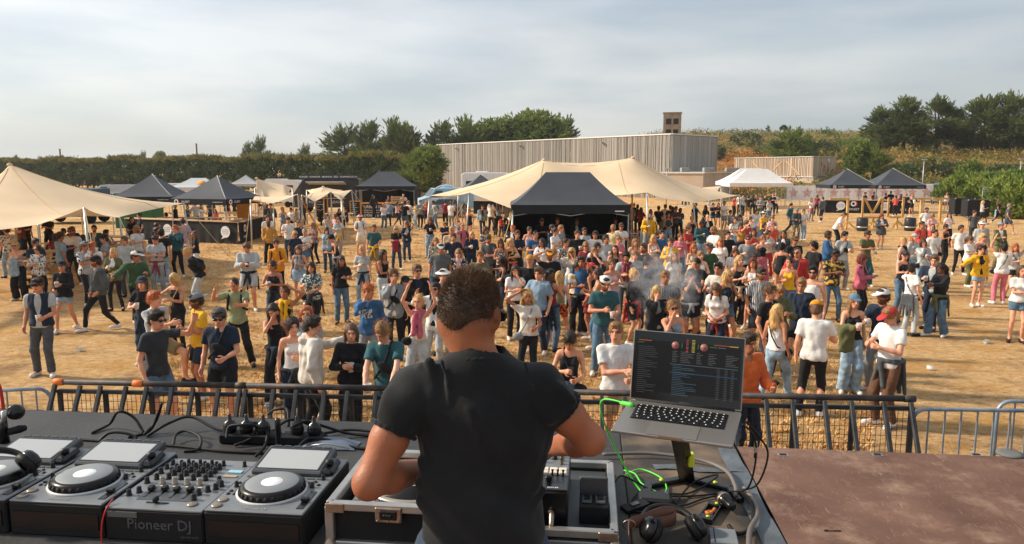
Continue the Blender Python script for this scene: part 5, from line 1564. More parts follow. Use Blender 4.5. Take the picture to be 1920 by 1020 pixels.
def ui(x,z,w_,h_,c,em=.35,lay=0):
 q=MB();q.box((x,-.0027-.0003*lay,z),(w_,.0004,h_),M=tl_)
 nm='ui_%d_%d_%d_%d'%(*c,int(em*100));q.build('screen_graphic',mat(nm,c,rough=.4,var=0,emis=em),lid)
sw,sh=LW-.02,LH-.02
z0_,x0_=.012,-sw/2
def U(u,v,w_,h_,c,em=.35,lay=0):ui(x0_+sw*u,z0_+sh*(1-v),sw*w_,sh*h_*.8,tuple(int(k*.72)for k in c),em*.4,lay)
U(.5,.5,.99,.985,(20,22,25),.25,0)
U(.09,.115,.13,.016,(196,96,60),.5,1);U(.05,.15,.06,.012,(70,150,70),.4,1)
U(.82,.105,.15,.016,(190,84,60),.5,1);U(.93,.108,.08,.022,(196,160,70),.5,2);U(.74,.14,.07,.012,(70,150,70),.4,1);U(.82,.14,.07,.01,(110,150,160),.3,1)
for u in(.385,.655):
 q=MB();q.lathe([(0,-.0006),(sw*.036,-.0006),(sw*.036,0)],24,tl_@Matrix.Translation((x0_+sw*u,-.0036,z0_+sh*.845))@Euler((math.pi/2,0,0)).to_matrix().to_4x4());q.build('deck_dial',mat('ui_dial',(140,88,84),rough=.4,var=0,emis=.12),lid)
 U(u+.012,.16,.028,.006,(40,30,30),.1,6)
for k in range(9):
 U(.497,.06+.022*k,.022,.015,((200,80,90),(150,60,70),(190,90,100))[k%3],.45,1);U(.555,.06+.022*k,.03,.017,((190,170,70),(150,150,60),(200,190,90))[k%3],.45,1)
for u in(.447,.60):U(u,.15,.008,.09,(60,140,80),.4,1)
rg=random.Random(5)
for k in range(24):
 L_=.06+.14*rg.random();U(.03+L_/2,.21+.031*k,L_,.008,(96,100,104),.25,1)
for k in range(7):
 for(u0,w_)in((.36,.06),(.44,.13),(.59,.06),(.70,.08),(.86,.12)):
  L_=w_*(.5+.5*rg.random());U(u0+L_/2,.25+.026*k,L_,.008,(120,124,128),.25,1)
U(.66,.445,.63,.012,(90,120,132),.25,1)
for k in range(18):
 if k==4:U(.66,.47+.026*k,.63,.022,(30,74,112),.4,1)
 L_=.08+.16*rg.random();U(.37+L_/2,.47+.026*k,L_,.008,(96,124,140)if k%3 else(70,110,150),.25,2)
 for u in(.80,.87,.93):U(u,.47+.026*k,.03,.008,(104,110,116),.2,2)
lettering('MacBook Pro',.006,mat('logo_dim',(120,120,120),var=0),lid,tl_@Vector((0,-.0032,.0075)),(math.pi/2+R(-11),0,0),depth=.0004)
st_b=at(1288,905,TZ);und=(HL+HR_)/2+Vector((-.39,-.92,0))*.11+Vector((0,0,-.03))
st=empty('laptop_stand',st_b,YAW,'black perforated laptop stand on the table','stand')
iv=Matrix.Rotation(-YAW,4,'Z')
top_l=iv@(und-st_b)
q=MB();q.bar((0,0,.01),tuple(top_l),.058,.012,ch=.002,up=(0,1,0));post=q.build('post',GLB,st)
dv=Vector(top_l).normalized()
for k in range(7):
 q=MB();c_=Vector((0,-.0085,.03))+dv*(.05+.05*k);q.bar(tuple(c_-dv*.011),tuple(c_+dv*.011),.012,.003,up=(0,1,0));q.build('slot',mat('slot_pale',(170,166,158),var=0),post)
for sx in(-1,1):
 q=MB();q.bar((0,.02,.01),(sx*.15,-.06,.01),.03,.016,ch=.003);q.bar((sx*.15,-.06,.01),(sx*.17,-.16,.01),.03,.016,ch=.003);q.build('foot',GLB,st)
 q=MB();q.lathe([(.008,.018),(.008,.024),(0,.025)],10,Matrix.Translation((sx*.10,-.034,0)));q.build('foot_pad',mat('lime_pad',(206,214,60),rough=.5,var=0),st)
q=MB();q.box(tuple(Vector(top_l)+Vector((0,0,.006))),(.26,.16,.008),ch=.002,rot=(R(6),0,lang-YAW));q.build('cradle',GLB,st)
q=MB();q.box(tuple(Vector(top_l)*.45+Vector((.028,-.0,0))),(.02,.03,.05),ch=.004);q.build('clamp',mat('lime_pad',(206,214,60)),st)
def tpt(px,py,h=0.0):p=sat(px,py,TZ+h);return(p.x,p.y,h)
GREEN=mat('green_cable',(92,214,74),rough=.4,var=.05)
gear_cable('network_cable','bright green cable looping from laptop to table',[tuple(list(to_stage(HL+Vector((-.004,-.05,-.006))))[:2])+(HL.z-TZ-.006,),tuple(list(to_stage(atd(1132,765,2.5)))[:2])+(.40,),tuple(list(to_stage(atd(1128,800,2.55)))[:2])+(.33,),tuple(list(to_stage(atd(1150,850,2.65)))[:2])+(.18,),tpt(1190,905,.03),tpt(1215,935,.006)],.0032,GREEN,plug=GREEN)
gear_cable('network_cable','bright green cable coil lying behind the tray',[tpt(1168,893,.006),tpt(1200,880,.01),tpt(1238,895,.012),tpt(1250,915,.008),tpt(1240,925,.006),tpt(1205,908,.01),tpt(1190,888,.012),tpt(1170,882,.008)],.0032,GREEN)
GREYC=mat('grey_cable',(112,104,98),rough=.5,var=.08)
gear_cable('power_cable','thick grey cable curving to the black connector',[tpt(1130,852,.02),tpt(1220,850,.02),tpt(1310,862,.02),tpt(1360,882,.02),tpt(1378,910,.02),tpt(1380,930,.02)],.0075,GREYC)
gear_cable('power_cable','thick grey cable running down the right table edge',[tpt(1395,915,.02),tpt(1412,938,.02),tpt(1420,965,.02),tpt(1406,995,.02),tpt(1404,1040,.02)],.009,GREYC)
e=empty('cable_connector',from_stage(tpt(1368,960)[:2]+(TZ,)),YAW+.3,'round black power connector at the right table edge','connector')
q=MB();q.lathe([(.020,0),(.024,.006),(.024,.05),(.016,.055),(.016,.085),(.011,.09)],20,Matrix.Translation((0,.07,.026))@Euler((math.pi/2,0,0)).to_matrix().to_4x4());q.build('body',GLB,e)
q=MB();q.lathe([(.026,.02),(.0265,.022),(.0265,.03),(.026,.032)],20,Matrix.Translation((0,.07,.026))@Euler((math.pi/2,0,0)).to_matrix().to_4x4(),caps=False);q.build('lock_ring',SCREW,e)
gear_cable('power_cable','black cable curling out of the round connector',[tpt(1366,985,.02),tpt(1380,1000,.01),tpt(1400,996,.01),tpt(1412,975,.02),tpt(1405,940,.03),tpt(1388,922,.02)],.007,RUB)
for k,(lb,ps)in enumerate([('thin black cable hanging from the laptop side, outer loop',[tuple(list(to_stage(HR_+Vector((.0,-.05,-.008))))[:2])+(HR_.z-TZ-.01,),tuple(list(to_stage(atd(1425,805,2.35)))[:2])+(.32,),tuple(list(to_stage(atd(1440,850,2.42)))[:2])+(.23,),tuple(list(to_stage(atd(1420,890,2.5)))[:2])+(.09,),tpt(1380,920,.02),tpt(1320,935,.006),tpt(1280,948,.006),tpt(1262,940,.006)]),('thin black cable hanging from the laptop side, inner run',[tuple(list(to_stage(HR_+Vector((-.02,-.08,-.008))))[:2])+(HR_.z-TZ-.01,),tuple(list(to_stage(atd(1412,800,2.35)))[:2])+(.33,),tuple(list(to_stage(atd(1418,850,2.42)))[:2])+(.23,),tuple(list(to_stage(atd(1404,890,2.5)))[:2])+(.08,),tpt(1370,922,.02),tpt(1300,930,.006),tpt(1255,930,.02)]),('thin black cable loop in front of the stand',[tpt(1265,945,.01),tpt(1300,905,.02),tpt(1345,890,.04),tpt(1330,905,.03),tpt(1290,925,.015),tpt(1250,925,.02)]),('thin black cable crossing the tray rail',[tpt(1152,905,.055),tpt(1165,892,.07),tpt(1195,905,.03),tpt(1222,920,.012)]),('thin black cable around the hard drive',[tpt(1196,925,.01),tpt(1184,940,.006),tpt(1190,958,.006),tpt(1225,962,.006)])]):
 gear_cable('usb_cable',lb,ps,.0034,RUB)
p=tpt(1418,835)
e=empty('cable_adapter',atd(1417,838,2.40),0,'small silver inline adapter on the hanging cable','adapter')
q=MB();q.box((0,0,0),(.011,.009,.04),ch=.002);q.build('shell',ALU,e);q=MB();q.box((0,0,-.03),(.010,.008,.02),ch=.003);q.build('strain_relief',GLB,e)
p=tpt(1228,940);e=empty('hard_drive',from_stage((p[0],p[1],TZ)),YAW+R(-4),'black portable hard drive in front of the stand','hard drive')
q=MB();q.box((0,0,.014),(.118,.082,.024),ch=.009);q.build('shell',mat('drive_black',(42,43,45),rough=.45,var=.05),e);q=MB();q.box((.04,.02,.0265),(.012,.014,.001));q.build('mark',DECK2,e)
p=tpt(1190,955);e=empty('small_wedge_box',from_stage((p[0],p[1],TZ)),YAW+.5,'small dark wedge box left of the hard drive','box')
q=MB();q.prism([(-.045,0),(.045,0),(.045,.025),(-.045,.012)],-.025,.025);q.build('shell',BLK,e);q=MB();q.box((0,0,.022),(.03,.02,.002),rot=(0,-.14,0));q.build('mark',DECK2,e)
p=tpt(1332,965);e=empty('pen_tray',from_stage((p[0],p[1],TZ)),YAW+R(-24),'narrow black tray with orange earplugs','tray')
q=MB()
q.box((0,0,.003),(.05,.15,.006));q.box((-.022,0,.009),(.006,.15,.018),ch=.001);q.box((.022,0,.009),(.006,.15,.018),ch=.001);q.box((0,.06,.009),(.038,.03,.018),ch=.001);q.box((0,-.055,.009),(.038,.04,.018),ch=.001);q.build('body',GLB,e)
for y in(.06,-.055):
 q=MB();q.lathe([(.007,.018),(.007,.021),(0,.022)],12,Matrix.Translation((.006,y,0)));q.build('foot_pad',mat('lime_pad',(206,214,60)),e)
for k,(dx,dy,a)in enumerate([(-.006,-.01,.6),(.006,.0,.9),(.0,-.022,.4),(.008,.015,1.2)]):
 w_=from_stage((p[0],p[1],TZ))+Matrix.Rotation(YAW+R(-24),3,'Z')@Vector((dx,dy,.012))
 ep=empty('earplug',w_,YAW+a,('orange foam earplug at the left of the tray','orange foam earplug in the middle of the tray','orange foam earplug at the front of the tray','orange foam earplug at the back of the tray')[k],'earplug')
 q=MB();q.tube([(-.012,0,0),(-.006,0,0),(.012,0,0)],[.0055,.006,.006],10);q.build('foam',mat('earplug_orange',(222,132,60),rough=.8,var=.05),ep)
 q=MB();q.tube([(.012,0,0),(.015,0,0)],[.006,.003],10);q.build('tip',SCREW,ep)
def headphones(label,loc,rz,tilt=0.0,logo=False):
 e=empty('headphones',loc,rz,label,'headphones')
 e.rotation_euler=(tilt,0,rz)
 q=MB()
 arc=[(.085*math.cos(t),.0+.095*math.sin(t),.034+.012*math.sin(t))for t in np.linspace(-.15,math.pi+.15,22)]
 q.tube(arc,[.008+.005*math.sin(math.pi*k/21)for k in range(22)],10);q.build('headband',RUB,e)
 for sx in(-1,1):
  M_=Matrix.Translation((sx*.074,-.04,.036))@Euler((0,sx*R(62),0)).to_matrix().to_4x4()
  q=MB();q.lathe([(0,.03),(.026,.03),(.036,.022),(.039,.008),(.038,-.0),],24,M_);c=q.build('ear_cup',GLB,e)
  q=MB();q.lathe([(.022,-.022),(.034,-.024),(.041,-.014),(.041,-.002),(.036,.002)],24,M_,caps=False);q.lathe([(0,-.012),(.024,-.014)],20,M_);q.build('ear_pad',RUB,c)
  q=MB();q.tube([(sx*.086,.0,.034),(sx*.092,-.02,.036),(sx*.088,-.04,.036)],.006,8);q.build('yoke',ALU if not logo else GLB,e)
  if logo:
   RL=mat('logo_red',(206,52,44),rough=.4,var=0)
   q=MB();q.tube([M_@Vector((.010*math.cos(t),.010*math.sin(t),.0315))for t in np.linspace(0,6.2832,17)[:-1]],.0026,6,closed=True);q.tube([M_@Vector((.010,0,.0315)),M_@Vector((.012,.016,.0315))],.0026,6);q.build('emblem',RL,c)
 return e
p=tpt(1255,1000);headphones('black headphones with round pads lying at the front right',from_stage((p[0],p[1],TZ+.002)),YAW+R(12))
LEA=mat('brown_leather',(112,76,62),rough=.55,var=.15,scale=15)
e=empty('leather_strap',from_stage(tpt(1180,985)[:2]+(TZ,)),YAW,'curled brown leather strap beside the headphones','strap')
o0=Vector(tpt(1180,985)[:2]+(0,))
pts=[tpt(1178,1012,.03),tpt(1180,985,.045),tpt(1205,975,.05),tpt(1240,962,.052),tpt(1266,963,.04),tpt(1262,975,.03),tpt(1225,982,.03)]
q=MB();bz=bez([Vector(p_)-o0 for p_ in pts],6)
q.grid([[tuple(p_+Vector((0,-.004,-.019))),tuple(p_+Vector((0,0,0))),tuple(p_+Vector((0,.006,.019)))]for p_ in bz]);o=q.build('leather_band',LEA,e);sm_=o.modifiers.new('solid','SOLIDIFY');sm_.thickness=.004
q=MB();b0=Vector(pts[1])-o0;q.tube([b0+Vector((.02*math.cos(t),.004,.016*math.sin(t)))for t in np.linspace(0,6.28,13)[:-1]],.0028,6,closed=True);q.build('buckle',SCREW,e)
p=tpt(1356,1016);e=empty('notebook',from_stage((p[0],p[1],TZ)),YAW+R(-4),'small grey notebook at the front right table edge','notebook')
q=MB();q.box((0,0,.012),(.085,.10,.02),ch=.002);q.build('cover',mat('notebook_grey',(122,128,132),var=.05),e);q=MB();q.tube([(-.03,-.049,.0225),(-.027,.049,.0225)],.0016,6);q.build('elastic_band',BLK,e)
def tc(px,py,h=0.0):return tpt(px,py,h)
cabs=[('black cable arching high behind the second player',[tc(172,812,.006),tc(205,795,.02),(*sat(222,772,TZ+.10)[:2],.10),(*sat(250,782,TZ+.07)[:2],.07),tc(270,812,.01)]),('black cable with twisted upright loop behind the players',[tc(270,815,.01),(*sat(292,790,TZ+.05)[:2],.05),(*sat(303,757,TZ+.15)[:2],.15),(*sat(297,775,TZ+.10)[:2],.10),tc(280,808,.012),tc(240,820,.006)]),('long black cable lying across the back of the table',[tc(275,818,.006),(*sat(320,792,TZ+.05)[:2],.05),(*sat(360,782,TZ+.06)[:2],.06),tc(410,806,.02),tc(470,812,.01),tc(520,806,.01)]),('black cable loop left of the power strip',[tc(325,835,.01),(*sat(330,815,TZ+.03)[:2],.03),(*sat(350,808,TZ+.04)[:2],.04),tc(375,820,.03),tc(372,842,.01),tc(345,846,.006)]),('black cable arching over the power strip plugs',[(*sat(425,822,TZ+.05)[:2],.05),(*sat(430,800,TZ+.09)[:2],.09),(*sat(458,797,TZ+.10)[:2],.10),(*sat(480,800,TZ+.08)[:2],.08),tc(470,822,.03),tc(440,835,.01)]),('black cable looping down to the third player',[(*sat(455,800,TZ+.07)[:2],.07),(*sat(480,793,TZ+.09)[:2],.09),(*sat(500,808,TZ+.06)[:2],.06),tc(497,835,.02),tc(480,855,.012)]),('black cable from the right plug pair to the right',[(*sat(520,800,TZ+.09)[:2],.09),(*sat(545,787,TZ+.11)[:2],.11),(*sat(580,796,TZ+.08)[:2],.08),tc(620,822,.02),tc(660,830,.006)]),('second black cable fanning out to the right',[(*sat(548,800,TZ+.09)[:2],.09),(*sat(575,790,TZ+.10)[:2],.10),(*sat(610,800,TZ+.06)[:2],.06),tc(650,812,.02),tc(700,818,.006)]),('black cable lying flat behind the third player',[tc(560,822,.02),tc(610,812,.015),tc(660,806,.015),tc(720,812,.01)]),('black cable at the back edge of the players',[tc(150,824,.006),tc(240,830,.006),tc(330,836,.008),tc(420,846,.008),tc(520,850,.008)]),('black cable coiled behind the second player',[tc(185,828,.02),tc(205,812,.05),tc(235,812,.05),tc(255,822,.03),tc(235,832,.015),tc(200,834,.02)]),('thin black cable with upright kink by the barrier',[(*sat(503,777,TZ+.05)[:2],.05),(*sat(515,768,TZ+.12)[:2],.12),(*sat(537,767,TZ+.13)[:2],.13),(*sat(541,785,TZ+.10)[:2],.10),(*sat(541,800,TZ+.07)[:2],.07)]),('black cable running over the blue grey pouch',[tc(560,838,.02),(*sat(580,822,TZ+.04)[:2],.04),tc(620,826,.03),tc(660,838,.01),tc(690,842,.006)]),]
for lb,ps in cabs:gear_cable('black_cable',lb,ps,.0065,RUB)
REDC=mat('red_cable',(176,40,36),rough=.5,var=.05)
gear_cable('red_cable','thin red cable hanging over the front of the mixer',[tpt(212,935,.125),(pm.x+.012,yP-.012,.10),(pm.x+.0,yP-.02,.03),(pm.x+.003,yP-.02,-.1)],.0025,REDC)
a_,b_=Vector(tc(395,842)),Vector(tc(585,858))
a_.y+=.12;b_.y+=.12
ctr=from_stage(((a_.x+b_.x)/2,(a_.y+b_.y)/2,TZ));ln_=.46
e=empty('power_strip',ctr,YAW+.02,'black power strip behind the mixer','power strip')
q=MB();q.box((0,0,.024),(ln_,.07,.046),ch=.008);q.build('body',BLK,e)
for k in range(6):
 q=MB();q.lathe([(.021,.045),(.022,.048),(.018,.049),(0,.044)],18,Matrix.Translation((-.19+.076*k,0,0)));q.build('socket',GLB,e)
for k,(i,lb)in enumerate(((0,'black plug at the left end of the power strip'),(1,'black plug second from the left on the strip'),(2,'round black plug in the middle of the strip'),(4,'round black plug, left of the right pair'),(5,'round black plug, right of the right pair'))):
 w_=ctr+Matrix.Rotation(YAW+.02,3,'Z')@Vector((-.19+.076*i,0,.048))
 ep=empty('mains_plug',w_,YAW,lb,'plug','plugs in the power strip')
 q=MB();q.lathe([(.026,0),(.028,.006),(.028,.03),(.022,.046),(.010,.052),(.007,.075),(.004,.08)],18);q.build('body',GLB,ep)
 q=MB();q.lathe([(.029,.012),(.030,.014),(.030,.022),(.029,.024)],18,caps=False);q.build('grip_ring',RUB,ep)
p=tpt(520,866);e=empty('usb_stick_light',from_stage((p[0],p[1]+.02,TZ)),YAW,'short black upright gooseneck stub beside the third player','lamp stub')
q=MB();q.lathe([(.012,0),(.012,.17),(.009,.178),(0,.18)],14);q.build('tube',GLB,e);q=MB();q.lathe([(.018,0),(.018,.02),(.013,.024)],14);q.build('collar',BLK,e)
p=tpt(620,836);e=empty('cable_pouch',from_stage((p[0],p[1],TZ)),YAW,'blue grey pouch under the cables behind the third player','pouch')
q=MB();q.grid([[(-.12+.24*i/8,-.05+.1*j/6,.004+.035*math.sin(math.pi*i/8)**.6*math.sin(math.pi*j/6)**.6)for i in range(9)]for j in range(7)]);q.build('fabric',mat('pouch_blue',(112,124,140),rough=.8,var=.1),e)
q=MB();q.tube([(-.10,-.048,.012),(0,-.05,.03),(.10,-.048,.012)],.003,6);q.build('zip',ALU,e)
ph=sat(15,888,TZ+.16);headphones('black headphones with red emblem resting on the left player',from_stage((ph.x-.035,ph.y,TZ+.155)),YAW+R(70),R(12),logo=True)
pmk=sat(20,830,TZ);e=empty('microphone_clamp',from_stage((pmk.x,pmk.y,TZ)),YAW,'black microphone clamp with silver joint at the left edge','microphone clamp')
q=MB();q.tube([(-.03,0,0),(-.03,0,.06),(-.025,.0,.13)],[.022,.02,.014],12);q.build('base_arm',GLB,e)
q=MB();q.tube([(-.03,-.01,.09),(-.005,-.02,.11),(.0,-.02,.15)],.011,10);q.build('joint',ALU,e)
q=MB();q.lathe([(0,-.028),(.026,-.026),(.034,-.012),(.034,.012),(.026,.026),(0,.028)],20,Matrix.Translation((.012,.03,.13))@Euler((R(70),0,R(20))).to_matrix().to_4x4());q.build('round_knob',GLB,e)
q=MB();q.tube([(.0,.0,.05),(.04,.01,.06),(.065,.015,.065)],[.016,.018,.012],12);q.build('microphone_body',BLK,e)
gear_cable('red_cable','red cable rising at the left edge by the microphone clamp',[(pmk.x-.02,pmk.y,.15),(pmk.x-.03,pmk.y+.01,.20),(pmk.x-.05,pmk.y+.02,.26),(pmk.x-.10,pmk.y+.02,.30)],.007,REDC)
print('gear',round(time.time()-T0,1))
# BARRIERS IN FRONT OF THE STAGE
BARP=mat('barrier_black_steel',(52,56,60),rough=.5,metal=.3,c2=(74,76,78),scale=6,detail=6)
RUST=mat('barrier_rusty_pipe',(62,62,64),rough=.6,metal=.3,c2=(98,84,76),scale=5,detail=8,lo=.5,hi=.7)
bl,br=at(106,716,1.2),at(1718,748,1.2)
dB=(br-bl);LB=Vector((dB.x,dB.y,0)).length;rzB=math.atan2(dB.y,dB.x)
secs=[0,.235,.425,.62,.80,1.0]
names=['leftmost','second from left','middle','second from right','rightmost']
TAPEO=mat('orange_tape',(232,126,60),rough=.6,var=.15,scale=12)
for s_ in range(5):
 x0,x1=LB*secs[s_],LB*secs[s_+1]-.01
 L_=x1-x0
 w_=Vector((bl.x,bl.y,0))+Vector((dB.x,dB.y,0)).normalized()*x0
 e=empty('stage_barrier',w_,rzB,'black steel crowd barrier with pipe rail and mesh, '+names[s_]+' section','barrier','stage front barriers')
 q=MB();q.tube([(0,0,1.2),(L_,0,1.2)],.034,14);q.tube([(L_-.12,0,1.2),(L_-.01,0,1.2)],.039,14);q.build('pipe_rail',RUST,e)
 q=MB();q.box((L_/2,.0,1.09),(L_,.05,.045),ch=.005);q.build('upper_rail',BARP,e)
 q=MB();q.box((L_/2,.0,.06),(L_,.05,.05),ch=.005);q.build('lower_rail',BARP,e)
 nb=max(3,int(round(L_/.62)))
 for k in range(nb+1):
  x=.03+(L_-.06)*k/nb
  q=MB();q.box((x,.001,.58),(.05,.045,1.0),ch=.005);q.build('upright',BARP,e)
  q=MB();q.bar((x-.03,-.03,1.17),(x-.03,-.62,.05),.045,.045,ch=.005,up=(1,0,0));q.build('brace',BARP,e)
  if k<nb:
   xm=x+(L_-.06)/nb*.5
   q=MB();q.bar((xm,-.03,1.17),(xm,-.62,.05),.045,.045,ch=.005,up=(1,0,0));q.build('brace',BARP,e)
 q=MB();nw=int(L_/.055)
 for k in range(1,nw):q.box((L_*k/nw,.012,.58),(.0045,.0045,1.0))
 for k in range(1,10):q.box((L_/2,.017,.07+.1*k),(L_,.0045,.0045))
 o=q.build('wire_mesh',mat('wire_dark',(44,46,48),rough=.5,metal=.4,var=0),e);o['kind']='stuff'
 q=MB();q.box((L_/2,-.32,.012),(L_,.62,.02));q.build('foot_plate',BARP,e)
 if s_==0:
  for x in(.03,LB*.102):
   q=MB();q.tube([(x-.06,0,1.2),(x-.055,0,1.2),(x+.055,0,1.2),(x+.06,0,1.2)],[.036,.043,.042,.036],14);q.build('tape_wrap',TAPEO,e)
  q=MB();q.box((.09,-.5,.42),(.24,.1,.08),ch=.02);q.build('rubber_block',mat('grey_rubber',(104,106,104)),e)
def pfence(label,x0,y0,x1,y1,n=11,m=FBLUE):
 a,b=at(x0,y0,1.08),at(x1,y1,1.08)
 return crowd_fence(label,a,b,1.08,n,m,'fences beside the stage barrier',r=.022)
pfence('worn steel fence at the left end of the black barrier',-215,742,94,728)
pfence('worn steel fence right of the black barrier, joined to it',1712,767,2050,772)
pfence('worn steel fence at the right picture edge, in front',1872,752,2230,757)
print('barrier',round(time.time()-T0,1))
# PEOPLE: blended-volume bodies
V3=lambda*a:np.array(a,float)
def nrm(v):return v/(np.linalg.norm(v)+1e-9)
def rot_to(x,y,z):return np.stack([nrm(x),nrm(y),nrm(z)],1)
def euler_m(rx,ry,rz):return np.array(Euler((rx,ry,rz)).to_matrix())
_CE=np.array([[0,0,0],[1,0,0],[0,1,0],[1,1,0],[0,0,1],[1,0,1],[0,1,1],[1,1,1]])
_ED=np.array([(0,1),(2,3),(4,5),(6,7),(0,2),(1,3),(4,6),(5,7),(0,4),(1,5),(2,6),(3,7)])
def surf_net(f,lo,res):
 """naive surface nets of a signed field"""
 s=f<0
 c=s[:-1,:-1,:-1].astype(np.int8)
 for k in range(1,8):
  d=_CE[k]
  c+=s[d[0]:s.shape[0]-1+d[0],d[1]:s.shape[1]-1+d[1],d[2]:s.shape[2]-1+d[2]]
 act=(c>0)&(c<8)
 I=np.argwhere(act)
 if len(I)==0:
  return np.zeros((0,3)),np.zeros((0,4),int)
 idx=np.full(act.shape,-1,np.int32);idx[act]=np.arange(len(I))
 cv=np.stack([f[I[:,0]+d[0],I[:,1]+d[1],I[:,2]+d[2]]for d in _CE],1)
 acc=np.zeros((len(I),3));cnt=np.zeros((len(I),1))
 for a,b in _ED:
  va,vb=cv[:,a],cv[:,b]
  m=(va<0)!=(vb<0)
  t=np.where(m,va/(va-vb+1e-12),0)[:,None]
  p=_CE[a]+(_CE[b]-_CE[a])*t
  acc+=p*m[:,None];cnt+=m[:,None]
 V=lo+(I+acc/cnt)*res
 Fs=[]
 for ax in range(3):
  o1,o2=(ax+1)%3,(ax+2)%3
  sl0=[slice(None)]*3;sl1=[slice(None)]*3
  sl0[ax]=slice(0,-1);sl1[ax]=slice(1,None)
  A,B=s[tuple(sl0)],s[tuple(sl1)]
  E=np.argwhere(A!=B)
  E=E[(E[:,o1]>0)&(E[:,o2]>0)&(E[:,o1]<act.shape[o1])&(E[:,o2]<act.shape[o2])]
  if not len(E):continue
  fl=A[E[:,0],E[:,1],E[:,2]]
  q=[]
  for d1,d2 in((-1,-1),(0,-1),(0,0),(-1,0)):
   P=E.copy();P[:,o1]+=d1;P[:,o2]+=d2
   q.append(idx[P[:,0],P[:,1],P[:,2]])
  Q=np.stack(q,1)
  Q[~fl]=Q[~fl][:,::-1]
  Fs.append(Q)
 return V,np.concatenate(Fs)
def field(prims,res,pad=None,wr=0.0,seed=0):
 los,his=[],[]
 for p in prims:
  if p[0]=='c':
   r=max(p[3],p[4]);los.append(np.minimum(p[1],p[2])-r);his.append(np.maximum(p[1],p[2])+r)
  elif p[0]=='e':
   r=np.abs(p[3])@p[2];r=np.minimum(r,max(p[2]));los.append(p[1]-r);his.append(p[1]+r)
 lo=np.min(los,0)-2.2*res-.004;hi=np.max(his,0)+2.2*res+.004
 n=np.ceil((hi-lo)/res).astype(int)+1
 f=np.full(n,1.0,np.float32)
 ax=[lo[i]+res*np.arange(n[i])for i in range(3)]
 for p in prims:
  kind=p[0];cuts=p[-1];k=p[-2]
  mg=k+2.5*res
  if kind[-1]=='c':
   a,b,ra,rb=p[1:5];r=max(ra,rb)
   l_,h_=np.minimum(a,b)-r-mg,np.maximum(a,b)+r+mg
  else:
   c,rr,Rm=p[1:4];r=np.minimum(np.abs(Rm)@rr,max(rr));l_,h_=c-r-mg,c+r+mg
  i0=np.clip(((l_-lo)/res).astype(int),0,n-1);i1=np.clip(((h_-lo)/res).astype(int)+2,0,n)
  if np.any(i1<=i0):continue
  X=ax[0][i0[0]:i1[0]][:,None,None];Y=ax[1][i0[1]:i1[1]][None,:,None];Z=ax[2][i0[2]:i1[2]][None,None,:]
  if kind[-1]=='c':
   d=b-a;L2=d@d+1e-9
   t=np.clip(((X-a[0])*d[0]+(Y-a[1])*d[1]+(Z-a[2])*d[2])/L2,0,1)
   D=np.sqrt((X-a[0]-d[0]*t)**2+(Y-a[1]-d[1]*t)**2+(Z-a[2]-d[2]*t)**2)-(ra+(rb-ra)*t)
  else:
   q=[(X-c[0])*Rm[0,i]+(Y-c[1])*Rm[1,i]+(Z-c[2])*Rm[2,i]for i in range(3)]
   k0=np.sqrt(sum((q[i]/rr[i])**2 for i in range(3)));k1=np.sqrt(sum((q[i]/rr[i]**2)**2 for i in range(3)))+1e-6
   D=k0*(k0-1)/k1
  if cuts:
   for(pt,nn)in cuts:
    D=np.maximum(D,(X-pt[0])*nn[0]+(Y-pt[1])*nn[1]+(Z-pt[2])*nn[2])
  S=f[i0[0]:i1[0],i0[1]:i1[1],i0[2]:i1[2]]
  if kind[0]=='-':
   S[...]=np.maximum(S,-D)
  elif k>1e-4:
   h=np.maximum(k-np.abs(S-D),0)/k
   S[...]=np.minimum(S,D)-h*h*k*.25
  else:
   S[...]=np.minimum(S,D)
 if wr>0:
  g=np.random.default_rng(seed)
  for w_,am in((26,.55),(48,.3),(80,.2)):
   for _ in range(2):
    q=g.normal(size=3);q[2]*=.55;q*=w_/np.linalg.norm(q)
    ph=g.random()*6.28
    e=(np.exp(1j*(q[0]*ax[0]+ph))[:,None,None]*np.exp(1j*q[1]*ax[1])[None,:,None]*np.exp(1j*q[2]*ax[2])[None,None,:]).imag
    f+=(wr*am*e).astype(np.float32)
 return f,lo
def net(prims,res,wr=0.0,seed=0,gcuts=None):
 f,lo=field(prims,res,wr=wr,seed=seed)
 if gcuts:
  n=f.shape;ax=[lo[i]+res*np.arange(n[i])for i in range(3)]
  for(pt,nn)in gcuts:
   f=np.maximum(f,(ax[0][:,None,None]-pt[0])*nn[0]+(ax[1][None,:,None]-pt[1])*nn[1]+(ax[2][None,None,:]-pt[2])*nn[2])
 return surf_net(f,lo,res)
def join(parts):
 Vs,Fs,n=[],[],0
 for V,F in parts:
  Vs.append(V);Fs.append(F+n);n+=len(V)
 return np.concatenate(Vs),np.concatenate(Fs)
I3=np.eye(3)
C_=lambda a,b,ra,rb,k=.02,cuts=None:('c',a,b,ra,rb,k,cuts)
E_=lambda c,r,Rm=I3,k=.03,cuts=None:('e',c,np.array(r,float),Rm,k,cuts)
def ik(a,t,l1,l2,hint):
 d=t-a;L=np.linalg.norm(d);L=min(L,(l1+l2)*.995);d=nrm(d);t=a+d*L
 x=(l1*l1-l2*l2+L*L)/(2*L);h=math.sqrt(max(l1*l1-x*x,0))
 hn=hint-d*(hint@d);hn=nrm(hn)
 return a+d*x+hn*h,t
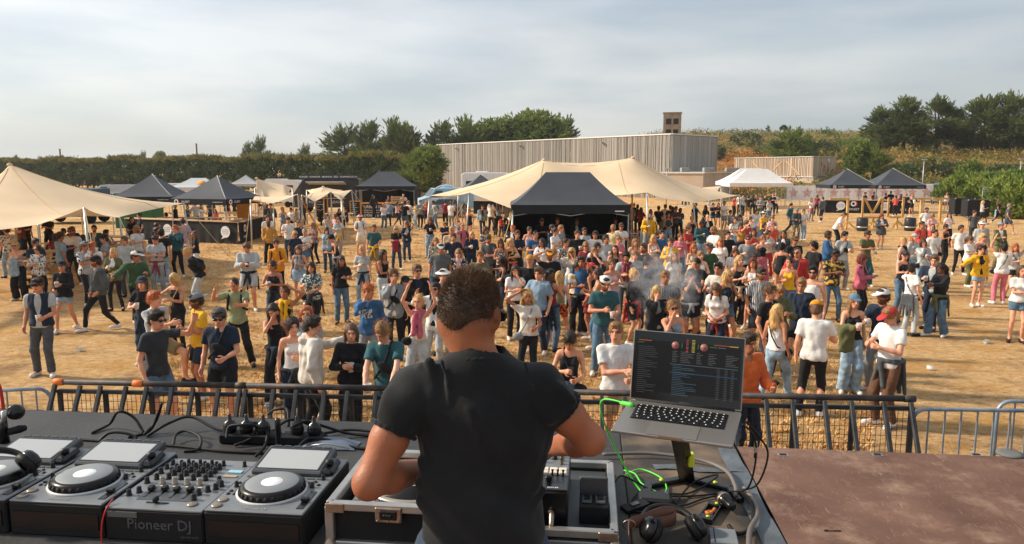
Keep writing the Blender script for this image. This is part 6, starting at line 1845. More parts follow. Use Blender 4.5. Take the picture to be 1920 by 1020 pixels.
ARM={'down':((.07,.03,-.50),(.25,-1,0),'r'),'pocket':((-.01,.10,-.46),(.8,-1,0),'r'),'cup':((-.07,.30,-.19),(.6,-.1,-1),'g'),'cuplow':((-.02,.29,-.30),(.5,-.5,-1),'g'),'phone':((-.13,.27,-.20),(.7,0,-1),'g'),'drink':((-.14,.19,.09),(.6,.4,-1),'g'),'face':((-.13,.15,.10),(.7,.3,-1),'r'),'head':((-.04,.04,.30),(1,.25,.3),'r'),'up':((.05,.12,.47),(1,.2,0),'o'),'raise':((.10,.36,.16),(.8,-.2,-1),'o'),'out':((.42,.18,-.22),(0,-1,-.6),'r'),'fwd':((-.02,.47,-.10),(.6,0,-1),'o'),'cross':((-.24,.20,-.22),(.8,0,-1),'r'),'hip':((.06,.05,-.36),(1,-.7,0),'r'),'back':((-.05,-.16,-.40),(1,-.6,0),'r'),'low':((-.05,.30,-.42),(.6,-.6,-.3),'g'),'bag':((-.08,.20,-.36),(.7,-.8,0),'r'),'rail':((.0,.42,-.33),(.5,-.6,-.2),'g'),}
def skeleton(sp):
 g=random.Random(sp['seed']);s=sp['h']/1.75;f=sp['sex']=='f';kid=sp.get('kid')
 J={}
 lean,side=R(sp.get('lean',0)),R(sp.get('side',g.uniform(-3,3)))
 st=sp.get('stance','stand')
 w=.085 if not f else.08
 p0=V3(0,0,.93)
 if st=='stride':fl,fr=V3(-.10,-.30,.08),V3(.10,.30,.10)
 elif st=='wide':fl,fr=V3(-.22,-.02,.08),V3(.22,.02,.08)
 elif st=='step':fl,fr=V3(-.12,-.16,.08),V3(.13,.10,.08)
 elif st=='knee':fl,fr=V3(-.12,.05,.08),V3(.16,-.34,.34)
 elif st=='sit':p0=V3(0,.12,.50);fl,fr=V3(-.14,-.32,.08),V3(.14,-.32,.08)
 elif st=='ground':p0=V3(0,.10,.14);fl,fr=V3(-.22,-.42,.08),V3(.20,-.46,.08)
 else:
  a=g.uniform(.09,.15);b=g.uniform(-.07,.07);fl,fr=V3(-a,b,.08),V3(a,-b,.08)
  p0[0]+=g.choice((-1,1))*g.uniform(0,.03)
 p0[2]-=.006+.05*(st in('stride','wide'))
 u=nrm(V3(math.sin(side),-math.sin(lean),math.cos(lean)))
 if lean:p0=p0+V3(0,.35*math.sin(lean)*.4,0)
 rt=nrm(np.cross(V3(0,1,0),u));rt=nrm(V3(1,0,0)-u*u[0]);fw=np.cross(u,rt)
 fw=-fw if fw[1]>0 else fw
 J.update(p0=p0,u=u,rt=rt,fw=fw)
 J['hipl'],J['hipr']=p0-rt*w+V3(0,0,-.02),p0+rt*w+V3(0,0,-.02)
 for S,ft in(('l',fl),('r',fr)):
  k_,an=ik(J['hip'+S],ft,.425,.425,V3((-.12 if S=='l' else.12),-1,.0))
  J['kn'+S],J['an'+S]=k_,an
  toe=V3((-.35 if S=='l' else.35),-1,0)if st!='stride' else V3(0,-1,0)
  J['toe'+S]=an+nrm(toe)*.15+V3(0,0,-.045)
 sw=.172 if not f else.152
 if kid:sw*=.95
 J['sh0']=p0+u*.475
 J['nb']=p0+u*.535+fw*.005
 hp,hy=R(sp.get('nod',g.uniform(-2,8))),R(sp.get('turn',g.uniform(-14,14)))
 Rh=euler_m(0,0,hy)@euler_m(hp+lean*.5,0,0)
 J['Rh']=Rh
 J['hc']=J['nb']+nrm(u+V3(0,0,.6))*.085+Rh@V3(0,-.018,.075)
 for S,sg in(('l',-1),('r',1)):
  sh=J['sh0']+rt*sw*sg
  off,hint,hs=ARM[sp['arm'+S]]
  jit=lambda:g.uniform(-.02,.02)
  tg=sh+rt*sg*(off[0]+jit())+fw*(off[1]+jit())+u*(off[2]+jit())
  hv=rt*sg*hint[0]+fw*hint[1]+u*hint[2]
  el,wr_=ik(sh,tg,.285,.25,hv)
  J['sh'+S],J['el'+S],J['wr'+S],J['hs'+S]=sh,el,wr_,hs
 J['s']=s
 return J
def hand_prims(J,S,fine):
 w_,el=J['wr'+S],J['el'+S]
 d=nrm(w_-el);sg=-1 if S=='l' else 1
 hs=J['hs'+S]
 inn=nrm(-J['rt']*sg+J['fw']*.3-d*((-J['rt']*sg+J['fw']*.3)@d))
 sd=np.cross(d,inn)*sg
 if sd@(J['fw']+J['u']*.5)<0:sd=-sd
 P=[C_(w_-d*.03,w_+d*.02,.026,.028,.01),E_(w_+d*.055,(.042,.017,.052),rot_to(sd,inn,d),.012)]
 kb=w_+d*.095
 if fine:
  for i,(o,L)in enumerate(((.030,.070),(.010,.080),(-.010,.074),(-.029,.058))):
   a=kb+sd*o-d*.012
   cu={'g':1.15,'r':.55,'o':.08}[hs]+.08*i
   sp_=o*(3.0 if hs=='o' else.6)
   d1=nrm(d*math.cos(cu*.6)+inn*math.sin(cu*.6)+sd*sp_);m_=a+d1*L*.5
   d2=nrm(d*math.cos(cu*1.6)+inn*math.sin(cu*1.6)+sd*sp_);e_=m_+d2*L*.52
   P+=[C_(a,m_,.0100,.0092,.004),C_(m_,e_,.0092,.0076,.003)]
  a=w_+d*.03+sd*.028;m_=a+nrm(sd*.9+d*.8+inn*.35)*.042;e_=m_+nrm(sd*.2+d+inn*(.7 if hs=='g' else.2))*.032
  P+=[C_(a,m_,.0135,.0110,.008),C_(m_,e_,.0108,.0084,.003)]
 else:
  cu={'g':1.1,'r':.5,'o':.05}[hs]
  m_=kb+nrm(d*math.cos(cu*.6)+inn*math.sin(cu*.6))*.04
  P+=[E_((kb+m_)/2,(.036,.014,.034),rot_to(sd,inn,nrm(m_-kb)),.012),C_(m_,m_+nrm(d*math.cos(cu*1.7)+inn*math.sin(cu*1.7))*.035,.019,.013,.012)]
  a=w_+d*.035+sd*.026;P+=[C_(a,a+nrm(sd*.8+d*.9+inn*.3)*.055,.013,.010,.008)]
 J['grip'+S]=w_+d*.075+inn*.045
 J['gd'+S]=inn
 return P
def head_prims(J,beard=False):
 c,Rh=J['hc'],J['Rh']
 L=lambda x,y,z:c+Rh@V3(x,y,z)
 P=[E_(L(0,.012,.022),(.076,.094,.096),Rh,.02),E_(L(0,-.012,-.045),(.060,.074,.072),Rh,.03),E_(L(0,-.046,-.088),(.034,.034,.026),Rh,.03),C_(L(0,-.092,.012),L(0,-.108,-.022),.009,.014,.012),E_(L(0,-.086,-.058),(.024,.012,.010),Rh,.012),E_(L(0,-.083,.032),(.046,.012,.012),Rh,.016),E_(L(.076,.012,-.010),(.010,.020,.031),Rh,.006),E_(L(-.076,.012,-.010),(.010,.020,.031),Rh,.006),('-e',L(.031,-.100,.010),V3(.018,.016,.011),Rh,.0,None),('-e',L(-.031,-.100,.010),V3(.018,.016,.011),Rh,.0,None),C_(J['nb']-J['u']*.04,L(0,.018,-.05),.054,.052,.03)]
 return P
FRM={'m':dict(ch=(.150,.100,.18),wa=(.135,.095,.15),pe=(.150,.105,.12),ua=.044,fa=.036,wr=.025,th=.075,kn=.052,ca=.050,an=.036),'f':dict(ch=(.130,.092,.17),wa=(.115,.085,.14),pe=(.158,.108,.125),ua=.037,fa=.031,wr=.022,th=.076,kn=.049,ca=.046,an=.033)}
def torso_frame(J):return rot_to(J['rt'],-J['fw'],J['u'])
def body_prims(J,sx,fat=1.0):
 F=FRM[sx];Rm=torso_frame(J);p0,u=J['p0'],J['u']
 P=[E_(p0+u*.36,np.array(F['ch'])*(fat,fat,1),Rm,.05),E_(p0+u*.18,np.array(F['wa'])*(fat,fat,1),Rm,.06),E_(p0+u*.0,np.array(F['pe'])*(fat,fat,1),Rm,.06),C_(J['sh0']-J['rt']*.11,J['sh0']+J['rt']*.11,.058,.058,.05),C_(p0+u*.46,J['nb']+u*.02,.07,.052,.04)]
 if sx=='f':
  for sg in(-1,1):P.append(E_(p0+u*.345+J['rt']*sg*.064+J['fw']*.075,(.055,.05,.055),Rm,.03))
 for S in 'lr':
  P+=[C_(J['sh'+S],J['el'+S],F['ua']*1.12,F['fa']*1.02,.03),C_(J['el'+S],J['el'+S]*.62+J['wr'+S]*.38,F['fa'],F['fa']*1.06,.015),C_(J['el'+S]*.62+J['wr'+S]*.38,J['wr'+S],F['fa']*1.06,F['wr'],.012),C_(J['hip'+S],J['kn'+S],F['th'],F['kn'],.03),C_(J['kn'+S],J['kn'+S]*.68+J['an'+S]*.32+V3(0,.012,0),F['kn'],F['ca']*1.06,.02),C_(J['kn'+S]*.68+J['an'+S]*.32+V3(0,.012,0),J['an'+S],F['ca']*1.06,F['an'],.02),C_(J['an'+S],J['toe'+S],.036,.030,.02)]
 return P
 # CLOTHES, HAIR, THINGS WORN
COLR=dict(black=(38,39,42),white=(226,224,220),offwhite=(214,206,194),cream=(222,204,176),grey=(136,140,142),lgrey=(176,180,180),dgrey=(78,82,86),charcoal=(56,60,64),navy=(42,52,68),blue=(58,96,138),teal=(54,92,98),lblue=(132,158,178),denim=(86,112,134),ldenim=(142,166,184),ddenim=(58,74,92),green=(62,88,62),olive=(98,100,68),khaki=(134,122,88),yellow=(232,176,44),mustard=(222,148,44),ochre=(196,144,72),orange=(222,108,54),red=(184,62,60),coral=(214,90,76),maroon=(136,52,62),pink=(206,120,136),rose=(188,98,116),lpink=(222,180,178),beige=(200,176,144),tan=(186,150,110),brown=(104,76,58),purple=(110,78,110),sage=(142,152,116),turq=(92,156,168),skin=(214,160,128))
HAIRC=dict(black=(26,22,20),dark=(56,43,35),brown=(98,70,49),light=(146,108,70),blonde=(196,156,98),ginger=(172,92,44),grey=(140,134,128),red=(110,48,38))
SKIN=dict(a=(224,166,134),b=(206,146,112),c=(178,120,88),d=(124,80,58),e=(232,178,150))
def fab(c,pat=None):
 key='fabric_'+c+('_'+pat if pat else '')
 if key in MATS:return MATS[key]
 rgb=COLR[c]
 den='denim' in c
 m=mat(key,rgb,rough=.9,var=.16 if not den else.3,scale=7 if not den else 9,detail=6,bump=.55,bscale=22,spec=.12,sheen=.08)
 if pat:
  t=m.node_tree;b=t.nodes['Principled BSDF'];lk=t.links.new
  src=b.inputs['Base Color'].links[0].from_socket
  tcn=t.nodes.new('ShaderNodeTexCoord')
  mx_=t.nodes.new('ShaderNodeMixRGB');lk(src,mx_.inputs['Color1']);lk(mx_.outputs['Color'],b.inputs['Base Color'])
  alt={'stripe':(46,54,68),'hstripe':(120,124,126),'floral':(216,208,198),'dark':(40,44,50),'camo':(84,90,90),'check':(110,62,50),'leaf':(58,100,138),'gold':(226,178,70),'print':(208,206,200)}[pat]
  mx_.inputs['Color2'].default_value=lin(alt)
  if pat in('stripe','hstripe','check'):
   wv=t.nodes.new('ShaderNodeTexWave');wv.inputs['Scale'].default_value=11 if pat!='check' else 6
   wv.bands_direction={'stripe':'X','hstripe':'Z','check':'X'}[pat]
   lk(tcn.outputs['Object'],wv.inputs['Vector']);s=wv.outputs['Fac']
   if pat=='check':
    w2=t.nodes.new('ShaderNodeTexWave');w2.inputs['Scale'].default_value=6;w2.bands_direction='Z';lk(tcn.outputs['Object'],w2.inputs['Vector'])
    ad=t.nodes.new('ShaderNodeMath');ad.operation='MAXIMUM';lk(s,ad.inputs[0]);lk(w2.outputs['Fac'],ad.inputs[1]);s=ad.outputs[0]
  elif pat=='print':
   sx=t.nodes.new('ShaderNodeSeparateXYZ');lk(tcn.outputs['Object'],sx.inputs[0])
   n=t.nodes.new('ShaderNodeTexNoise');n.inputs['Scale'].default_value=26;lk(tcn.outputs['Object'],n.inputs['Vector'])
   def inr(o,lo_,hi_):
    a=t.nodes.new('ShaderNodeMath');a.operation='GREATER_THAN';lk(o,a.inputs[0]);a.inputs[1].default_value=lo_
    c_=t.nodes.new('ShaderNodeMath');c_.operation='LESS_THAN';lk(o,c_.inputs[0]);c_.inputs[1].default_value=hi_
    d_=t.nodes.new('ShaderNodeMath');d_.operation='MULTIPLY';lk(a.outputs[0],d_.inputs[0]);lk(c_.outputs[0],d_.inputs[1]);return d_.outputs[0]
   a=t.nodes.new('ShaderNodeMath');a.operation='MULTIPLY';lk(inr(sx.outputs['X'],-.09,.09),a.inputs[0]);lk(inr(sx.outputs['Z'],1.18,1.33),a.inputs[1])
   c_=t.nodes.new('ShaderNodeMath');c_.operation='MULTIPLY';lk(a.outputs[0],c_.inputs[0])
   g_=t.nodes.new('ShaderNodeMath');g_.operation='GREATER_THAN';lk(n.outputs['Fac'],g_.inputs[0]);g_.inputs[1].default_value=.47;lk(g_.outputs[0],c_.inputs[1]);s=c_.outputs[0]
  else:
   n=t.nodes.new('ShaderNodeTexNoise');n.inputs['Scale'].default_value={'floral':24,'camo':9,'dark':22,'leaf':16,'gold':14}[pat];n.inputs['Detail'].default_value=3
   lk(tcn.outputs['Object'],n.inputs['Vector']);s=n.outputs['Fac']
  r_=t.nodes.new('ShaderNodeValToRGB');p_=.54 if pat in('floral','camo','dark','leaf','gold')else.5
  r_.color_ramp.elements[0].position=p_-.04;r_.color_ramp.elements[1].position=p_+.04
  lk(s,r_.inputs['Fac']);lk(r_.outputs['Color'],mx_.inputs['Fac'])
 return m
def skin_mat(k):
 key='skin_'+k
 if key in MATS:return MATS[key]
 m=bpy.data.materials.new(key);m.use_nodes=True
 t=m.node_tree;b=t.nodes['Principled BSDF']
 at_=t.nodes.new('ShaderNodeVertexColor');at_.layer_name='tint'
 mx_=t.nodes.new('ShaderNodeMixRGB');mx_.blend_type='MULTIPLY';mx_.inputs['Fac'].default_value=1
 n=t.nodes.new('ShaderNodeTexNoise');n.inputs['Scale'].default_value=9;tcn=t.nodes.new('ShaderNodeTexCoord');t.links.new(tcn.outputs['Object'],n.inputs['Vector'])
 r_=t.nodes.new('ShaderNodeValToRGB');c=lin(SKIN[k]);r_.color_ramp.elements[0].color=(c[0]*.9,c[1]*.82,c[2]*.8,1);r_.color_ramp.elements[1].color=(min(1,c[0]*1.06),c[1]*1.06,c[2]*1.06,1)
 r_.color_ramp.elements[0].position=.35;r_.color_ramp.elements[1].position=.65
 t.links.new(n.outputs['Fac'],r_.inputs['Fac']);t.links.new(r_.outputs['Color'],mx_.inputs['Color1']);t.links.new(at_.outputs['Color'],mx_.inputs['Color2'])
 t.links.new(mx_.outputs['Color'],b.inputs['Base Color'])
 b.inputs['Roughness'].default_value=.5;b.inputs['Specular IOR Level'].default_value=.35
 nb=t.nodes.new('ShaderNodeTexNoise');nb.inputs['Scale'].default_value=140;nb.inputs['Detail'].default_value=6;t.links.new(tcn.outputs['Object'],nb.inputs['Vector'])
 bp=t.nodes.new('ShaderNodeBump');bp.inputs['Strength'].default_value=.35;bp.inputs['Distance'].default_value=.003;t.links.new(nb.outputs['Fac'],bp.inputs['Height']);t.links.new(bp.outputs['Normal'],b.inputs['Normal'])
 b.inputs['Subsurface Weight'].default_value=.12;b.inputs['Subsurface Radius'].default_value=(.012,.005,.003);b.inputs['Subsurface Scale'].default_value=1
 MATS[key]=m
 return m
def hair_mat(k):return mat('hair_'+k,HAIRC[k],rough=.55,var=.45,scale=38,stretch=(1,1,.25),bump=1,bscale=60,spec=.35)
DARKL=mat('sunglass_lens',(18,18,20),rough=.15,var=0,spec=.6)
SHOEM=lambda c:mat('shoe_'+c,COLR[c],rough=.6,var=.08)
CUPM=mat('cup_plastic',(232,234,232),rough=.35,var=0,alpha=.55,spec=.4)
BEER=mat('beer',(224,152,40),rough=.2,var=.05,spec=.4)
def hairp(J,style,g):
 c,Rh,u=J['hc'],J['Rh'],J['u']
 L=lambda x,y,z:c+Rh@V3(x,y,z)
 face=('-e',L(0,-.118,-.036),V3(.067,.086,.106),Rh,0,None)
 cap=lambda e=.0,zc=.0:[E_(L(0,.018,.028+zc),(.083+e,.100+e,.098+e),Rh,.01),E_(L(0,.050,-.02),(.074+e,.066+e,.085),Rh,.02)]
 P=[]
 if style=='bald':return[]
 if style=='buzz':P=cap(-.003)+[face,('-e',L(0,-.02,-.13),V3(.11,.12,.09),Rh,0,None)]
 elif style=='short':P=cap(.005,.006)+[E_(L(0,-.045,.098),(.062,.045,.030),Rh,.02),face,('-e',L(0,-.03,-.135),V3(.11,.12,.085),Rh,0,None)]
 elif style in('curly','afro','wavy'):
  P=cap(.008,.008)+[face]
  e=.022 if style!='afro' else.035
  for i in range(16 if style!='afro' else 24):
   th,ph=g.uniform(0,6.28),g.uniform(-.2 if style!='wavy' else-.8,1.5)
   d=V3(math.cos(th)*math.cos(ph),math.sin(th)*math.cos(ph),math.sin(ph))
   if d[1]<-.45 and d[2]<.55:continue
   P.append(E_(L(d[0]*.084,.02+d[1]*.098,.03+d[2]*.096),(e,e,e),I3,.012))
  if style=='afro' or style=='wavy':
   for sg in(-1,1):
    for k in range(3):P.append(E_(L(sg*(.078+.01*k),.03,-.03-.045*k),(.036,.05,.04),Rh,.02))
   P.append(E_(L(0,.075,-.07),(.08,.045,.08),Rh,.03));P.append(('-e',L(0,-.128,-.045),V3(.064,.094,.11),Rh,0,None))
 else:
  P=cap(.005,.004)+[face]
  if style=='long':
   b=J['nb'];back=-J['fw']
   ln=g.uniform(.16,.26)
   P+=[C_(L(0,.075,-.02),b+back*.085-u*(ln-.06),.070,.058,.03),C_(L(.045,.06,-.03),b+back*.075+J['rt']*.05-u*(ln-.09),.048,.036,.03),C_(L(-.045,.06,-.03),b+back*.075-J['rt']*.05-u*(ln-.09),.048,.036,.03)]
   for sg in(-1,1):
    if g.random()<.8:
     P+=[C_(L(sg*.072,-.006,.01),L(sg*.082,-.006,-.10),.024,.028,.02),C_(L(sg*.082,-.006,-.10),b+J['rt']*sg*.085+J['fw']*.065-u*(ln-.13),.028,.02,.02)]
  elif style=='bob':
   P+=[E_(L(0,.06,-.06),(.082,.055,.09),Rh,.03)]+[C_(L(sg*.076,.0,.01),L(sg*.080,-.012,-.115),.024,.022,.02)for sg in(-1,1)]
  elif style=='bun':P+=[E_(L(0,.085,.085),(.042,.042,.04),Rh,.012)]
  elif style=='pony':P+=[C_(L(0,.115,.05),L(0,.16,-.04),.03,.036,.02),C_(L(0,.16,-.04),J['nb']-J['fw']*.12-u*.14,.036,.018,.02)]
 return P
def top_prims(J,kind,sx,fat=1.0):
 """returns prims, sleeve kind"""
 F=FRM[sx];Rm=torso_frame(J);p0,u,rt=J['p0'],J['u'],J['rt']
 loose={'tank':.006,'crop':.006,'halter':.005,'tee':.017,'long':.018,'hoodie':.030,'shirt':.022,'jacket':.034,'vest':.032,'dress':.012,'sweat':.026}[kind]
 hem={'crop':.13,'halter':.10,'tank':.03,'tee':-.055,'long':-.05,'hoodie':-.07,'shirt':-.08,'jacket':-.09,'vest':-.02,'dress':-.2,'sweat':-.05}[kind]
 if sx=='f' and kind=='tee':hem=.0
 e=np.array((loose,loose,.0))
 cut=[(p0+u*hem,-u)]
 lowcut=kind in('tank','crop','halter','dress')
 neck=[(J['nb']+u*(.012 if not lowcut else-.075),u)]
 ch,wa,pe=np.array(F['ch'])*(fat,fat,1),np.array(F['wa'])*(fat,fat,1),np.array(F['pe'])*(fat,fat,1)
 P=[E_(p0+u*.36,ch+e+(0,0,.012),Rm,.04,cut),E_(p0+u*.18,wa+e+(.008,.006,.03),Rm,.05,cut),E_(p0+u*.01,pe+e+((.014,.014,.03)if hem<.05 else(0,0,.03)),Rm,.05,cut)]
 if not lowcut:
  P+=[C_(J['sh0']-rt*.12,J['sh0']+rt*.12,.060+loose*.6,.060+loose*.6,.04),C_(p0+u*.44,J['nb']+u*.0,.07,.062+loose*.3,.04)]
 else:
  for sg in(-1,1):
   if kind!='crop':P.append(C_(p0+u*.42+rt*sg*.085+J['fw']*.085,J['sh0']+rt*sg*.085+u*.055,.016,.016,.01));P.append(C_(p0+u*.42+rt*sg*.085-J['fw']*.085,J['sh0']+rt*sg*.085+u*.055,.016,.016,.01))
 if sx=='f':
  for sg in(-1,1):P.append(E_(p0+u*.345+rt*sg*.064+J['fw']*.078,(.058+loose*.5,.052+loose*.5,.056),Rm,.03))
 slv={'tee':.62,'shirt':.75,'long':2,'hoodie':2,'jacket':2,'sweat':2}.get(kind,0)
 for S in 'lr':
  sh,el,wr_=J['sh'+S],J['el'+S],J['wr'+S]
  r0=F['ua']*1.12+loose*.9
  if 0<slv<1:
   e_=sh+(el-sh)*slv;P.append(C_(sh,e_+nrm(el-sh)*.05,r0,F['ua']+loose*1.5,.03,[(e_,nrm(el-sh))]))
  elif slv==2:
   rf=F['fa']+loose*.85;d=nrm(wr_-el)
   P+=[C_(sh,el,r0,rf*1.04,.03),C_(el,wr_,rf,rf*.86,.02,[(wr_-d*.012,d)])]
 if kind in('hoodie',):
  P+=[C_(J['nb']-J['fw']*.05-rt*.06,J['nb']-J['fw']*.075-u*.03,.045,.055,.03),C_(J['nb']-J['fw']*.05+rt*.06,J['nb']-J['fw']*.075-u*.03,.045,.055,.03)]
 P=P+[('-c',J['nb']-u*.02,J['nb']+u*.10,.055+.008*(kind!='tee'),.062,0,None)]
 if kind in('jacket','vest'):
  fw=J['fw']
  P+=[('-c',p0+u*.52+fw*.14,p0+u*.20+fw*.19,.075,.075,0,None),('-c',p0+u*.20+fw*.19,p0-u*.15+fw*.2,.075,.085,0,None)]
 return P,neck
def bottom_prims(J,kind,sx,under=False):
 F=FRM[sx];Rm=torso_frame(J);p0,u=J['p0'],J['u']
 wt=[(p0+u*.085,u)]
 dn=-.016 if under else 0
 P=[E_(p0+u*.0,np.array(F['pe'])+(.010+dn,.010+dn,.02),Rm,.05,wt),E_(p0+u*.08,np.array(F['wa'])+(.012+dn,.010+dn,0),Rm,.05,wt)]
 if kind=='skirt':
  zc=J['knl'][2]*.5+J['hipl'][2]*.5+.02;cut=[(V3(0,0,zc),V3(0,0,-1))]
  for S in 'lr':P.append(C_(J['hip'+S]+V3(0,0,.04),J['kn'+S],F['th']+.035,F['th']+.075,.12,cut))
  return P
 spec={'slim':(.012,.010,.010,1),'jeans':(.017,.020,.026,1),'wide':(.022,.042,.070,1),'shorts':(.026,.036,0,.72),'minis':(.016,.02,0,.42),'long_shorts':(.026,.03,0,.95)}[kind]
 for S in 'lr':
  h,k_,a=J['hip'+S],J['kn'+S],J['an'+S]
  if spec[3]<1:
   d=nrm(k_-h);e_=h+(k_-h)*spec[3];P.append(C_(h,k_,F['th']+spec[0],F['kn']+spec[1]+.012,.03,[(e_,d)]))
  else:
   d=nrm(a-k_);P+=[C_(h,k_,F['th']+spec[0],F['kn']+spec[1],.03),C_(k_,a+d*.03,F['kn']+spec[1],F['an']+spec[2],.02,[(a+d*.0,d)])]
 return P
 # ASSEMBLING A PERSON
LODS=[(15.5,.022,.0105,.0085,.016,True),(24,.031,.0145,.015,.025,False),(36,.037,.019,.022,.032,False),(999,.041,.026,.026,.038,False)]
def vmesh(name,VF,m):
 me=np_mesh(name,VF[0],VF[1]);me.materials.append(m);return me
TOPN=dict(tee='tee',long='long sleeved top',hoodie='hoodie',shirt='short sleeved shirt',jacket='open jacket',vest='padded vest',dress='dress',sweat='sweater',tank='tank top',crop='crop top',halter='halter top')
BOTN=dict(slim='slim trousers',jeans='trousers',wide='wide trousers',shorts='shorts',minis='short shorts',skirt='skirt',long_shorts='knee length shorts',none='bare legs')
CN=dict(lgrey='light grey',dgrey='dark grey',lblue='light blue',ddenim='dark denim',ldenim='pale denim',lpink='pale pink',turq='turquoise',offwhite='off white')
HN=dict(buzz='cropped',short='short',curly='curly',afro='frizzy',wavy='wavy',long='long',bob='chin length',bun='tied up',pony='ponytail')
PN=dict(stripe='striped',hstripe='striped',floral='patterned',dark='patterned',camo='camouflage',check='checked',leaf='patterned',gold='patterned')
PN['print']='printed'
PEOPLE,CUPS=[],[]
def cname(c):return CN.get(c,c)
def make_person(line,i):
 pos,top,bot,hair,arms,ex=[t.strip()for t in(line+';').split(';')[:6]]
 px,py,sex,yaw=pos.split(',')
 px,py,yaw=float(px),float(py),float(yaw)
 ex=ex.split()
 g=random.Random(i*7+3)
 ekv={t.split(':')[0]:t.split(':')[1]for t in ex if ':' in t}
 sp=dict(seed=i+11,sex=sex,h=(1.79 if sex=='m' else 1.67)*g.uniform(.975,1.025))
 for k in('h','lean','side','nod','turn'):
  if k in ekv:sp[k]=float(ekv[k])
 for k in('stride','wide','step','knee','sit','ground'):
  if k in ex:sp['stance']=k
 al=arms.split(',')
 sp['arml'],sp['armr']=al[0],al[1]
 tk=top.split();bk=bot.split();hk=hair.split()
 tkind,tcol=tk[0],tk[1].split('/');bkind,bcol=(bk+['black'])[:2];hs,hcol=(hk+['dark'])[:2]
 bcol=bcol.split('/')
 J=skeleton(sp);s=J['s']
 lift=float(ekv.get('z',0))
 P_top=(J['hc'][2]+.122)*s+lift
 w=at(px,py,P_top)
 if 'Y' in ekv:w=atd(px,py,float(ekv['Y']))
 ry=R(yaw);off=Matrix.Rotation(ry,3,'Z')@Vector((J['hc'][0]*s,J['hc'][1]*s,0))
 root_p=Vector((w.x-off.x,w.y-off.y,lift))
 Yd=root_p.y
 _,rb,rh,rhand,rc,fine=next(l for l in LODS if Yd<l[0])
 bw=g.uniform(.95,1.09);e=empty('person',root_p,ry);e.scale=(s*bw,s*bw,s)
 sk=ekv.get('s')or g.choice('aaabbec' if hcol in('blonde','ginger','light')else 'aabbbc')
 hb=net(body_prims(J,sex,.86 if tkind not in('tank','crop','halter','dress')else.97),rb)
 hd=net(head_prims(J),rh)
 parts=[hb,hd]
 for S in 'lr':parts.append(net(hand_prims(J,S,fine),rhand))
 V,F=join(parts)
 me=vmesh('body',(V,F),skin_mat(sk))
 tint=np.ones((len(V),4),np.float32)
 n0,n1=len(hb[0]),len(hb[0])+len(hd[0])
 Q=(hd[0]-J['hc'])@J['Rh']
 X,Y_,Z=np.abs(Q[:,0]),Q[:,1],Q[:,2]
 T=np.ones((len(Q),3),np.float32)
 if 'beard' in ex:T[(Z<-.032)&(Y_<.02)&(Z>-.125)]=(.30,.25,.22)
 elif 'stub' in ex:T[(Z<-.032)&(Y_<.02)&(Z>-.12)]=(.66,.58,.54)
 T[(np.abs(Z+.058)<.011)&(X<.024)&(Y_<-.07)]=(.80,.52,.52)
 T[(np.abs(Z-.010)<.0085)&(np.abs(X-.031)<.0145)&(Y_<-.06)]=(.20,.18,.18)
 T[(np.abs(Z-.031)<.007)&(np.abs(X-.031)<.019)&(Y_<-.065)]=(.42,.34,.30)
 tint[n0:n1,:3]=T
 at_=me.color_attributes.new('tint','FLOAT_COLOR','POINT');at_.data.foreach_set('color',tint.ravel())
 link('body',me,e)
 tp,neck=top_prims(J,tkind,sex)
 tm=fab(tcol[0],tcol[1]if len(tcol)>1 else None)
 wr={'hoodie':.014,'jacket':.015,'sweat':.013,'tee':.0085,'shirt':.010}.get(tkind,.005)
 link({'tee':'t_shirt','jacket':'jacket','hoodie':'hoodie','dress':'dress','vest':'vest','shirt':'shirt'}.get(tkind,'top'),vmesh('top',net(tp,rc,wr,i,neck),tm),e)
 if tkind in('jacket','vest'):
  ip,nk=top_prims(J,'tee',sex)
  link('t_shirt',vmesh('inner_top',net(ip,rc*1.1,.004,i,nk),fab(ekv.get('in','white'))),e)
 if bkind!='none':
  link({'skirt':'skirt','shorts':'shorts','minis':'shorts','long_shorts':'shorts'}.get(bkind,'trousers'),vmesh('bottom',net(bottom_prims(J,bkind,sex,tkind not in('crop','halter','tank')),rc,.005 if bkind in('slim','minis')else.0075,i+1),fab(bcol[0],bcol[1]if len(bcol)>1 else None)),e)
 sc=ekv.get('sh',g.choice(('white','white','black','offwhite')))
 for S in 'lr':
  a,t_=J['an'+S],J['toe'+S];dd=nrm(t_-a)
  b_=a+V3(0,0,-.035)
  cutz=[(V3(0,0,a[2]-.078),V3(0,0,-1))]if abs(a[2]-.08)<.03 else None
  link('shoe',vmesh('shoe',net([C_(a+V3(0,0,.005),b_+V3(0,.015,0),.042,.045,.02,cutz),C_(b_+V3(0,.02,0),t_,.044,.038,.02,cutz),C_(t_,t_+V3(dd[0],dd[1],0)*.03,.038,.030,.02,cutz)],max(.014,rc*.8)),SHOEM(sc)),e)
 hat=next((k for k in('cap','capb','hat','beanie')if k in ekv),None)
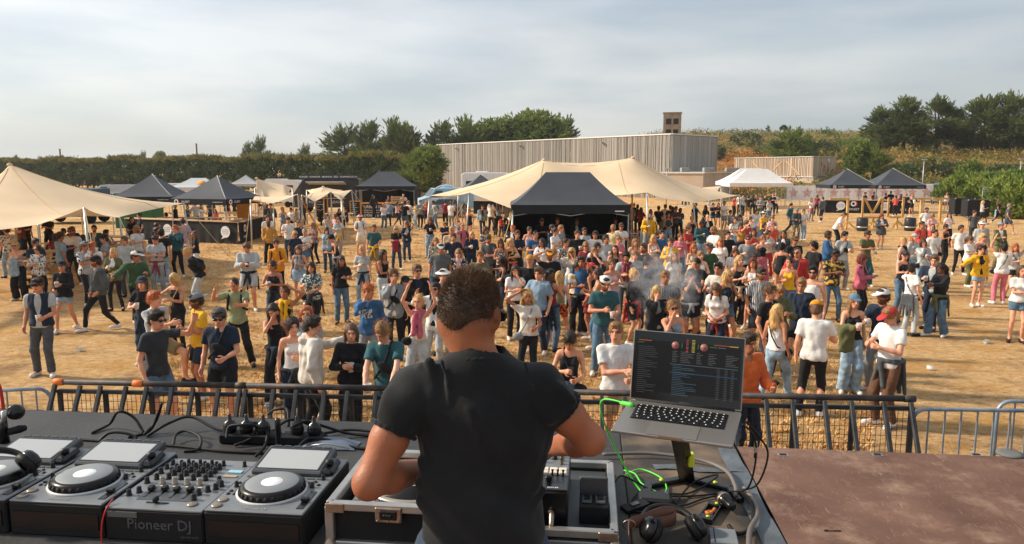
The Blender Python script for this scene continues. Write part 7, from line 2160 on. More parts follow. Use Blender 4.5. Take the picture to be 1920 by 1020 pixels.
 if hs!='bald':
  hp=hairp(J,hs,g)
  c,Rh=J['hc'],J['Rh']
  Vh,Fh=net(hp,max(.011,rh*1.05),.008 if hs not in('buzz','short')else.004,i+2)
  if Yd<24 and len(Fh):
   q=np.random.default_rng(i);ns=700 if fine else 300
   f_=Fh[q.integers(0,len(Fh),ns)];wv=q.random((ns,4,1));Ps=(Vh[f_]*wv).sum(1)/wv.sum(1)
   nn=Ps-c;nn[:,2]*=.6 if hs=='long' else 1;nn/=np.linalg.norm(nn,axis=1,keepdims=True)+1e-6
   d_=nn*(.8 if hs in('short','curly','afro','buzz')else.3)+q.normal(size=(ns,3))*.4-V3(0,0,1)*(1.0 if hs in('long','bob','wavy','pony')else.1)
   d_/=np.linalg.norm(d_,axis=1,keepdims=True)
   sd_=np.cross(d_,q.normal(size=(ns,3)));sd_/=np.linalg.norm(sd_,axis=1,keepdims=True)+1e-6
   ln={'buzz':.008,'short':.022}.get(hs,.05)*(.5+q.random((ns,1)));wd=.0022 if fine else.004
   sv=np.stack([Ps-sd_*wd,Ps+d_*ln*.5-sd_*wd*.8,Ps+d_*ln,Ps+d_*ln*.5+sd_*wd*.8],1).reshape(-1,3)
   Vh,Fh=join([(Vh,Fh),(sv,np.arange(len(sv)).reshape(-1,4))])
  link('hair',vmesh('hair',(Vh,Fh),hair_mat(hcol)),e)
 L=lambda x,y,z:J['hc']+J['Rh']@V3(x,y,z)
 Rh=J['Rh']
 if hat:
  sg=-1 if hat!='capb' else 1
  dome=[(L(0,0,.045 if hat!='beanie' else.03),Rh@V3(0,0,-1))]
  P=[E_(L(0,.012,.048),(.095,.112,.090),Rh,.01,dome)]
  if hat in('cap','capb'):P.append(E_(L(0,sg*.125,.052),(.072,.085,.011),Rh@euler_m(sg*-.16,0,0),.012))
  if hat=='hat':P.append(E_(L(0,.01,.050),(.150,.160,.022),Rh,.03,[(L(0,0,.040),Rh@V3(0,0,-1))]))
  link({'cap':'cap','capb':'cap','hat':'sun_hat','beanie':'beanie'}[hat],vmesh('hat',net(P,max(.010,rh*.9)),fab(ekv[hat])),e)
 if 'sun' in ex or 'spec' in ex:
  r_=max(.007,rh*.55)
  P=[E_(L(sgx*.033,-.101,.008),(.029,.013,.021),Rh,.003)for sgx in(-1,1)]+[C_(L(-.02,-.106,.013),L(.02,-.106,.013),.006,.006,.004)]+[C_(L(sgx*.062,-.092,.012),L(sgx*.082,.0,.012),.006,.005,.003)for sgx in(-1,1)]
  link('sunglasses',vmesh('sunglasses',net(P,r_),DARKL),e)
 if 'sunup' in ex:
  link('sunglasses',vmesh('sunglasses',net([E_(L(sgx*.035,-.068,.108),(.030,.020,.016),Rh,.003)for sgx in(-1,1)]+[C_(L(-.03,-.075,.11),L(.03,-.075,.11),.006,.006,.004)],max(.007,rh*.55)),DARKL),e)
 p0,u,rt,fw=J['p0'],J['u'],J['rt'],J['fw']
 r2=max(.014,rc*.85)
 if 'tie' in ekv:
  P=[]
  ring=[p0+u*.06+rt*.168*math.cos(t)-fw*.128*math.sin(t)for t in np.linspace(0,6.2832,15)]
  for a,b in zip(ring[:-1],ring[1:]):P.append(C_(a,b,.030,.030,.02))
  for q in np.linspace(-.13,.13,5):P.append(C_(p0+u*.05-fw*.125+rt*q,p0-u*.42-fw*.15+rt*q*1.35,.030,.024,.04))
  P+=[E_(p0+u*.05+fw*.150,(.045,.032,.04),I3,.02),C_(p0+u*.04+fw*.155-rt*.01,p0-u*.26+fw*.14-rt*.10,.034,.028,.02),C_(p0+u*.04+fw*.155+rt*.01,p0-u*.30+fw*.14+rt*.07,.034,.028,.02)]
  link('tied_jacket',vmesh('tied_jacket',net(P,r2*1.15,.008,i+5),fab(ekv['tie'])),e)
 if 'coat' in ekv:
  S='l' if sp['arml']in('cross','phone','cup','cuplow','bag')else 'r'
  m_=(J['el'+S]+J['wr'+S])/2
  P=[C_(J['el'+S]+V3(0,0,-.01),J['wr'+S]+V3(0,0,-.01),.065,.06,.03)]+[C_(m_+rt*q,m_+rt*q*1.2-V3(0,0,.38),.055,.045,.06)for q in(-.07,0,.07)]
  link('carried_coat',vmesh('carried_coat',net(P,r2*1.15,.012,i+6),fab(ekv['coat'])),e)
 def strap(pts,r_=.014):return[C_(a,b,r_,r_,.008)for a,b in zip(pts[:-1],pts[1:])]
 if 'bag' in ekv:
  sg=1 if g.random()<.5 else-1;o=.018
  F_=[J['sh0']+rt*-sg*.085+u*.075,J['sh0']-rt*sg*.07+fw*.10-u*.03,p0+u*.28+fw*(.125+o)+rt*sg*.01,p0+u*.12+fw*(.115+o)+rt*sg*.10,p0+u*.03+fw*.06+rt*sg*.175]
  B_=[F_[0],J['sh0']-rt*sg*.07-fw*.105,p0+u*.28-fw*.135,p0+u*.1-fw*.11+rt*sg*.10,F_[-1]]
  bc=p0+u*.0+fw*.08+rt*sg*.175
  link('shoulder_bag',vmesh('shoulder_bag',net(strap(F_)+strap(B_)+[E_(bc,(.10,.055,.075),torso_frame(J),.01)],r2),fab(ekv['bag'])),e)
 if 'pouch' in ekv:
  F_=[J['sh0']+rt*.09+u*.075,J['sh0']+rt*.06+fw*.11-u*.03,p0+u*.28+fw*.15,p0+u*.12+fw*.13-rt*.13,p0+u*.1-rt*.17]
  link('chest_pouch',vmesh('chest_pouch',net(strap(F_,.018)+[E_(p0+u*.27+fw*.165+rt*.02,(.11,.04,.06),torso_frame(J)@euler_m(0,.6,0),.01)],r2),fab(ekv['pouch'])),e)
 if 'pack' in ekv:
  P=[E_(p0+u*.30-fw*.185,(.135,.085,.20),torso_frame(J),.02)]
  for sg in(-1,1):P+=strap([p0+u*.42-fw*.13+rt*sg*.10,J['sh0']+rt*sg*.105+u*.078,J['sh0']+rt*sg*.115+fw*.115-u*.05,p0+u*.25+fw*.115+rt*sg*.14,p0+u*.18-fw*.05+rt*sg*.17],.022)
  link('backpack',vmesh('backpack',net(P,r2),fab(ekv['pack'])),e)
 if 'scarf' in ekv:
  ring=[J['nb']-u*.02+rt*.085*math.cos(t)-fw*.085*math.sin(t)for t in np.linspace(0,6.2832,11)]
  P=[C_(a,b,.034,.034,.02)for a,b in zip(ring[:-1],ring[1:])]+[C_(J['nb']+fw*.10-u*.04-rt*.04,p0+u*.16+fw*.15-rt*.06,.038,.05,.02),C_(J['nb']+fw*.10-u*.04+rt*.04,p0+u*.12+fw*.15+rt*.06,.038,.05,.02)]
  link('scarf',vmesh('scarf',net(P,r2,.01,i+8),fab(ekv['scarf'])),e)
 Mw=Matrix.Translation(root_p)@Matrix.Rotation(ry,4,'Z')@Matrix.Diagonal((s*bw,s*bw,s,1))
 def held(S,off=0.0):p=J['grip'+S];return Mw@Vector((p[0],p[1],p[2]+off))
 hold=None
 for t in ex:
  if t in('cupl','cupr','phonel','phoner','water','waterl'):
   S='l' if t.endswith('l')else 'r'
   CUPS.append((t,held(S,.01),i));hold='beer' if 'cup' in t else 'phone' if 'phone' in t else 'cup'
 feats=[]
 d1=cname(tcol[0])+(' '+PN[tcol[1]]if len(tcol)>1 else '')+' '+TOPN[tkind]
 d2='' if bkind=='none' else ' and '+cname(bcol[0])+' '+BOTN[bkind]
 if hat:feats.append(cname(ekv[hat])+' '+{'cap':'cap','capb':'reversed cap','hat':'sun hat','beanie':'headscarf'}[hat])
 if 'tie' in ekv:feats.append(cname(ekv['tie'])+' jacket round waist')
 elif 'coat' in ekv:feats.append(cname(ekv['coat'])+' coat over arm')
 elif 'pack' in ekv:feats.append(cname(ekv['pack'])+' backpack')
 elif 'scarf' in ekv:feats.append(cname(ekv['scarf'])+' scarf')
 if not feats:feats.append('bald head' if hs=='bald' else HN[hs]+' '+cname(hcol)+' hair')
 zone=ekv.get('zone')
 lab='person in '+d1+d2+', '+feats[0]
 e['category']='person';e['group']='people at the open air festival'
 PEOPLE.append(dict(o=e,lab=lab,d1=d1,hold=hold,feats=feats,px=px,py=py,yaw=yaw,sun='sun' in ex,tk=tkind))
 return e
def words(s):return len(s.split())
def finish_labels():
 from collections import defaultdict
 def groups():
  d=defaultdict(list)
  for p in PEOPLE:d[p['lab']].append(p)
  return[v for v in d.values()if len(v)>1]
 for v in groups():
  for p in v:
   add=None
   if p['hold']:add=' holding '+p['hold']
   elif p['sun']:add=' and sunglasses'
   elif abs(p['yaw'])>130:add=' seen from behind'
   elif p['yaw']>50:add=' facing right'
   elif p['yaw']<-50:add=' facing left'
   if add and words(p['lab']+add)<=13:p['lab']+=add
 def zone(p):
  x,y=p['px'],p['py']
  if y<400:
   z=[(260,'under left tent'),(500,'at left bar'),(700,'by pale awning'),(830,'by kitchen counter'),(960,'under middle tent, left'),(1190,'by black gazebo'),(1400,'behind middle tent'),(1480,'by white gazebo'),(1600,'left of timber letters'),(1760,'at right bar'),(1920,'by mesh fence')]
  else:
   z=[(240,'near left tent'),(480,'before left bar'),(760,'on open field, left'),(960,'left of black gazebo'),(1210,'before black gazebo'),(1400,'right of black gazebo'),(1640,'before timber letters'),(1921,'at right')]
   if y>520:z=[(260,'front left'),(700,'near barrier, left'),(960,'near barrier, by DJ'),(1200,'near barrier, left of laptop'),(1420,'behind laptop'),(1921,'front right')]
  return next((b for a,b in z if x<a),'at right')
 for p in PEOPLE:
  zt=', '+zone(p)
  if words(p['lab']+zt)<=16:p['lab']+=zt
 od=['leftmost','second from left','third from left','fourth from left','fifth from left','sixth from left','seventh from left','eighth from left','ninth from left','tenth from left']
 for v in groups():
  v.sort(key=lambda p:p['px'])
  for k,p in enumerate(v):
   t='rightmost' if k==len(v)-1 else od[min(k,9)]
   L_=p['lab']+', '+t
   while words(L_)>16:L_=L_.replace(', '+zone(p),'',1)if zone(p)in L_ else ' '.join(L_.split()[:16])
   p['lab']=L_
 for p in PEOPLE:p['o']['label']=p['lab']
cup_me=MB();cup_me.lathe([(.026,-.06),(.034,-.058),(.045,.06),(.043,.06),(.032,-.052),(0,-.052)],14);CUPME=cup_me.mesh('cup')
b_me=MB();b_me.lathe([(0,-.050),(.0315,-.050),(.040,.02),(0,.02)],14);BEERME=b_me.mesh('beer')
ph_me=MB();ph_me.box((0,0,0),(.072,.009,.15),ch=.003);PHME=ph_me.mesh('phone_body')
ps_me=MB();ps_me.box((0,.0055,0),(.064,.002,.138));PSME=ps_me.mesh('phone_screen')
def finish_cups():
 seen={}
 for k,(t,p,i)in enumerate(CUPS):
  P=PEOPLE[i];base=P['d1']+(', '+P['feats'][0])
  if 'phone' in t:
   e=empty('mobile_phone',p,P['o'].rotation_euler.z,None,'phone','phones in hands');e.rotation_euler=(R(-35),0,P['o'].rotation_euler.z)
   link('phone_body',PHME,e,GLB);link('screen',PSME,e,DARKL);lb='phone held by person in '+base
  else:
   e=empty('plastic_cup',p,0,None,'cup','plastic cups in hands')
   link('cup_wall',CUPME,e,CUPM)
   if 'water' not in t:link('beer',BEERME,e,BEER)
   lb=('beer cup' if 'water' not in t else 'clear cup')+' held by person in '+base
  if lb in seen or words(lb)>16:
   lb=' '.join(lb.split()[:9])+(', far left' if P['px']<300 else ', left' if P['px']<640 else ', centre left' if P['px']<960 else ', centre right' if P['px']<1280 else ', right' if P['px']<1600 else ', far right')
   if lb in seen:lb+=(' front' if P['py']>470 else ' back')
   if lb in seen:lb+=' hand'
  seen[lb]=1
  e['label']=lb
  # THE DJ AT THE TABLE
def build_dj():
 A=lambda px,py,Y:np.array(atd(px,py,Y))
 rootp=np.array([A(905,1000,1.98)[0],1.98,SZ])
 rel=lambda p:p-rootp
 J=dict(rt=V3(1,-.06,0),fw=V3(.06,1,0),u=nrm(V3(.01,.05,1)))
 J['p0']=rel(V3(A(905,1000,1.98)[0],1.98,2.66))
 J['hc']=rel(A(884,590,2.04));J['nb']=rel(A(896,668,1.995));J['sh0']=J['p0']+J['u']*.475
 J['Rh']=euler_m(0,0,R(157))@euler_m(R(14),0,0)
 J['shl'],J['shr']=rel(A(772,730,1.99)),rel(A(1010,724,2.0))
 J['ell'],J['elr']=rel(A(694,902,1.90)),rel(A(1104,822,2.03))
 J['wrl'],J['wrr']=rel(A(806,878,2.15)),rel(A(1036,838,2.30))
 J['hsl']=J['hsr']='g'
 p0,u,rt,fw=J['p0'],J['u'],J['rt'],J['fw']
 for S,sg in(('l',-1),('r',1)):
  J['hip'+S]=p0+rt*sg*.10-u*.03
  J['an'+S]=V3(sg*.16,.02,.09);J['kn'+S]=(J['hip'+S]+J['an'+S])/2+V3(0,.03,0);J['toe'+S]=J['an'+S]+V3(sg*.05,.16,-.05)
 e=empty('person',rootp,0,'DJ in black tee seen from behind at the table','person','people at the open air festival')
 B=[E_(p0+u*.32,(.15,.09,.17),torso_frame(J),.05),E_(p0+u*.16,(.15,.10,.17),torso_frame(J),.06),E_(p0,(.16,.11,.13),torso_frame(J),.06),C_(J['shl']*.8+J['shr']*.2-u*.03,J['shr']*.8+J['shl']*.2-u*.03,.03,.03,.03),C_(p0+u*.45+fw*.03,J['nb'],.045,.05,.03)]
 for S in 'lr':
  el,wr_,sh=J['el'+S],J['wr'+S],J['sh'+S];m_=el*.68+wr_*.32
  B+=[C_(sh,sh*.45+el*.55,.050,.050,.02),C_(sh*.45+el*.55,el,.050,.041,.02),E_(el-nrm(sh-el)*.012-fw*.006,(.038,.038,.038),I3,.02),C_(el,m_,.044,.045,.015),C_(m_,wr_,.045,.029,.015),C_(J['hip'+S],J['kn'+S],.08,.056,.03),C_(J['kn'+S],J['an'+S],.056,.038,.03),C_(J['an'+S],J['toe'+S],.038,.032,.02)]
 hb=net(B,.0085)
 L=lambda x,y,z:J['hc']+J['Rh']@V3(x,y,z)
 HP=head_prims(J)[:-1]+[C_(J['nb']-u*.03+fw*.01,L(0,.026,-.045),.052,.056,.035),C_(J['nb']-u*.02-rt*.03,L(-.03,.05,-.03),.036,.04,.03),C_(J['nb']-u*.02+rt*.03,L(.03,.05,-.03),.036,.04,.03)]
 for sg in(-1,1):
  HP+=[E_(L(sg*.080,.016,-.006),(.007,.021,.034),J['Rh']@euler_m(0,0,sg*.45),.004),E_(L(sg*.087,.026,.006),(.006,.012,.022),J['Rh']@euler_m(0,0,sg*.5),.004)]
 hd=net(HP,.0048)
 parts=[hb,hd]+[net(hand_prims(J,S,True),.006)for S in 'lr']
 V,F=join(parts)
 SKIN['dj']=(162,104,74)
 m=skin_mat('dj')
 me=vmesh('body',(V,F),m)
 t=np.ones((len(V),4),np.float32)
 n0=len(hb[0]);Q=(hd[0]-J['hc'])@J['Rh']
 fade=np.clip((Q[:,2]+.075)/.06,0,1)*(Q[:,1]>.0)
 tt=1-fade[:,None]*np.array([.45,.48,.5]);t[n0:n0+len(Q),:3]=tt
 at_=me.color_attributes.new('tint','FLOAT_COLOR','POINT');at_.data.foreach_set('color',t.ravel())
 link('body',me,e)
 TS=mat('dj_tee_black',(33,35,37),rough=.85,var=.22,scale=5,detail=8,bump=.12,bscale=220,spec=.12,sheen=.12)
 Rm=torso_frame(J)
 cuth=[(p0-u*.13,-u)]
 P=[E_(p0+u*.34,(.188,.116,.19),Rm,.05),E_(p0+u*.15,(.170,.114,.20),Rm,.08),E_(p0-u*.04,(.176,.122,.20),Rm,.08,cuth),C_(J['shl']*.88+J['shr']*.12-u*.015,J['shr']*.88+J['shl']*.12-u*.015,.058,.058,.04),C_(J['nb']-u*.035,J['shl']-u*.002,.058,.054,.04),C_(J['nb']-u*.035,J['shr']-u*.002,.058,.054,.04),C_(p0+u*.40,J['nb']-u*.025,.10,.078,.05)]
 for S in 'lr':
  sh,el=J['sh'+S],J['el'+S];d=nrm(el-sh);c_=sh+(el-sh)*.45
  P.append(C_(sh,c_+d*.05,.058,.0635,.035,[(c_,d)]))
 def on_back(px,py):
  q=rel(A(px,py,1.885));zz=np.clip((q[2]-p0[2])/.5,-.2,1)
  x=(q[0]-p0[0])/.19
  return q+V3(0,-.010+.09*min(1,x*x)+.02*zz,0)
 for(x0,y0,x1,y1,r0,r1)in[(826,684,842,760,.004,.002),(846,680,872,735,.004,.002),(942,678,915,740,.004,.002),(962,680,952,760,.004,.002),(985,690,1000,790,.007,.004),(800,690,815,790,.007,.004),(785,700,830,800,.007,.004),(772,752,835,812,.010,.004),(770,775,822,860,.009,.004),(775,800,812,905,.008,.004),(1040,760,975,822,.010,.004),(1034,790,985,880,.008,.004),(1030,820,1000,930,.007,.004),(785,880,850,955,.009,.004),(788,920,880,985,.010,.005),(790,960,860,1010,.010,.005),(1024,890,975,960,.008,.004),(1022,940,950,1010,.009,.005),(880,770,905,880,.005,.003),(945,780,928,900,.005,.003)]:
  r0*=1.5;r1*=1.5;a,b=on_back(x0,y0),on_back(x1,y1);mid=(a+b)/2+V3(.006,-.004,0)
  P+=[C_(a,mid,r0*.8,(r0+r1)/2,.016),C_(mid,b,(r0+r1)/2,r1,.016)]
 for k in range(5):
  for S,sg in(('l',-1),('r',1)):
   sh,el=J['sh'+S],J['el'+S];a=sh+(el-sh)*(.02+.065*k)
   P.append(C_(a+V3(sg*.05,-.045,.01),a+V3(-sg*.01,-.066,-.03),.009,.006,.025))
 neck=('-c',J['nb']-u*.03+fw*.012,J['nb']+u*.12+fw*.02,.060,.085,0,None)
 link('t_shirt',vmesh('t_shirt',net(P+[neck],.0062,.0085,3),TS),e)
 ring=[J['nb']-u*(.012+.020*math.sin(t_))+rt*.073*math.cos(t_)+fw*(.004+.071*math.sin(t_))for t_ in np.linspace(0,6.2832,25)]
 link('collar',vmesh('collar',net([C_(a,b,.0085,.0085,.006)for a,b in zip(ring[:-1],ring[1:])],.0045),TS),e)
 for S in 'lr':
  sh,el=J['sh'+S],J['el'+S];d=nrm(el-sh);c_=sh+(el-sh)*.443;x_=nrm(np.cross(d,V3(0,0,1)));y_=np.cross(d,x_)
  rg_=[c_+x_*.0618*math.cos(t_)+y_*.0618*math.sin(t_)for t_ in np.linspace(0,6.2832,21)]
  link('sleeve_hem',vmesh('sleeve_hem',net([C_(a,b,.0065,.0065,.004)for a,b in zip(rg_[:-1],rg_[1:])],.0045),TS),e)
 T=[E_(p0,(.17,.118,.13),Rm,.05,[(p0+u*.06,u)])]+[C_(J['hip'+S],J['kn'+S],.095,.075,.03)for S in 'lr']+[C_(J['kn'+S],J['an'+S],.075,.06,.03)for S in 'lr']
 link('trousers',vmesh('trousers',net(T,.014,.006,4),fab('ddenim')),e)
 for S in 'lr':
  a,b=J['an'+S],J['toe'+S];link('shoe',vmesh('shoe',net([C_(a+V3(0,-.02,-.04),b,.045,.04,.02,[(V3(0,0,.004),V3(0,0,-1))])],.012),SHOEM('white')),e)
 HM_=mat('dj_hair',(56,42,31),rough=.55,var=.4,scale=60,spec=.4)
 cap=[E_(L(0,.016,.030),(.0765,.094,.094),J['Rh'],.01),E_(L(0,.040,-.004),(.072,.070,.072),J['Rh'],.02),('-e',L(0,-.115,-.045),V3(.072,.085,.105),J['Rh'],0,None),('-e',L(0,.0,-.135),V3(.13,.16,.085),J['Rh'],0,None),('-e',L(.085,.01,-.02),V3(.02,.03,.045),J['Rh'],0,None),('-e',L(-.085,.01,-.02),V3(.02,.03,.045),J['Rh'],0,None)]
 Vh,Fh=net(cap,.0055)
 hme=vmesh('hair',(Vh,Fh),HM_)
 hair=link('hair',hme,e)
 nv=np.zeros(len(Vh)*3,np.float32);hme.vertex_normals.foreach_get('vector',nv);nv=nv.reshape(-1,3)
 g=np.random.default_rng(5);n=24000
 k=g.integers(0,len(Fh),n);wts=g.random((n,4));wts/=wts.sum(1,keepdims=True)
 Pp=(Vh[Fh[k]]*wts[...,None]).sum(1);Nn=nv[Fh[k]].mean(1)
 q=(Pp-J['hc'])@J['Rh']
 up=np.clip((q[:,2]+.06)/.17,0,1)
 ln=(.004+.014*up**1.6)*(.6+.7*g.random(n))
 keep=q[:,2]>-.06+.018*g.random(n)
 d=Nn+g.normal(size=(n,3))*.38+np.array(J['Rh']@V3(0,-.35,.25))*up[:,None]-np.array([0,0,.55])*(1-up)[:,None]
 d/=np.linalg.norm(d,axis=1,keepdims=True)
 sd=np.cross(d,g.normal(size=(n,3)));sd/=np.linalg.norm(sd,axis=1,keepdims=True)
 wv=.0008
 A0,B0,T0_=Pp-sd*wv-Nn*.001,Pp+sd*wv-Nn*.001,Pp+d*ln[:,None]
 VV=np.stack([A0,B0,T0_],1)[keep].reshape(-1,3)
 st=link('strands',np_mesh('strands',VV,np.arange(len(VV)).reshape(-1,3),False),hair,mat('dj_hair_strand',(74,55,40),rough=.5,c2=(112,84,60),scale=40,spec=.4));st['kind']='stuff'
 GP=[E_(L(sg*.034,-.108,.008),(.030,.006,.021),J['Rh'],.003)for sg in(-1,1)]+[C_(L(-.02,-.112,.012),L(.02,-.112,.012),.004,.004,.004)]+[C_(L(sg*.062,-.100,.016),L(sg*.086,.0,.018),.0042,.0042,.003)for sg in(-1,1)]+[C_(L(sg*.086,.0,.018),L(sg*.086,.028,-.006),.0042,.004,.003)for sg in(-1,1)]
 link('glasses',vmesh('glasses',net(GP,.0042),DARKL),e)
build_dj()
print('dj',round(time.time()-T0,1))
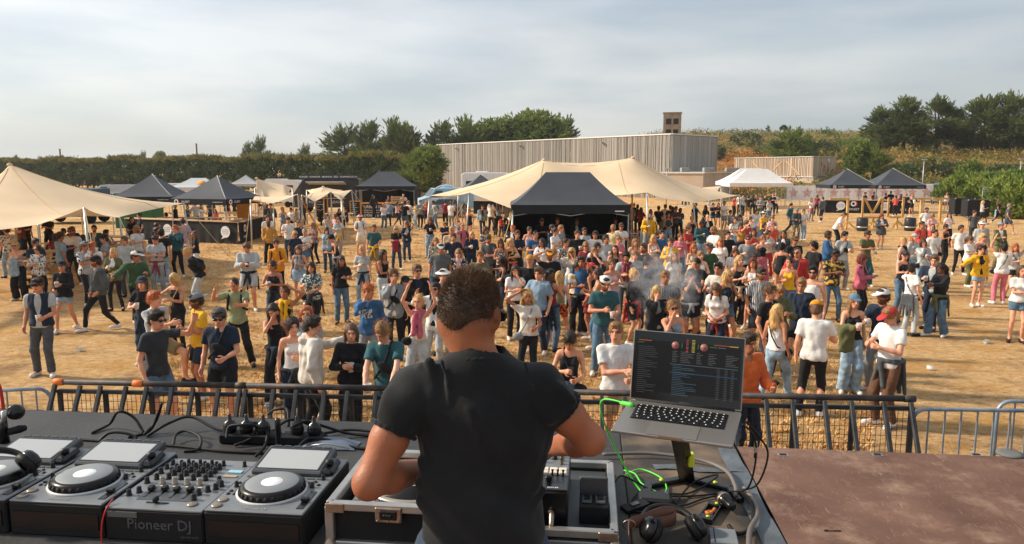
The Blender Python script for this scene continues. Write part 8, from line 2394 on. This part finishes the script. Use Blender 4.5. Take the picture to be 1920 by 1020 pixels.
CROWD='''
69,521,m,14;vest navy;jeans dgrey;short brown;down,cuplow;cap:black sun in:lgrey cupr sh:white h:1.80 nod:4
115,490,f,8;sweat black;minis ldenim;pony dark;cuplow,cup;cap:black cupr stride sh:white
178,480,m,-40;jacket dgrey/camo;slim black;short dark;pocket,pocket;cap:black in:black beard stride sh:white turn:-30
28,453,f,8;crop lgrey/floral;wide black;bun blonde;cross,face;sun coat:ldenim
69,460,f,5;jacket offwhite/dark;slim black;bun dark;phone,phone;sun in:offwhite
66,447,m,60;tee navy;jeans black;short dark;cup,down;
11,425,m,-120;shirt white/leaf;jeans ldenim;short dark;cuplow,down;
113,435,m,150;shirt lblue;jeans ddenim;short dark;down,cup;
133,426,m,6;tee white;slim black;short brown;cross,down;sun beard coat:black h:1.88
176,422,m,10;jacket teal;jeans black;short dark;cup,down;in:white beard cupl
194,440,m,-50;tee grey;jeans black;short dark;cup,cup;cap:black cupl
158,453,m,75;shirt white/stripe;slim black;short brown;cup,down;capb:grey
174,453,m,40;tee white;jeans grey;short ginger;drink,down;cupl turn:20
211,465,f,4;jacket olive;slim black;long blonde;cup,cuplow;in:white cupl
232,443,m,4;long lgrey;jeans dgrey;short brown;down,pocket;
254,471,m,55;hoodie green;jeans black;short dark;out,cup;cap:white turn:30
257,422,m,60;tee white;jeans grey;long light;cup,down;beard sun turn:20
295,418,m,80;tee black;jeans black;bun dark;cup,down;beard
293,426,m,70;tee navy;jeans black;short dark;down,cup;beard
290,442,m,12;tee lgrey;jeans grey;short dark;phone,phone;nod:25 tie:maroon phonel
302,429,m,-165;tee black/print;jeans ldenim;short black;down,cup;
328,422,m,0;long teal;slim black;short ginger;cuplow,drink;pack:black cupr waterl
342,409,m,-150;shirt lpink/hstripe;shorts offwhite;short dark;down,cup;h:1.86
364,433,f,-60;tee black;wide white;long brown;cup,cup;sun cupl
350,465,f,-75;jacket black;wide lgrey;bun blonde;back,back;in:black lean:25 sunup
462,455,m,6;hoodie lgrey;shorts lgrey;short brown;phone,phone;nod:30 tie:navy phonel
266,519,f,4;tee black;jeans ddenim;bob brown;cup,down;cap:navy cupl tie:navy
326,513,f,-10;tank black;slim black;long blonde;out,cross;nod:32 bag:tan
438,521,m,8;tee sage;jeans black;buzz dark;raise,fwd;pack:black nod:26 wide
503,413,m,4;hoodie ochre;jeans black;bald;pocket,pocket;cap:brown beard s:d
501,403,m,30;tee white;jeans black;short dark;down,cup;
540,407,m,10;tee white/print;jeans ddenim;short dark;cup,down;cap:black
529,388,f,4;dress ldenim;none;long blonde;cup,down;
507,381,m,20;jacket dgrey;jeans ddenim;short dark;raise,down;cap:green in:grey
485,381,f,-80;tee white;slim black;pony dark;cup,cup;
562,412,m,55;tee navy;jeans black;buzz dark;down,cup;
553,433,f,35;tee navy;jeans navy;bun blonde;down,cup;sun
571,429,f,8;tee white;skirt denim;bun grey;cross,bag;bag:dgrey
587,417,f,-40;shirt lgrey/check;slim black;long light;cup,cuplow;sun cupr
612,426,f,20;jacket ldenim;jeans ddenim;long dark;face,head;in:white nod:22
621,440,f,-60;tank black;jeans black;short black;down,cup;cap:black tie:grey lean:14 nod:16
634,407,f,30;sweat lgrey;jeans grey;bob brown;cup,face;tie:yellow sh:white
614,401,f,20;tee lgrey;jeans ldenim;bob dark;face,face;
628,401,f,-30;tee lpink;jeans denim;bob brown;cup,down;
675,402,m,4;tee white;shorts cream;short dark;cuplow,down;hat:lpink sun beard pack:black
701,421,m,4;tee teal;long_shorts khaki;short brown;down,cuplow;tie:yellow stub waterl
517,448,m,2;hoodie mustard;jeans black;short brown;down,cuplow;pack:black waterr nod:14
559,460,f,4;tank lblue;skirt ldenim;long brown;down,cup;scarf:grey
510,489,f,0;halter black;jeans ddenim;bun dark;cup,cup;cupl cupr tie:black
583,491,f,-10;shirt teal/floral;slim black;long dark;cup,cuplow;waterl bag:black tie:charcoal
678,462,f,2;tee lgrey;jeans ldenim;long blonde;cup,down;cupl tie:navy bag:beige
719,468,f,50;halter black;jeans lgrey;long dark;cross,down;bag:black
719,381,f,40;tee white;jeans denim;long ginger;cup,cup;
727,375,m,10;jacket lblue;slim navy;short dark;cup,down;in:white
745,378,f,70;tank lpink;slim black;long dark;cup,cup;stride
759,377,m,170;tee black;shorts denim;short black;cup,cup;
766,376,m,150;tee white;jeans black;short light;cup,cup;
779,377,f,-50;tank yellow;jeans ldenim;long dark;cup,cup;
788,375,m,20;long grey;slim black;short brown;cup,cup;bag:khaki
799,374,f,10;tank coral;slim black;long brown;cup,cup;tie:maroon
812,376,m,-60;long lgrey;jeans denim;short dark;cup,down;lean:12 pack:olive
835,375,m,170;tee maroon;jeans black;short dark;cup,cup;
846,377,m,160;tee white;jeans grey;short brown;cup,cup;
856,381,f,-160;jacket navy;none;bob dark;cup,cup;in:black h:1.55
869,377,f,170;dress black/floral;none;long dark;cup,cup;
742,424,f,10;tee black;jeans ddenim;long blonde;cross,cross;sun coat:maroon
763,415,f,4;jacket navy;jeans ddenim;long dark;cup,head;in:lgrey sun
806,408,f,6;tee black;jeans ldenim;long brown;cuplow,cup;tie:ldenim cupr
834,416,m,10;tee navy;jeans navy;short light;phone,phone;h:1.5 nod:20
860,413,m,30;tee lblue;shorts navy;short dark;drink,down;h:1.3
867,417,m,40;tee rose;jeans black;buzz dark;down,cuplow;pack:black waterr
847,425,m,4;hoodie beige;jeans navy;short blonde;down,down;
850,437,m,6;tee navy;jeans black;short brown;down,down;stub
885,434,f,2;sweat navy;jeans navy;long blonde;cup,phone;waterl
817,446,f,0;jacket dgrey/floral;wide denim;wavy light;down,cup;in:sage
826,457,m,4;tee charcoal/hstripe;jeans black;short black;down,down;cap:lgrey s:c
859,466,f,2;jacket black/floral;slim black;long light;down,cup;sun in:lpink
911,426,f,20;shirt navy/floral;jeans denim;afro dark;cup,down;s:c
915,440,m,-20;tee dgrey;jeans black;short brown;low,cup;capb:olive nod:24 lean:10 beard cupl
939,448,f,4;tank black/floral;slim black;long dark;cup,down;sun
958,447,f,30;tank black/gold;slim black;long blonde;cup,cup;cupr tie:coral
940,481,f,-70;tank black;jeans ddenim;pony black;raise,cup;s:d
905,384,m,10;jacket ldenim;slim navy;short dark;down,down;in:charcoal stride
880,391,f,-10;dress navy;none;bun light;down,down;
929,401,m,150;tee black;jeans black;short dark;cup,cup;h:1.25
940,405,f,160;tee red;jeans navy;bob dark;cup,cup;h:1.2
956,407,m,10;jacket black;jeans black;short brown;cuplow,down;cap:white in:black beard
782,496,m,20;jacket black;jeans black;short brown;down,down;spec in:navy
738,506,m,6;jacket grey;slim black;curly brown;face,down;in:white pouch:black waterr
760,518,f,4;tee black;jeans black;long dark;down,cup;cap:black
831,505,m,0;tee lgrey;jeans grey;short dark;face,down;hat:white
993,409,f,0;shirt cream;jeans denim;wavy blonde;down,down;
993,425,f,6;tank lpink;jeans lgrey;bun dark;cup,down;tie:yellow
961,422,f,-20;jacket black;jeans black;curly ginger;cup,down;in:white
1004,433,m,10;tee blue/print;jeans denim;buzz black;phone,phone;phonel nod:16
1036,421,m,60;shirt navy/leaf;jeans black;short dark;cup,down;beard
1041,427,m,60;tee white/print;jeans ldenim;short dark;cup,cup;cupl
1052,422,m,50;tee grey;jeans navy;short light;cup,down;cupr
1083,432,m,4;tee black;jeans black;short brown;down,cup;cupr
1096,427,m,0;hoodie lgrey;jeans grey;short dark;pocket,pocket;sun stub
1118,407,f,4;jacket rose/gold;slim black;long ginger;down,cup;sun in:yellow
1116,433,m,4;tee white;jeans lblue;short dark;down,down;
1164,405,m,70;tee lgrey;jeans khaki;short grey;cup,down;cap:beige
1173,407,m,-50;tee black;jeans navy;short dark;phone,phone;beard bag:khaki
1150,421,m,165;shirt cream/gold;jeans beige;short light;cup,down;
1165,418,m,6;tee white/print;jeans denim;short brown;cup,cup;spec
1160,443,f,10;shirt pink;jeans ldenim;bun light;cup,down;
1153,460,f,10;tank navy;minis grey;long dark;cup,cup;bag:black
1191,447,f,2;tank beige/floral;jeans denim;long light;cup,down;
1031,469,m,6;tee black;jeans black;short brown;head,down;cap:mustard beard spec
1039,467,f,50;jacket lgrey;jeans denim;bun light;down,out;in:grey
1072,464,f,-10;tee offwhite;jeans ldenim;long blonde;raise,face;sun
1115,464,f,6;tee black;jeans lgrey;long light;cup,face;
1120,455,m,20;tee white;jeans grey;short dark;down,cup;
1175,472,m,-6;tee lgrey;slim dgrey;short black;cup,phone;beard scarf:maroon nod:24
1191,470,f,4;tee lgrey;jeans denim;bun light;cup,down;
994,478,m,175;hoodie black;jeans black;bald;down,out;beanie:ochre
1032,505,f,150;tank maroon;jeans denim;long brown;cup,down;capb:black tie:navy
1049,509,f,170;crop sage;minis orange/dark;long blonde;down,fwd;wide sh:white
1082,492,f,20;tee white/gold;jeans ddenim;long black;cup,cup;tie:black waterr nod:16
1108,493,f,-120;crop black;shorts maroon;bob dark;fwd,down;capb:red
1121,502,f,-100;tank tan;jeans denim;bob dark;cup,cup;
1135,518,m,2;tee teal;jeans denim;short dark;phone,cuplow;capb:white beard phonel cupr nod:20
1191,503,f,60;sweat black;shorts charcoal;bob blonde;down,down;tie:red turn:10
1214,479,m,165;tee navy;jeans navy;short dark;face,down;beard
1228,475,m,10;tee grey;jeans grey;short brown;down,down;
1248,508,m,0;shirt grey/stripe;jeans dgrey;short light;down,down;
1232,536,f,4;jacket black;jeans denim;long blonde;face,cuplow;in:grey cupr nod:12
1262,563,f,4;tank lblue;jeans denim;bun light;face,cross;sun bag:dgrey
1298,507,f,0;tee dgrey;skirt black;bun dark;face,face;tie:lgrey nod:10
1307,483,m,-55;tee black;shorts black;buzz black;down,cup;nod:20
1343,531,f,-30;tee white;jeans navy;long brown;bag,bag;tie:maroon nod:34 lean:14
1265,472,f,2;tee offwhite;minis lgrey;long light;down,down;bag:dgrey
1301,457,f,10;tank cream;jeans grey;long ginger;cup,down;nod:16
1314,470,f,0;tank white;slim grey;long light;down,cup;
1257,447,f,-6;jacket yellow;jeans denim;curly brown;cup,down;in:white waterl
1292,422,m,40;tee red;jeans grey;curly brown;cross,down;
1316,414,m,6;sweat teal;jeans lblue;short black;cup,cuplow;cupr waterl s:d nod:16
1338,425,m,-65;tee white;slim charcoal;curly light;cup,cuplow;beard nod:14 h:1.84
1217,400,m,2;jacket yellow;wide grey;bald;cup,down;beard in:yellow waterl
1254,398,f,-6;tank teal;jeans ldenim;long dark;bag,bag;bag:black
1268,387,m,10;tee dgrey;slim black;short dark;phone,phone;
1257,385,m,170;tee navy;jeans navy;short dark;down,down;
1298,405,f,10;tank black;jeans black;bun light;down,down;
1327,402,m,-6;jacket black;jeans black;bald;drink,down;in:white
1236,407,m,170;hoodie black;jeans black;short black;down,down;ground Y:33.5
1189,380,m,-10;tee navy;jeans black;bald;cross,cross;coat:lblue
1400,413,m,25;tee red;slim black;short brown;raise,raise;spec phonel
1389,418,f,-20;crop ochre;slim black;long dark;raise,down;
1378,408,f,4;tee white;wide ldenim;long dark;cuplow,down;waterl bag:grey
1385,403,f,20;shirt lgrey;jeans black;long dark;down,down;
1390,391,m,60;jacket black;jeans navy;short brown;down,down;in:white
1419,392,m,4;tee white;jeans lblue;short dark;down,cup;bag:dgrey
1433,396,m,30;tee yellow;jeans blue;short dark;cup,down;capb:white
1408,406,f,10;tee white;jeans denim;bun dark;drink,down;cupl
1449,404,f,-10;shirt lpink;jeans denim;curly light;cup,down;sun
1434,417,f,20;tee charcoal;jeans denim;bob dark;drink,down;cupl
1451,417,f,-6;tee coral;jeans grey;bun brown;drink,down;cupl
1441,432,f,4;tee offwhite;jeans red;bun dark;down,cup;
1470,432,f,-30;jacket charcoal;jeans grey;long dark;down,down;in:white
1431,442,f,4;crop black;wide rose;curly light;down,out;
1467,455,f,150;dress black;none;bun black;fwd,down;
1491,443,m,0;tee black;jeans black;short brown;down,down;cap:brown spec
1495,464,m,-30;jacket red;jeans denim;buzz dark;cup,down;in:charcoal sun
1526,453,m,-70;tee black;jeans black;curly black;cup,down;turn:-15
1554,433,m,55;jacket blue;slim navy;short dark;cup,cuplow;beard in:lgrey cupr
1585,434,m,4;tee lgrey/print;jeans grey;short black;down,cup;pouch:black cupr
1567,468,m,2;tee charcoal/gold;slim denim;short black;phone,phone;sun s:d nod:14
1628,432,m,6;tee olive;wide teal;short dark;cup,cuplow;sun cupr
1618,477,f,50;jacket rose;jeans black;bob red;cup,down;in:black cupl
1379,465,f,-20;tee white;jeans lgrey;wavy brown;down,cup;pack:white nod:14
1387,479,f,4;tank black;wide black;long blonde;cup,cuplow;bag:grey tie:beige waterl
1412,483,f,-20;tank white;skirt black;long red;cup,cup;cupr nod:10
1417,475,f,10;tank beige;shorts black;bun dark;cup,down;
1428,502,m,6;shirt white/stripe;long_shorts charcoal;short dark;down,pocket;sun beard
1445,535,m,40;tee black;jeans navy;curly brown;down,down;sunup
1463,533,f,0;hoodie olive;jeans black;pony light;down,cup;nod:22
1459,570,f,130;tank white;jeans ldenim;long blonde;down,down;sun bag:black stride sh:black
1532,564,m,155;tee white;slim black;short brown;cup,down;cap:mustard nod:22 sh:white
1503,522,m,-40;jacket navy;shorts black;short light;cuplow,down;in:navy waterr nod:16 stride
1525,498,m,-35;tank white;shorts grey;short black;down,down;sun beard
1603,552,f,-8;tank black;wide ldenim;long light;cup,down;cap:denim coat:olive waterl sh:white
1656,542,m,-60;tee navy;jeans grey;short dark;cup,down;cap:white beard waterl
1670,576,m,-70;tee white;jeans brown;short light;cup,cup;cap:red nod:26 tie:dgrey sh:white
1484,381,m,45;jacket teal;jeans black;short black;down,down;in:teal stride
1495,390,f,-10;jacket dgrey/camo;jeans khaki/camo;short grey;cuplow,down;cap:grey in:navy
1508,392,f,6;jacket offwhite/floral;jeans ldenim;short brown;cup,cup;in:white
1522,371,f,0;tee white;jeans grey;long brown;cup,down;tie:red
1543,369,m,-165;sweat navy/hstripe;slim navy;buzz dark;cup,pocket;step
1582,398,m,60;tee white;jeans black;short light;low,low;cap:green lean:24 nod:20
1654,401,f,-6;jacket dgrey;skirt dgrey;wavy red;phone,phone;in:white nod:24 phonel
1738,389,m,0;tee white;jeans grey;short dark;down,cup;sun beard
1749,400,f,6;tee lpink;jeans denim;bob light;cup,cup;sun
1781,398,f,0;tee white;jeans black;long dark;down,cup;sun pack:rose
1828,394,m,-10;tee dgrey;jeans charcoal;short dark;down,down;
1843,415,m,-6;hoodie lgrey;jeans grey;short dark;down,down;hat:white
1878,417,m,-4;jacket olive;jeans khaki;short brown;cup,down;capb:lblue in:white
1730,415,m,6;tee coral;jeans grey;short dark;down,down;pack:black
1749,420,f,-30;tee coral;jeans denim;bob brown;cup,down;
1753,430,m,4;tee white;jeans grey;short dark;down,down;bag:black
1775,420,f,20;halter black;slim black;bun dark;cup,down;waterr
1803,422,m,-10;tee white;slim black;short dark;down,cup;stub cupr
1695,445,f,50;tank white;jeans ldenim;bun blonde;down,cup;scarf:black
1715,438,f,20;long lgrey;jeans ldenim;long ginger;down,down;beanie:lgrey
1732,448,f,-10;sweat lgrey;jeans ldenim;bob dark;face,cup;cupr bag:black
1698,470,f,10;tank black;jeans denim;long dark;cup,phone;nod:30 phoner
1711,493,f,120;tee white;jeans lgrey;bun dark;down,raise;tie:dgrey bag:black
1753,478,m,-50;jacket navy;slim navy;short brown;cup,down;in:lgrey waterl nod:16
1766,493,f,-65;long black;wide denim;pony black;cup,fwd;tie:olive s:d waterl sh:white step
1841,460,f,-4;jacket yellow;minis ldenim;bun dark;out,down;in:black sh:white
1821,442,f,30;shirt white;jeans olive;pony brown;cup,down;
1844,437,f,4;tank black;jeans black;long blonde;down,down;sun
1883,456,f,165;long white;jeans pink;bun black;cup,up;bag:black
1905,456,f,-10;tee lgrey;minis black;long ginger;cup,up;bag:black sh:black wide
1918,498,f,-20;tee white;minis denim;bob brown;cross,down;
1844,376,f,60;tee lgrey;slim black;long blonde;cup,down;stride
1874,374,f,70;tee black;slim black;long brown;down,cup;tie:ldenim stride
1893,382,m,70;tee dgrey;shorts ddenim;short grey;down,cup;cap:grey stride
1848,355,m,170;tee white;shorts black;short dark;down,cup;stride
1776,360,f,-10;dress white;none;long dark;cup,cup;
293,582,m,75;tee charcoal;shorts denim;short black;down,raise;spec nod:8 h:1.82
289,545,m,70;tee lgrey;shorts khaki;short ginger;fwd,down;knee turn:10
366,550,m,-50;shirt yellow;shorts navy;short dark;down,cup;capb:grey beard nod:12 sh:white
410,579,m,0;tee navy;shorts black;short dark;down,cuplow;capb:dgrey sun pouch:black nod:14
511,570,f,10;tank black;wide black;long dark;face,down;nod:28 tie:navy
533,535,f,0;halter black/gold;jeans black;bun brown;down,head;scarf:yellow
573,574,f,6;tee lgrey;jeans denim;bob ginger;down,down;
549,597,f,20;tank white;jeans navy;curly dark;down,cup;tie:charcoal
585,592,m,120;hoodie offwhite;jeans black;short dark;down,fwd;turn:-30
658,608,f,0;sweat black;jeans black;bob brown;phone,cup;waterl
690,533,m,-6;sweat blue/print;jeans grey;curly ginger;face,down;
716,605,m,-8;tee teal;jeans dgrey;curly light;rail,rail;nod:30 pouch:black waterl lean:8
784,553,f,0;tank cream;wide lgrey;bun blonde;up,up;scarf:rose bag:black
816,529,f,-10;jacket white;jeans lgrey;long black;raise,down;in:black sun
989,543,f,-4;tee offwhite;slim black;wavy blonde;head,cuplow;waterr bag:grey
1068,623,f,-10;halter black;jeans denim;bun dark;phone,cuplow;nod:34 phonel waterr bag:black
1155,604,m,-2;tee white/print;shorts tan;short light;cross,cuplow;waterr h:1.82
970,432,m,10;tee navy;jeans black;short brown;down,cup;
1016,447,f,-20;tee white;jeans denim;long dark;cup,down;cupl
1061,447,m,30;shirt teal/floral;jeans grey;short dark;down,cup;
1098,453,f,-6;tee maroon;jeans black;bob light;cup,down;sun
1136,441,m,10;tee lgrey;jeans navy;curly dark;down,cup;cupr
1206,456,m,-30;tee charcoal;jeans black;short brown;cup,down;beard
1226,440,f,20;tank white;jeans ldenim;long blonde;cup,cup;
1241,431,m,0;hoodie blue;jeans grey;short dark;down,cup;
1276,437,f,-10;tee pink;jeans denim;pony brown;cup,down;
1331,456,m,20;tee green;jeans black;short light;down,cup;cap:navy
1351,447,f,-40;shirt white;jeans ldenim;long ginger;cup,down;
1365,433,m,10;tee black;jeans denim;short dark;down,cup;cupr
1402,441,m,-20;long grey;jeans black;short brown;cup,down;spec
1413,428,f,0;tank red;jeans denim;long dark;cup,cup;
1347,492,m,-40;tee offwhite;jeans dgrey;short black;cup,down;waterl s:c
1366,506,f,30;tank navy;minis denim;long blonde;down,cup;bag:brown
1010,501,m,-30;shirt lblue;jeans navy;short brown;cup,down;
966,498,f,20;tee white;jeans black;long dark;cup,face;
900,470,m,0;tee olive;jeans grey;short light;down,cup;cupr
1480,482,f,-30;tank yellow;jeans denim;bun dark;cup,down;
1090,480,m,-20;tee blue;jeans black;short dark;down,raise;
1147,486,f,10;tank lpink;jeans ldenim;long brown;cup,cup;waterr
640,480,f,20;tee black;jeans denim;long dark;down,cup;
1406,624,m,20;hoodie orange;jeans navy;short dark;down,cuplow;
'''
FAR='''
90,414,f,10;tee black;jeans black;bob dark;cup,cup;Y:33
117,415,m,-30;tee grey;jeans black;short dark;cup,cup;sit Y:30
134,415,m,20;tee navy;jeans black;short dark;cup,cup;sit Y:31
155,430,f,160;tee maroon;jeans navy;bob dark;down,cup;sit Y:28.2
102,429,f,-150;tee maroon;jeans black;long dark;cup,cup;sit Y:28.6
198,423,m,100;tee grey;jeans navy;short black;cup,cup;sit Y:29
48,410,m,60;tee black;jeans black;short dark;cup,down;Y:31
36,412,m,-40;shirt brown/check;jeans navy;short brown;down,cup;Y:30
2,405,m,30;tee charcoal;jeans black;short black;down,cup;Y:30.5
248,418,f,40;tee black;jeans black;long dark;cup,down;Y:32
262,417,m,-60;tee navy;jeans black;short dark;cup,down;Y:34
310,392,f,-60;tee maroon;jeans black;bob dark;cup,cup;sit Y:43
328,388,m,-80;tee black;jeans black;short black;cup,cup;Y:42.6
352,393,f,40;tee teal;jeans navy;bob dark;cup,down;Y:43
366,386,m,-150;tee lgrey;jeans navy;short dark;cup,cup;Y:45
378,391,f,70;tee white;jeans navy;long brown;fwd,cup;Y:44
396,392,m,10;tee charcoal;jeans black;short dark;down,cup;Y:47
404,396,f,-10;tee coral;jeans navy;long dark;cup,cup;sit Y:46
425,388,m,170;tee black;jeans beige;short dark;down,cup;Y:50
440,389,f,160;tee navy;jeans beige;long dark;down,cup;Y:50
498,390,m,150;jacket navy;jeans black;short brown;down,cup;in:grey Y:48
545,388,m,-30;tee white;jeans black;short dark;cup,down;sit Y:46
556,391,f,40;tee grey;jeans navy;long brown;cup,down;sit Y:47
568,386,m,20;tee charcoal;jeans black;short dark;down,cup;Y:49
601,391,m,170;hoodie black;jeans black;short black;cup,cup;sit Y:47.5
636,386,f,40;jacket black;jeans black;long dark;cup,cup;in:black sit Y:47
648,390,m,-60;tee navy;jeans black;short dark;cup,cup;sit Y:47
700,361,m,60;jacket black;jeans black;long black;down,cup;in:black Y:56
728,363,f,-10;tee charcoal;jeans black;bun dark;cup,cup;Y:59
756,362,m,10;tee white;jeans black;bald;cup,cup;Y:59
1016,413,m,6;tee black;jeans black;short grey;cup,cup;cap:dgrey Y:29.6
1045,408,m,4;tee charcoal;jeans black;short brown;cup,cup;Y:29.7
1082,402,m,0;jacket black;jeans black;short dark;cup,cup;in:lgrey Y:29.8
1155,397,m,-20;tee black;jeans black;short dark;cup,cup;cap:dgrey Y:30.2
921,368,m,150;tee white;jeans navy;short dark;cup,cup;Y:44
934,366,f,170;tee lblue;jeans navy;long brown;cup,cup;Y:45
950,369,m,-150;tee grey;jeans black;short dark;cup,cup;Y:43
1183,362,m,160;tee grey;jeans black;short light;cup,cup;Y:41
1196,360,m,170;tee charcoal;jeans navy;short dark;cup,cup;Y:42
1203,364,f,150;tee maroon;slim black;long dark;cup,cup;Y:40
1222,362,f,60;tee white;jeans denim;long light;cup,down;tie:yellow Y:39
1236,359,m,170;tee navy;jeans khaki;short dark;cup,cup;Y:40
1248,360,m,-160;tee white;jeans grey;short brown;cup,cup;Y:42
1262,364,f,160;tee black;jeans navy;long dark;cup,cup;Y:41
1276,372,f,170;tee blue;jeans navy;bob red;cup,cup;pack:teal Y:39.5
1305,379,m,40;tee navy;shorts navy;short dark;down,cup;Y:44 stride
1323,376,f,-60;tee teal;slim ddenim;long red;down,cup;pack:black Y:43 stride
1338,366,f,10;tee navy;minis denim;bob dark;cup,cup;Y:46
1348,365,f,-20;tee black;minis navy;long dark;cup,cup;Y:46.5
1359,369,m,30;tee white;shorts grey;short light;cup,down;Y:45
1371,378,m,60;tee grey;jeans denim;short dark;cup,cup;sit Y:44
1378,354,f,30;tee coral;jeans black;bun dark;cup,down;Y:58
1388,352,m,-30;tee white;jeans black;short black;cup,cup;Y:60
1394,353,m,20;tee lgrey;jeans navy;curly black;down,down;Y:58
1404,357,m,160;tee black;shorts khaki;short dark;cup,cup;Y:56
1412,353,f,170;tee charcoal;jeans black;long dark;cup,cup;Y:60
1419,352,f,-160;tee brown;jeans navy;long light;cup,cup;Y:61
1427,356,m,-20;long grey;jeans green;short brown;cup,cup;Y:54 lean:10
1436,351,m,10;tee green;jeans black;short dark;cup,cup;Y:58
1444,360,f,4;tee lgrey;jeans denim;bob dark;phone,phone;cap:black Y:51
1450,352,m,-10;tee black;jeans navy;short light;cup,cup;Y:60
1456,352,m,30;tee white;jeans black;short grey;cup,cup;Y:62
1284,331,m,20;tee grey;jeans black;short black;cup,down;Y:76
1290,331,m,-20;tee navy;jeans black;short black;cup,down;Y:76.5
1331,330,f,60;tee ldenim;jeans ldenim;long brown;cup,down;Y:74
1533,362,f,150;tee maroon;jeans black;bob brown;cup,cup;Y:60
1623,359,m,40;tee navy;jeans black;short dark;cup,cup;Y:64
1640,357,m,-10;tee maroon;jeans black;short dark;cup,cup;Y:64.5
1662,361,f,20;tee black;jeans black;bun dark;cup,cup;Y:64
1671,354,m,-30;tee black;jeans black;short black;cup,cup;Y:65
1681,361,f,170;tee coral;jeans black;bob dark;cup,cup;Y:59
1690,358,f,-160;tee maroon;jeans navy;long dark;cup,cup;Y:63
1700,360,m,150;tee black;jeans black;short ginger;cup,cup;Y:60
1711,360,f,-150;tee black;minis black;long light;cup,cup;pack:white Y:58.5
'''
rows=[l for l in(CROWD+FAR).strip().splitlines()if l.strip()]
for i,l in enumerate(rows):
 make_person(l,i)
finish_labels();finish_cups()
print('crowd',len(PEOPLE),round(time.time()-T0,1))
# AIR AND SMOKE
hb_=MB();hb_.box((0,190,17),(700,460,36))
HZ=bpy.data.materials.new('haze');HZ.use_nodes=True
t=HZ.node_tree;t.nodes.clear()
o_=t.nodes.new('ShaderNodeOutputMaterial');v_=t.nodes.new('ShaderNodeVolumePrincipled')
v_.inputs['Color'].default_value=(.93,.95,1,1);v_.inputs['Density'].default_value=.00024;v_.inputs['Anisotropy'].default_value=.2
t.links.new(v_.outputs[0],o_.inputs['Volume'])
tag(hb_.build('haze',HZ),'thin pale haze over the field','haze',kind='stuff')
SM=bpy.data.materials.new('cigarette_smoke');SM.use_nodes=True
t=SM.node_tree;t.nodes.clear()
o_=t.nodes.new('ShaderNodeOutputMaterial');v_=t.nodes.new('ShaderNodeVolumePrincipled');lk=t.links.new
tcn=t.nodes.new('ShaderNodeTexCoord');n_=t.nodes.new('ShaderNodeTexNoise');n_.inputs['Scale'].default_value=3.4;n_.inputs['Detail'].default_value=3;n_.inputs['Distortion'].default_value=.8
lk(tcn.outputs['Object'],n_.inputs['Vector'])
r_=t.nodes.new('ShaderNodeMapRange');r_.inputs['From Min'].default_value=.46;r_.inputs['From Max'].default_value=.74;r_.inputs['To Max'].default_value=3.2
ln_=t.nodes.new('ShaderNodeVectorMath');ln_.operation='LENGTH';lk(tcn.outputs['Object'],ln_.inputs[0])
f_=t.nodes.new('ShaderNodeMapRange');f_.inputs['From Min'].default_value=.25;f_.inputs['From Max'].default_value=.78;f_.inputs['To Min'].default_value=1;f_.inputs['To Max'].default_value=0
lk(ln_.outputs['Value'],f_.inputs['Value'])
m_=t.nodes.new('ShaderNodeMath');m_.operation='MULTIPLY';lk(n_.outputs['Fac'],r_.inputs['Value']);lk(r_.outputs[0],m_.inputs[0]);lk(f_.outputs[0],m_.inputs[1])
lk(m_.outputs[0],v_.inputs['Density']);v_.inputs['Color'].default_value=(.95,.95,.97,1);lk(v_.outputs[0],o_.inputs['Volume'])
sm_=MB();sm_.lathe([(.0,-.8),(.45,-.6),(.7,-.2),(.72,.2),(.45,.65),(0,.85)],16)
tag(sm_.build('smoke_wisp',SM,None,at(1238,530,1.45)+Vector((0,-.5,0))),'pale wisp of smoke drifting over the crowd left of the laptop','smoke',kind='stuff')
for k,(px,py,lb)in enumerate([(150,655,'crushed cup on the straw between the left walkers'),(640,560,'cup lying on open straw left of the man in blue sweater'),(700,590,'cup lying on the straw just behind the barrier crowd'),(1745,690,'cup lying on open straw right of the red cap man'),(1850,640,'cup lying on straw below the yellow jacket'),(430,500,'cup lying on straw before the left bar')]):
 c_=empty('plastic_cup',at(px,py,.04),k,lb,'cup');c_.rotation_euler=(R(88),0,k*1.3);link('cup_wall',CUPME,c_,CUPM)
b_=empty('holdall',at(42,540,0),.2,'black and yellow holdall on the ground behind the blonde woman','bag')
q=MB();q.box((0,0,.15),(.6,.3,.28),ch=.08);q.build('body',fab('black'),b_);q=MB();q.box((0,-.153,.17),(.5,.02,.12),ch=.01);q.build('side_panel',fab('yellow'),b_)
q=MB();q.tube([(-.15,-.1,.28),(-.1,-.1,.36),(.1,-.1,.36),(.15,-.1,.28)],.014,6);q.build('handle',fab('black'),b_)
print('total',len(bpy.data.objects),round(time.time()-T0,1))
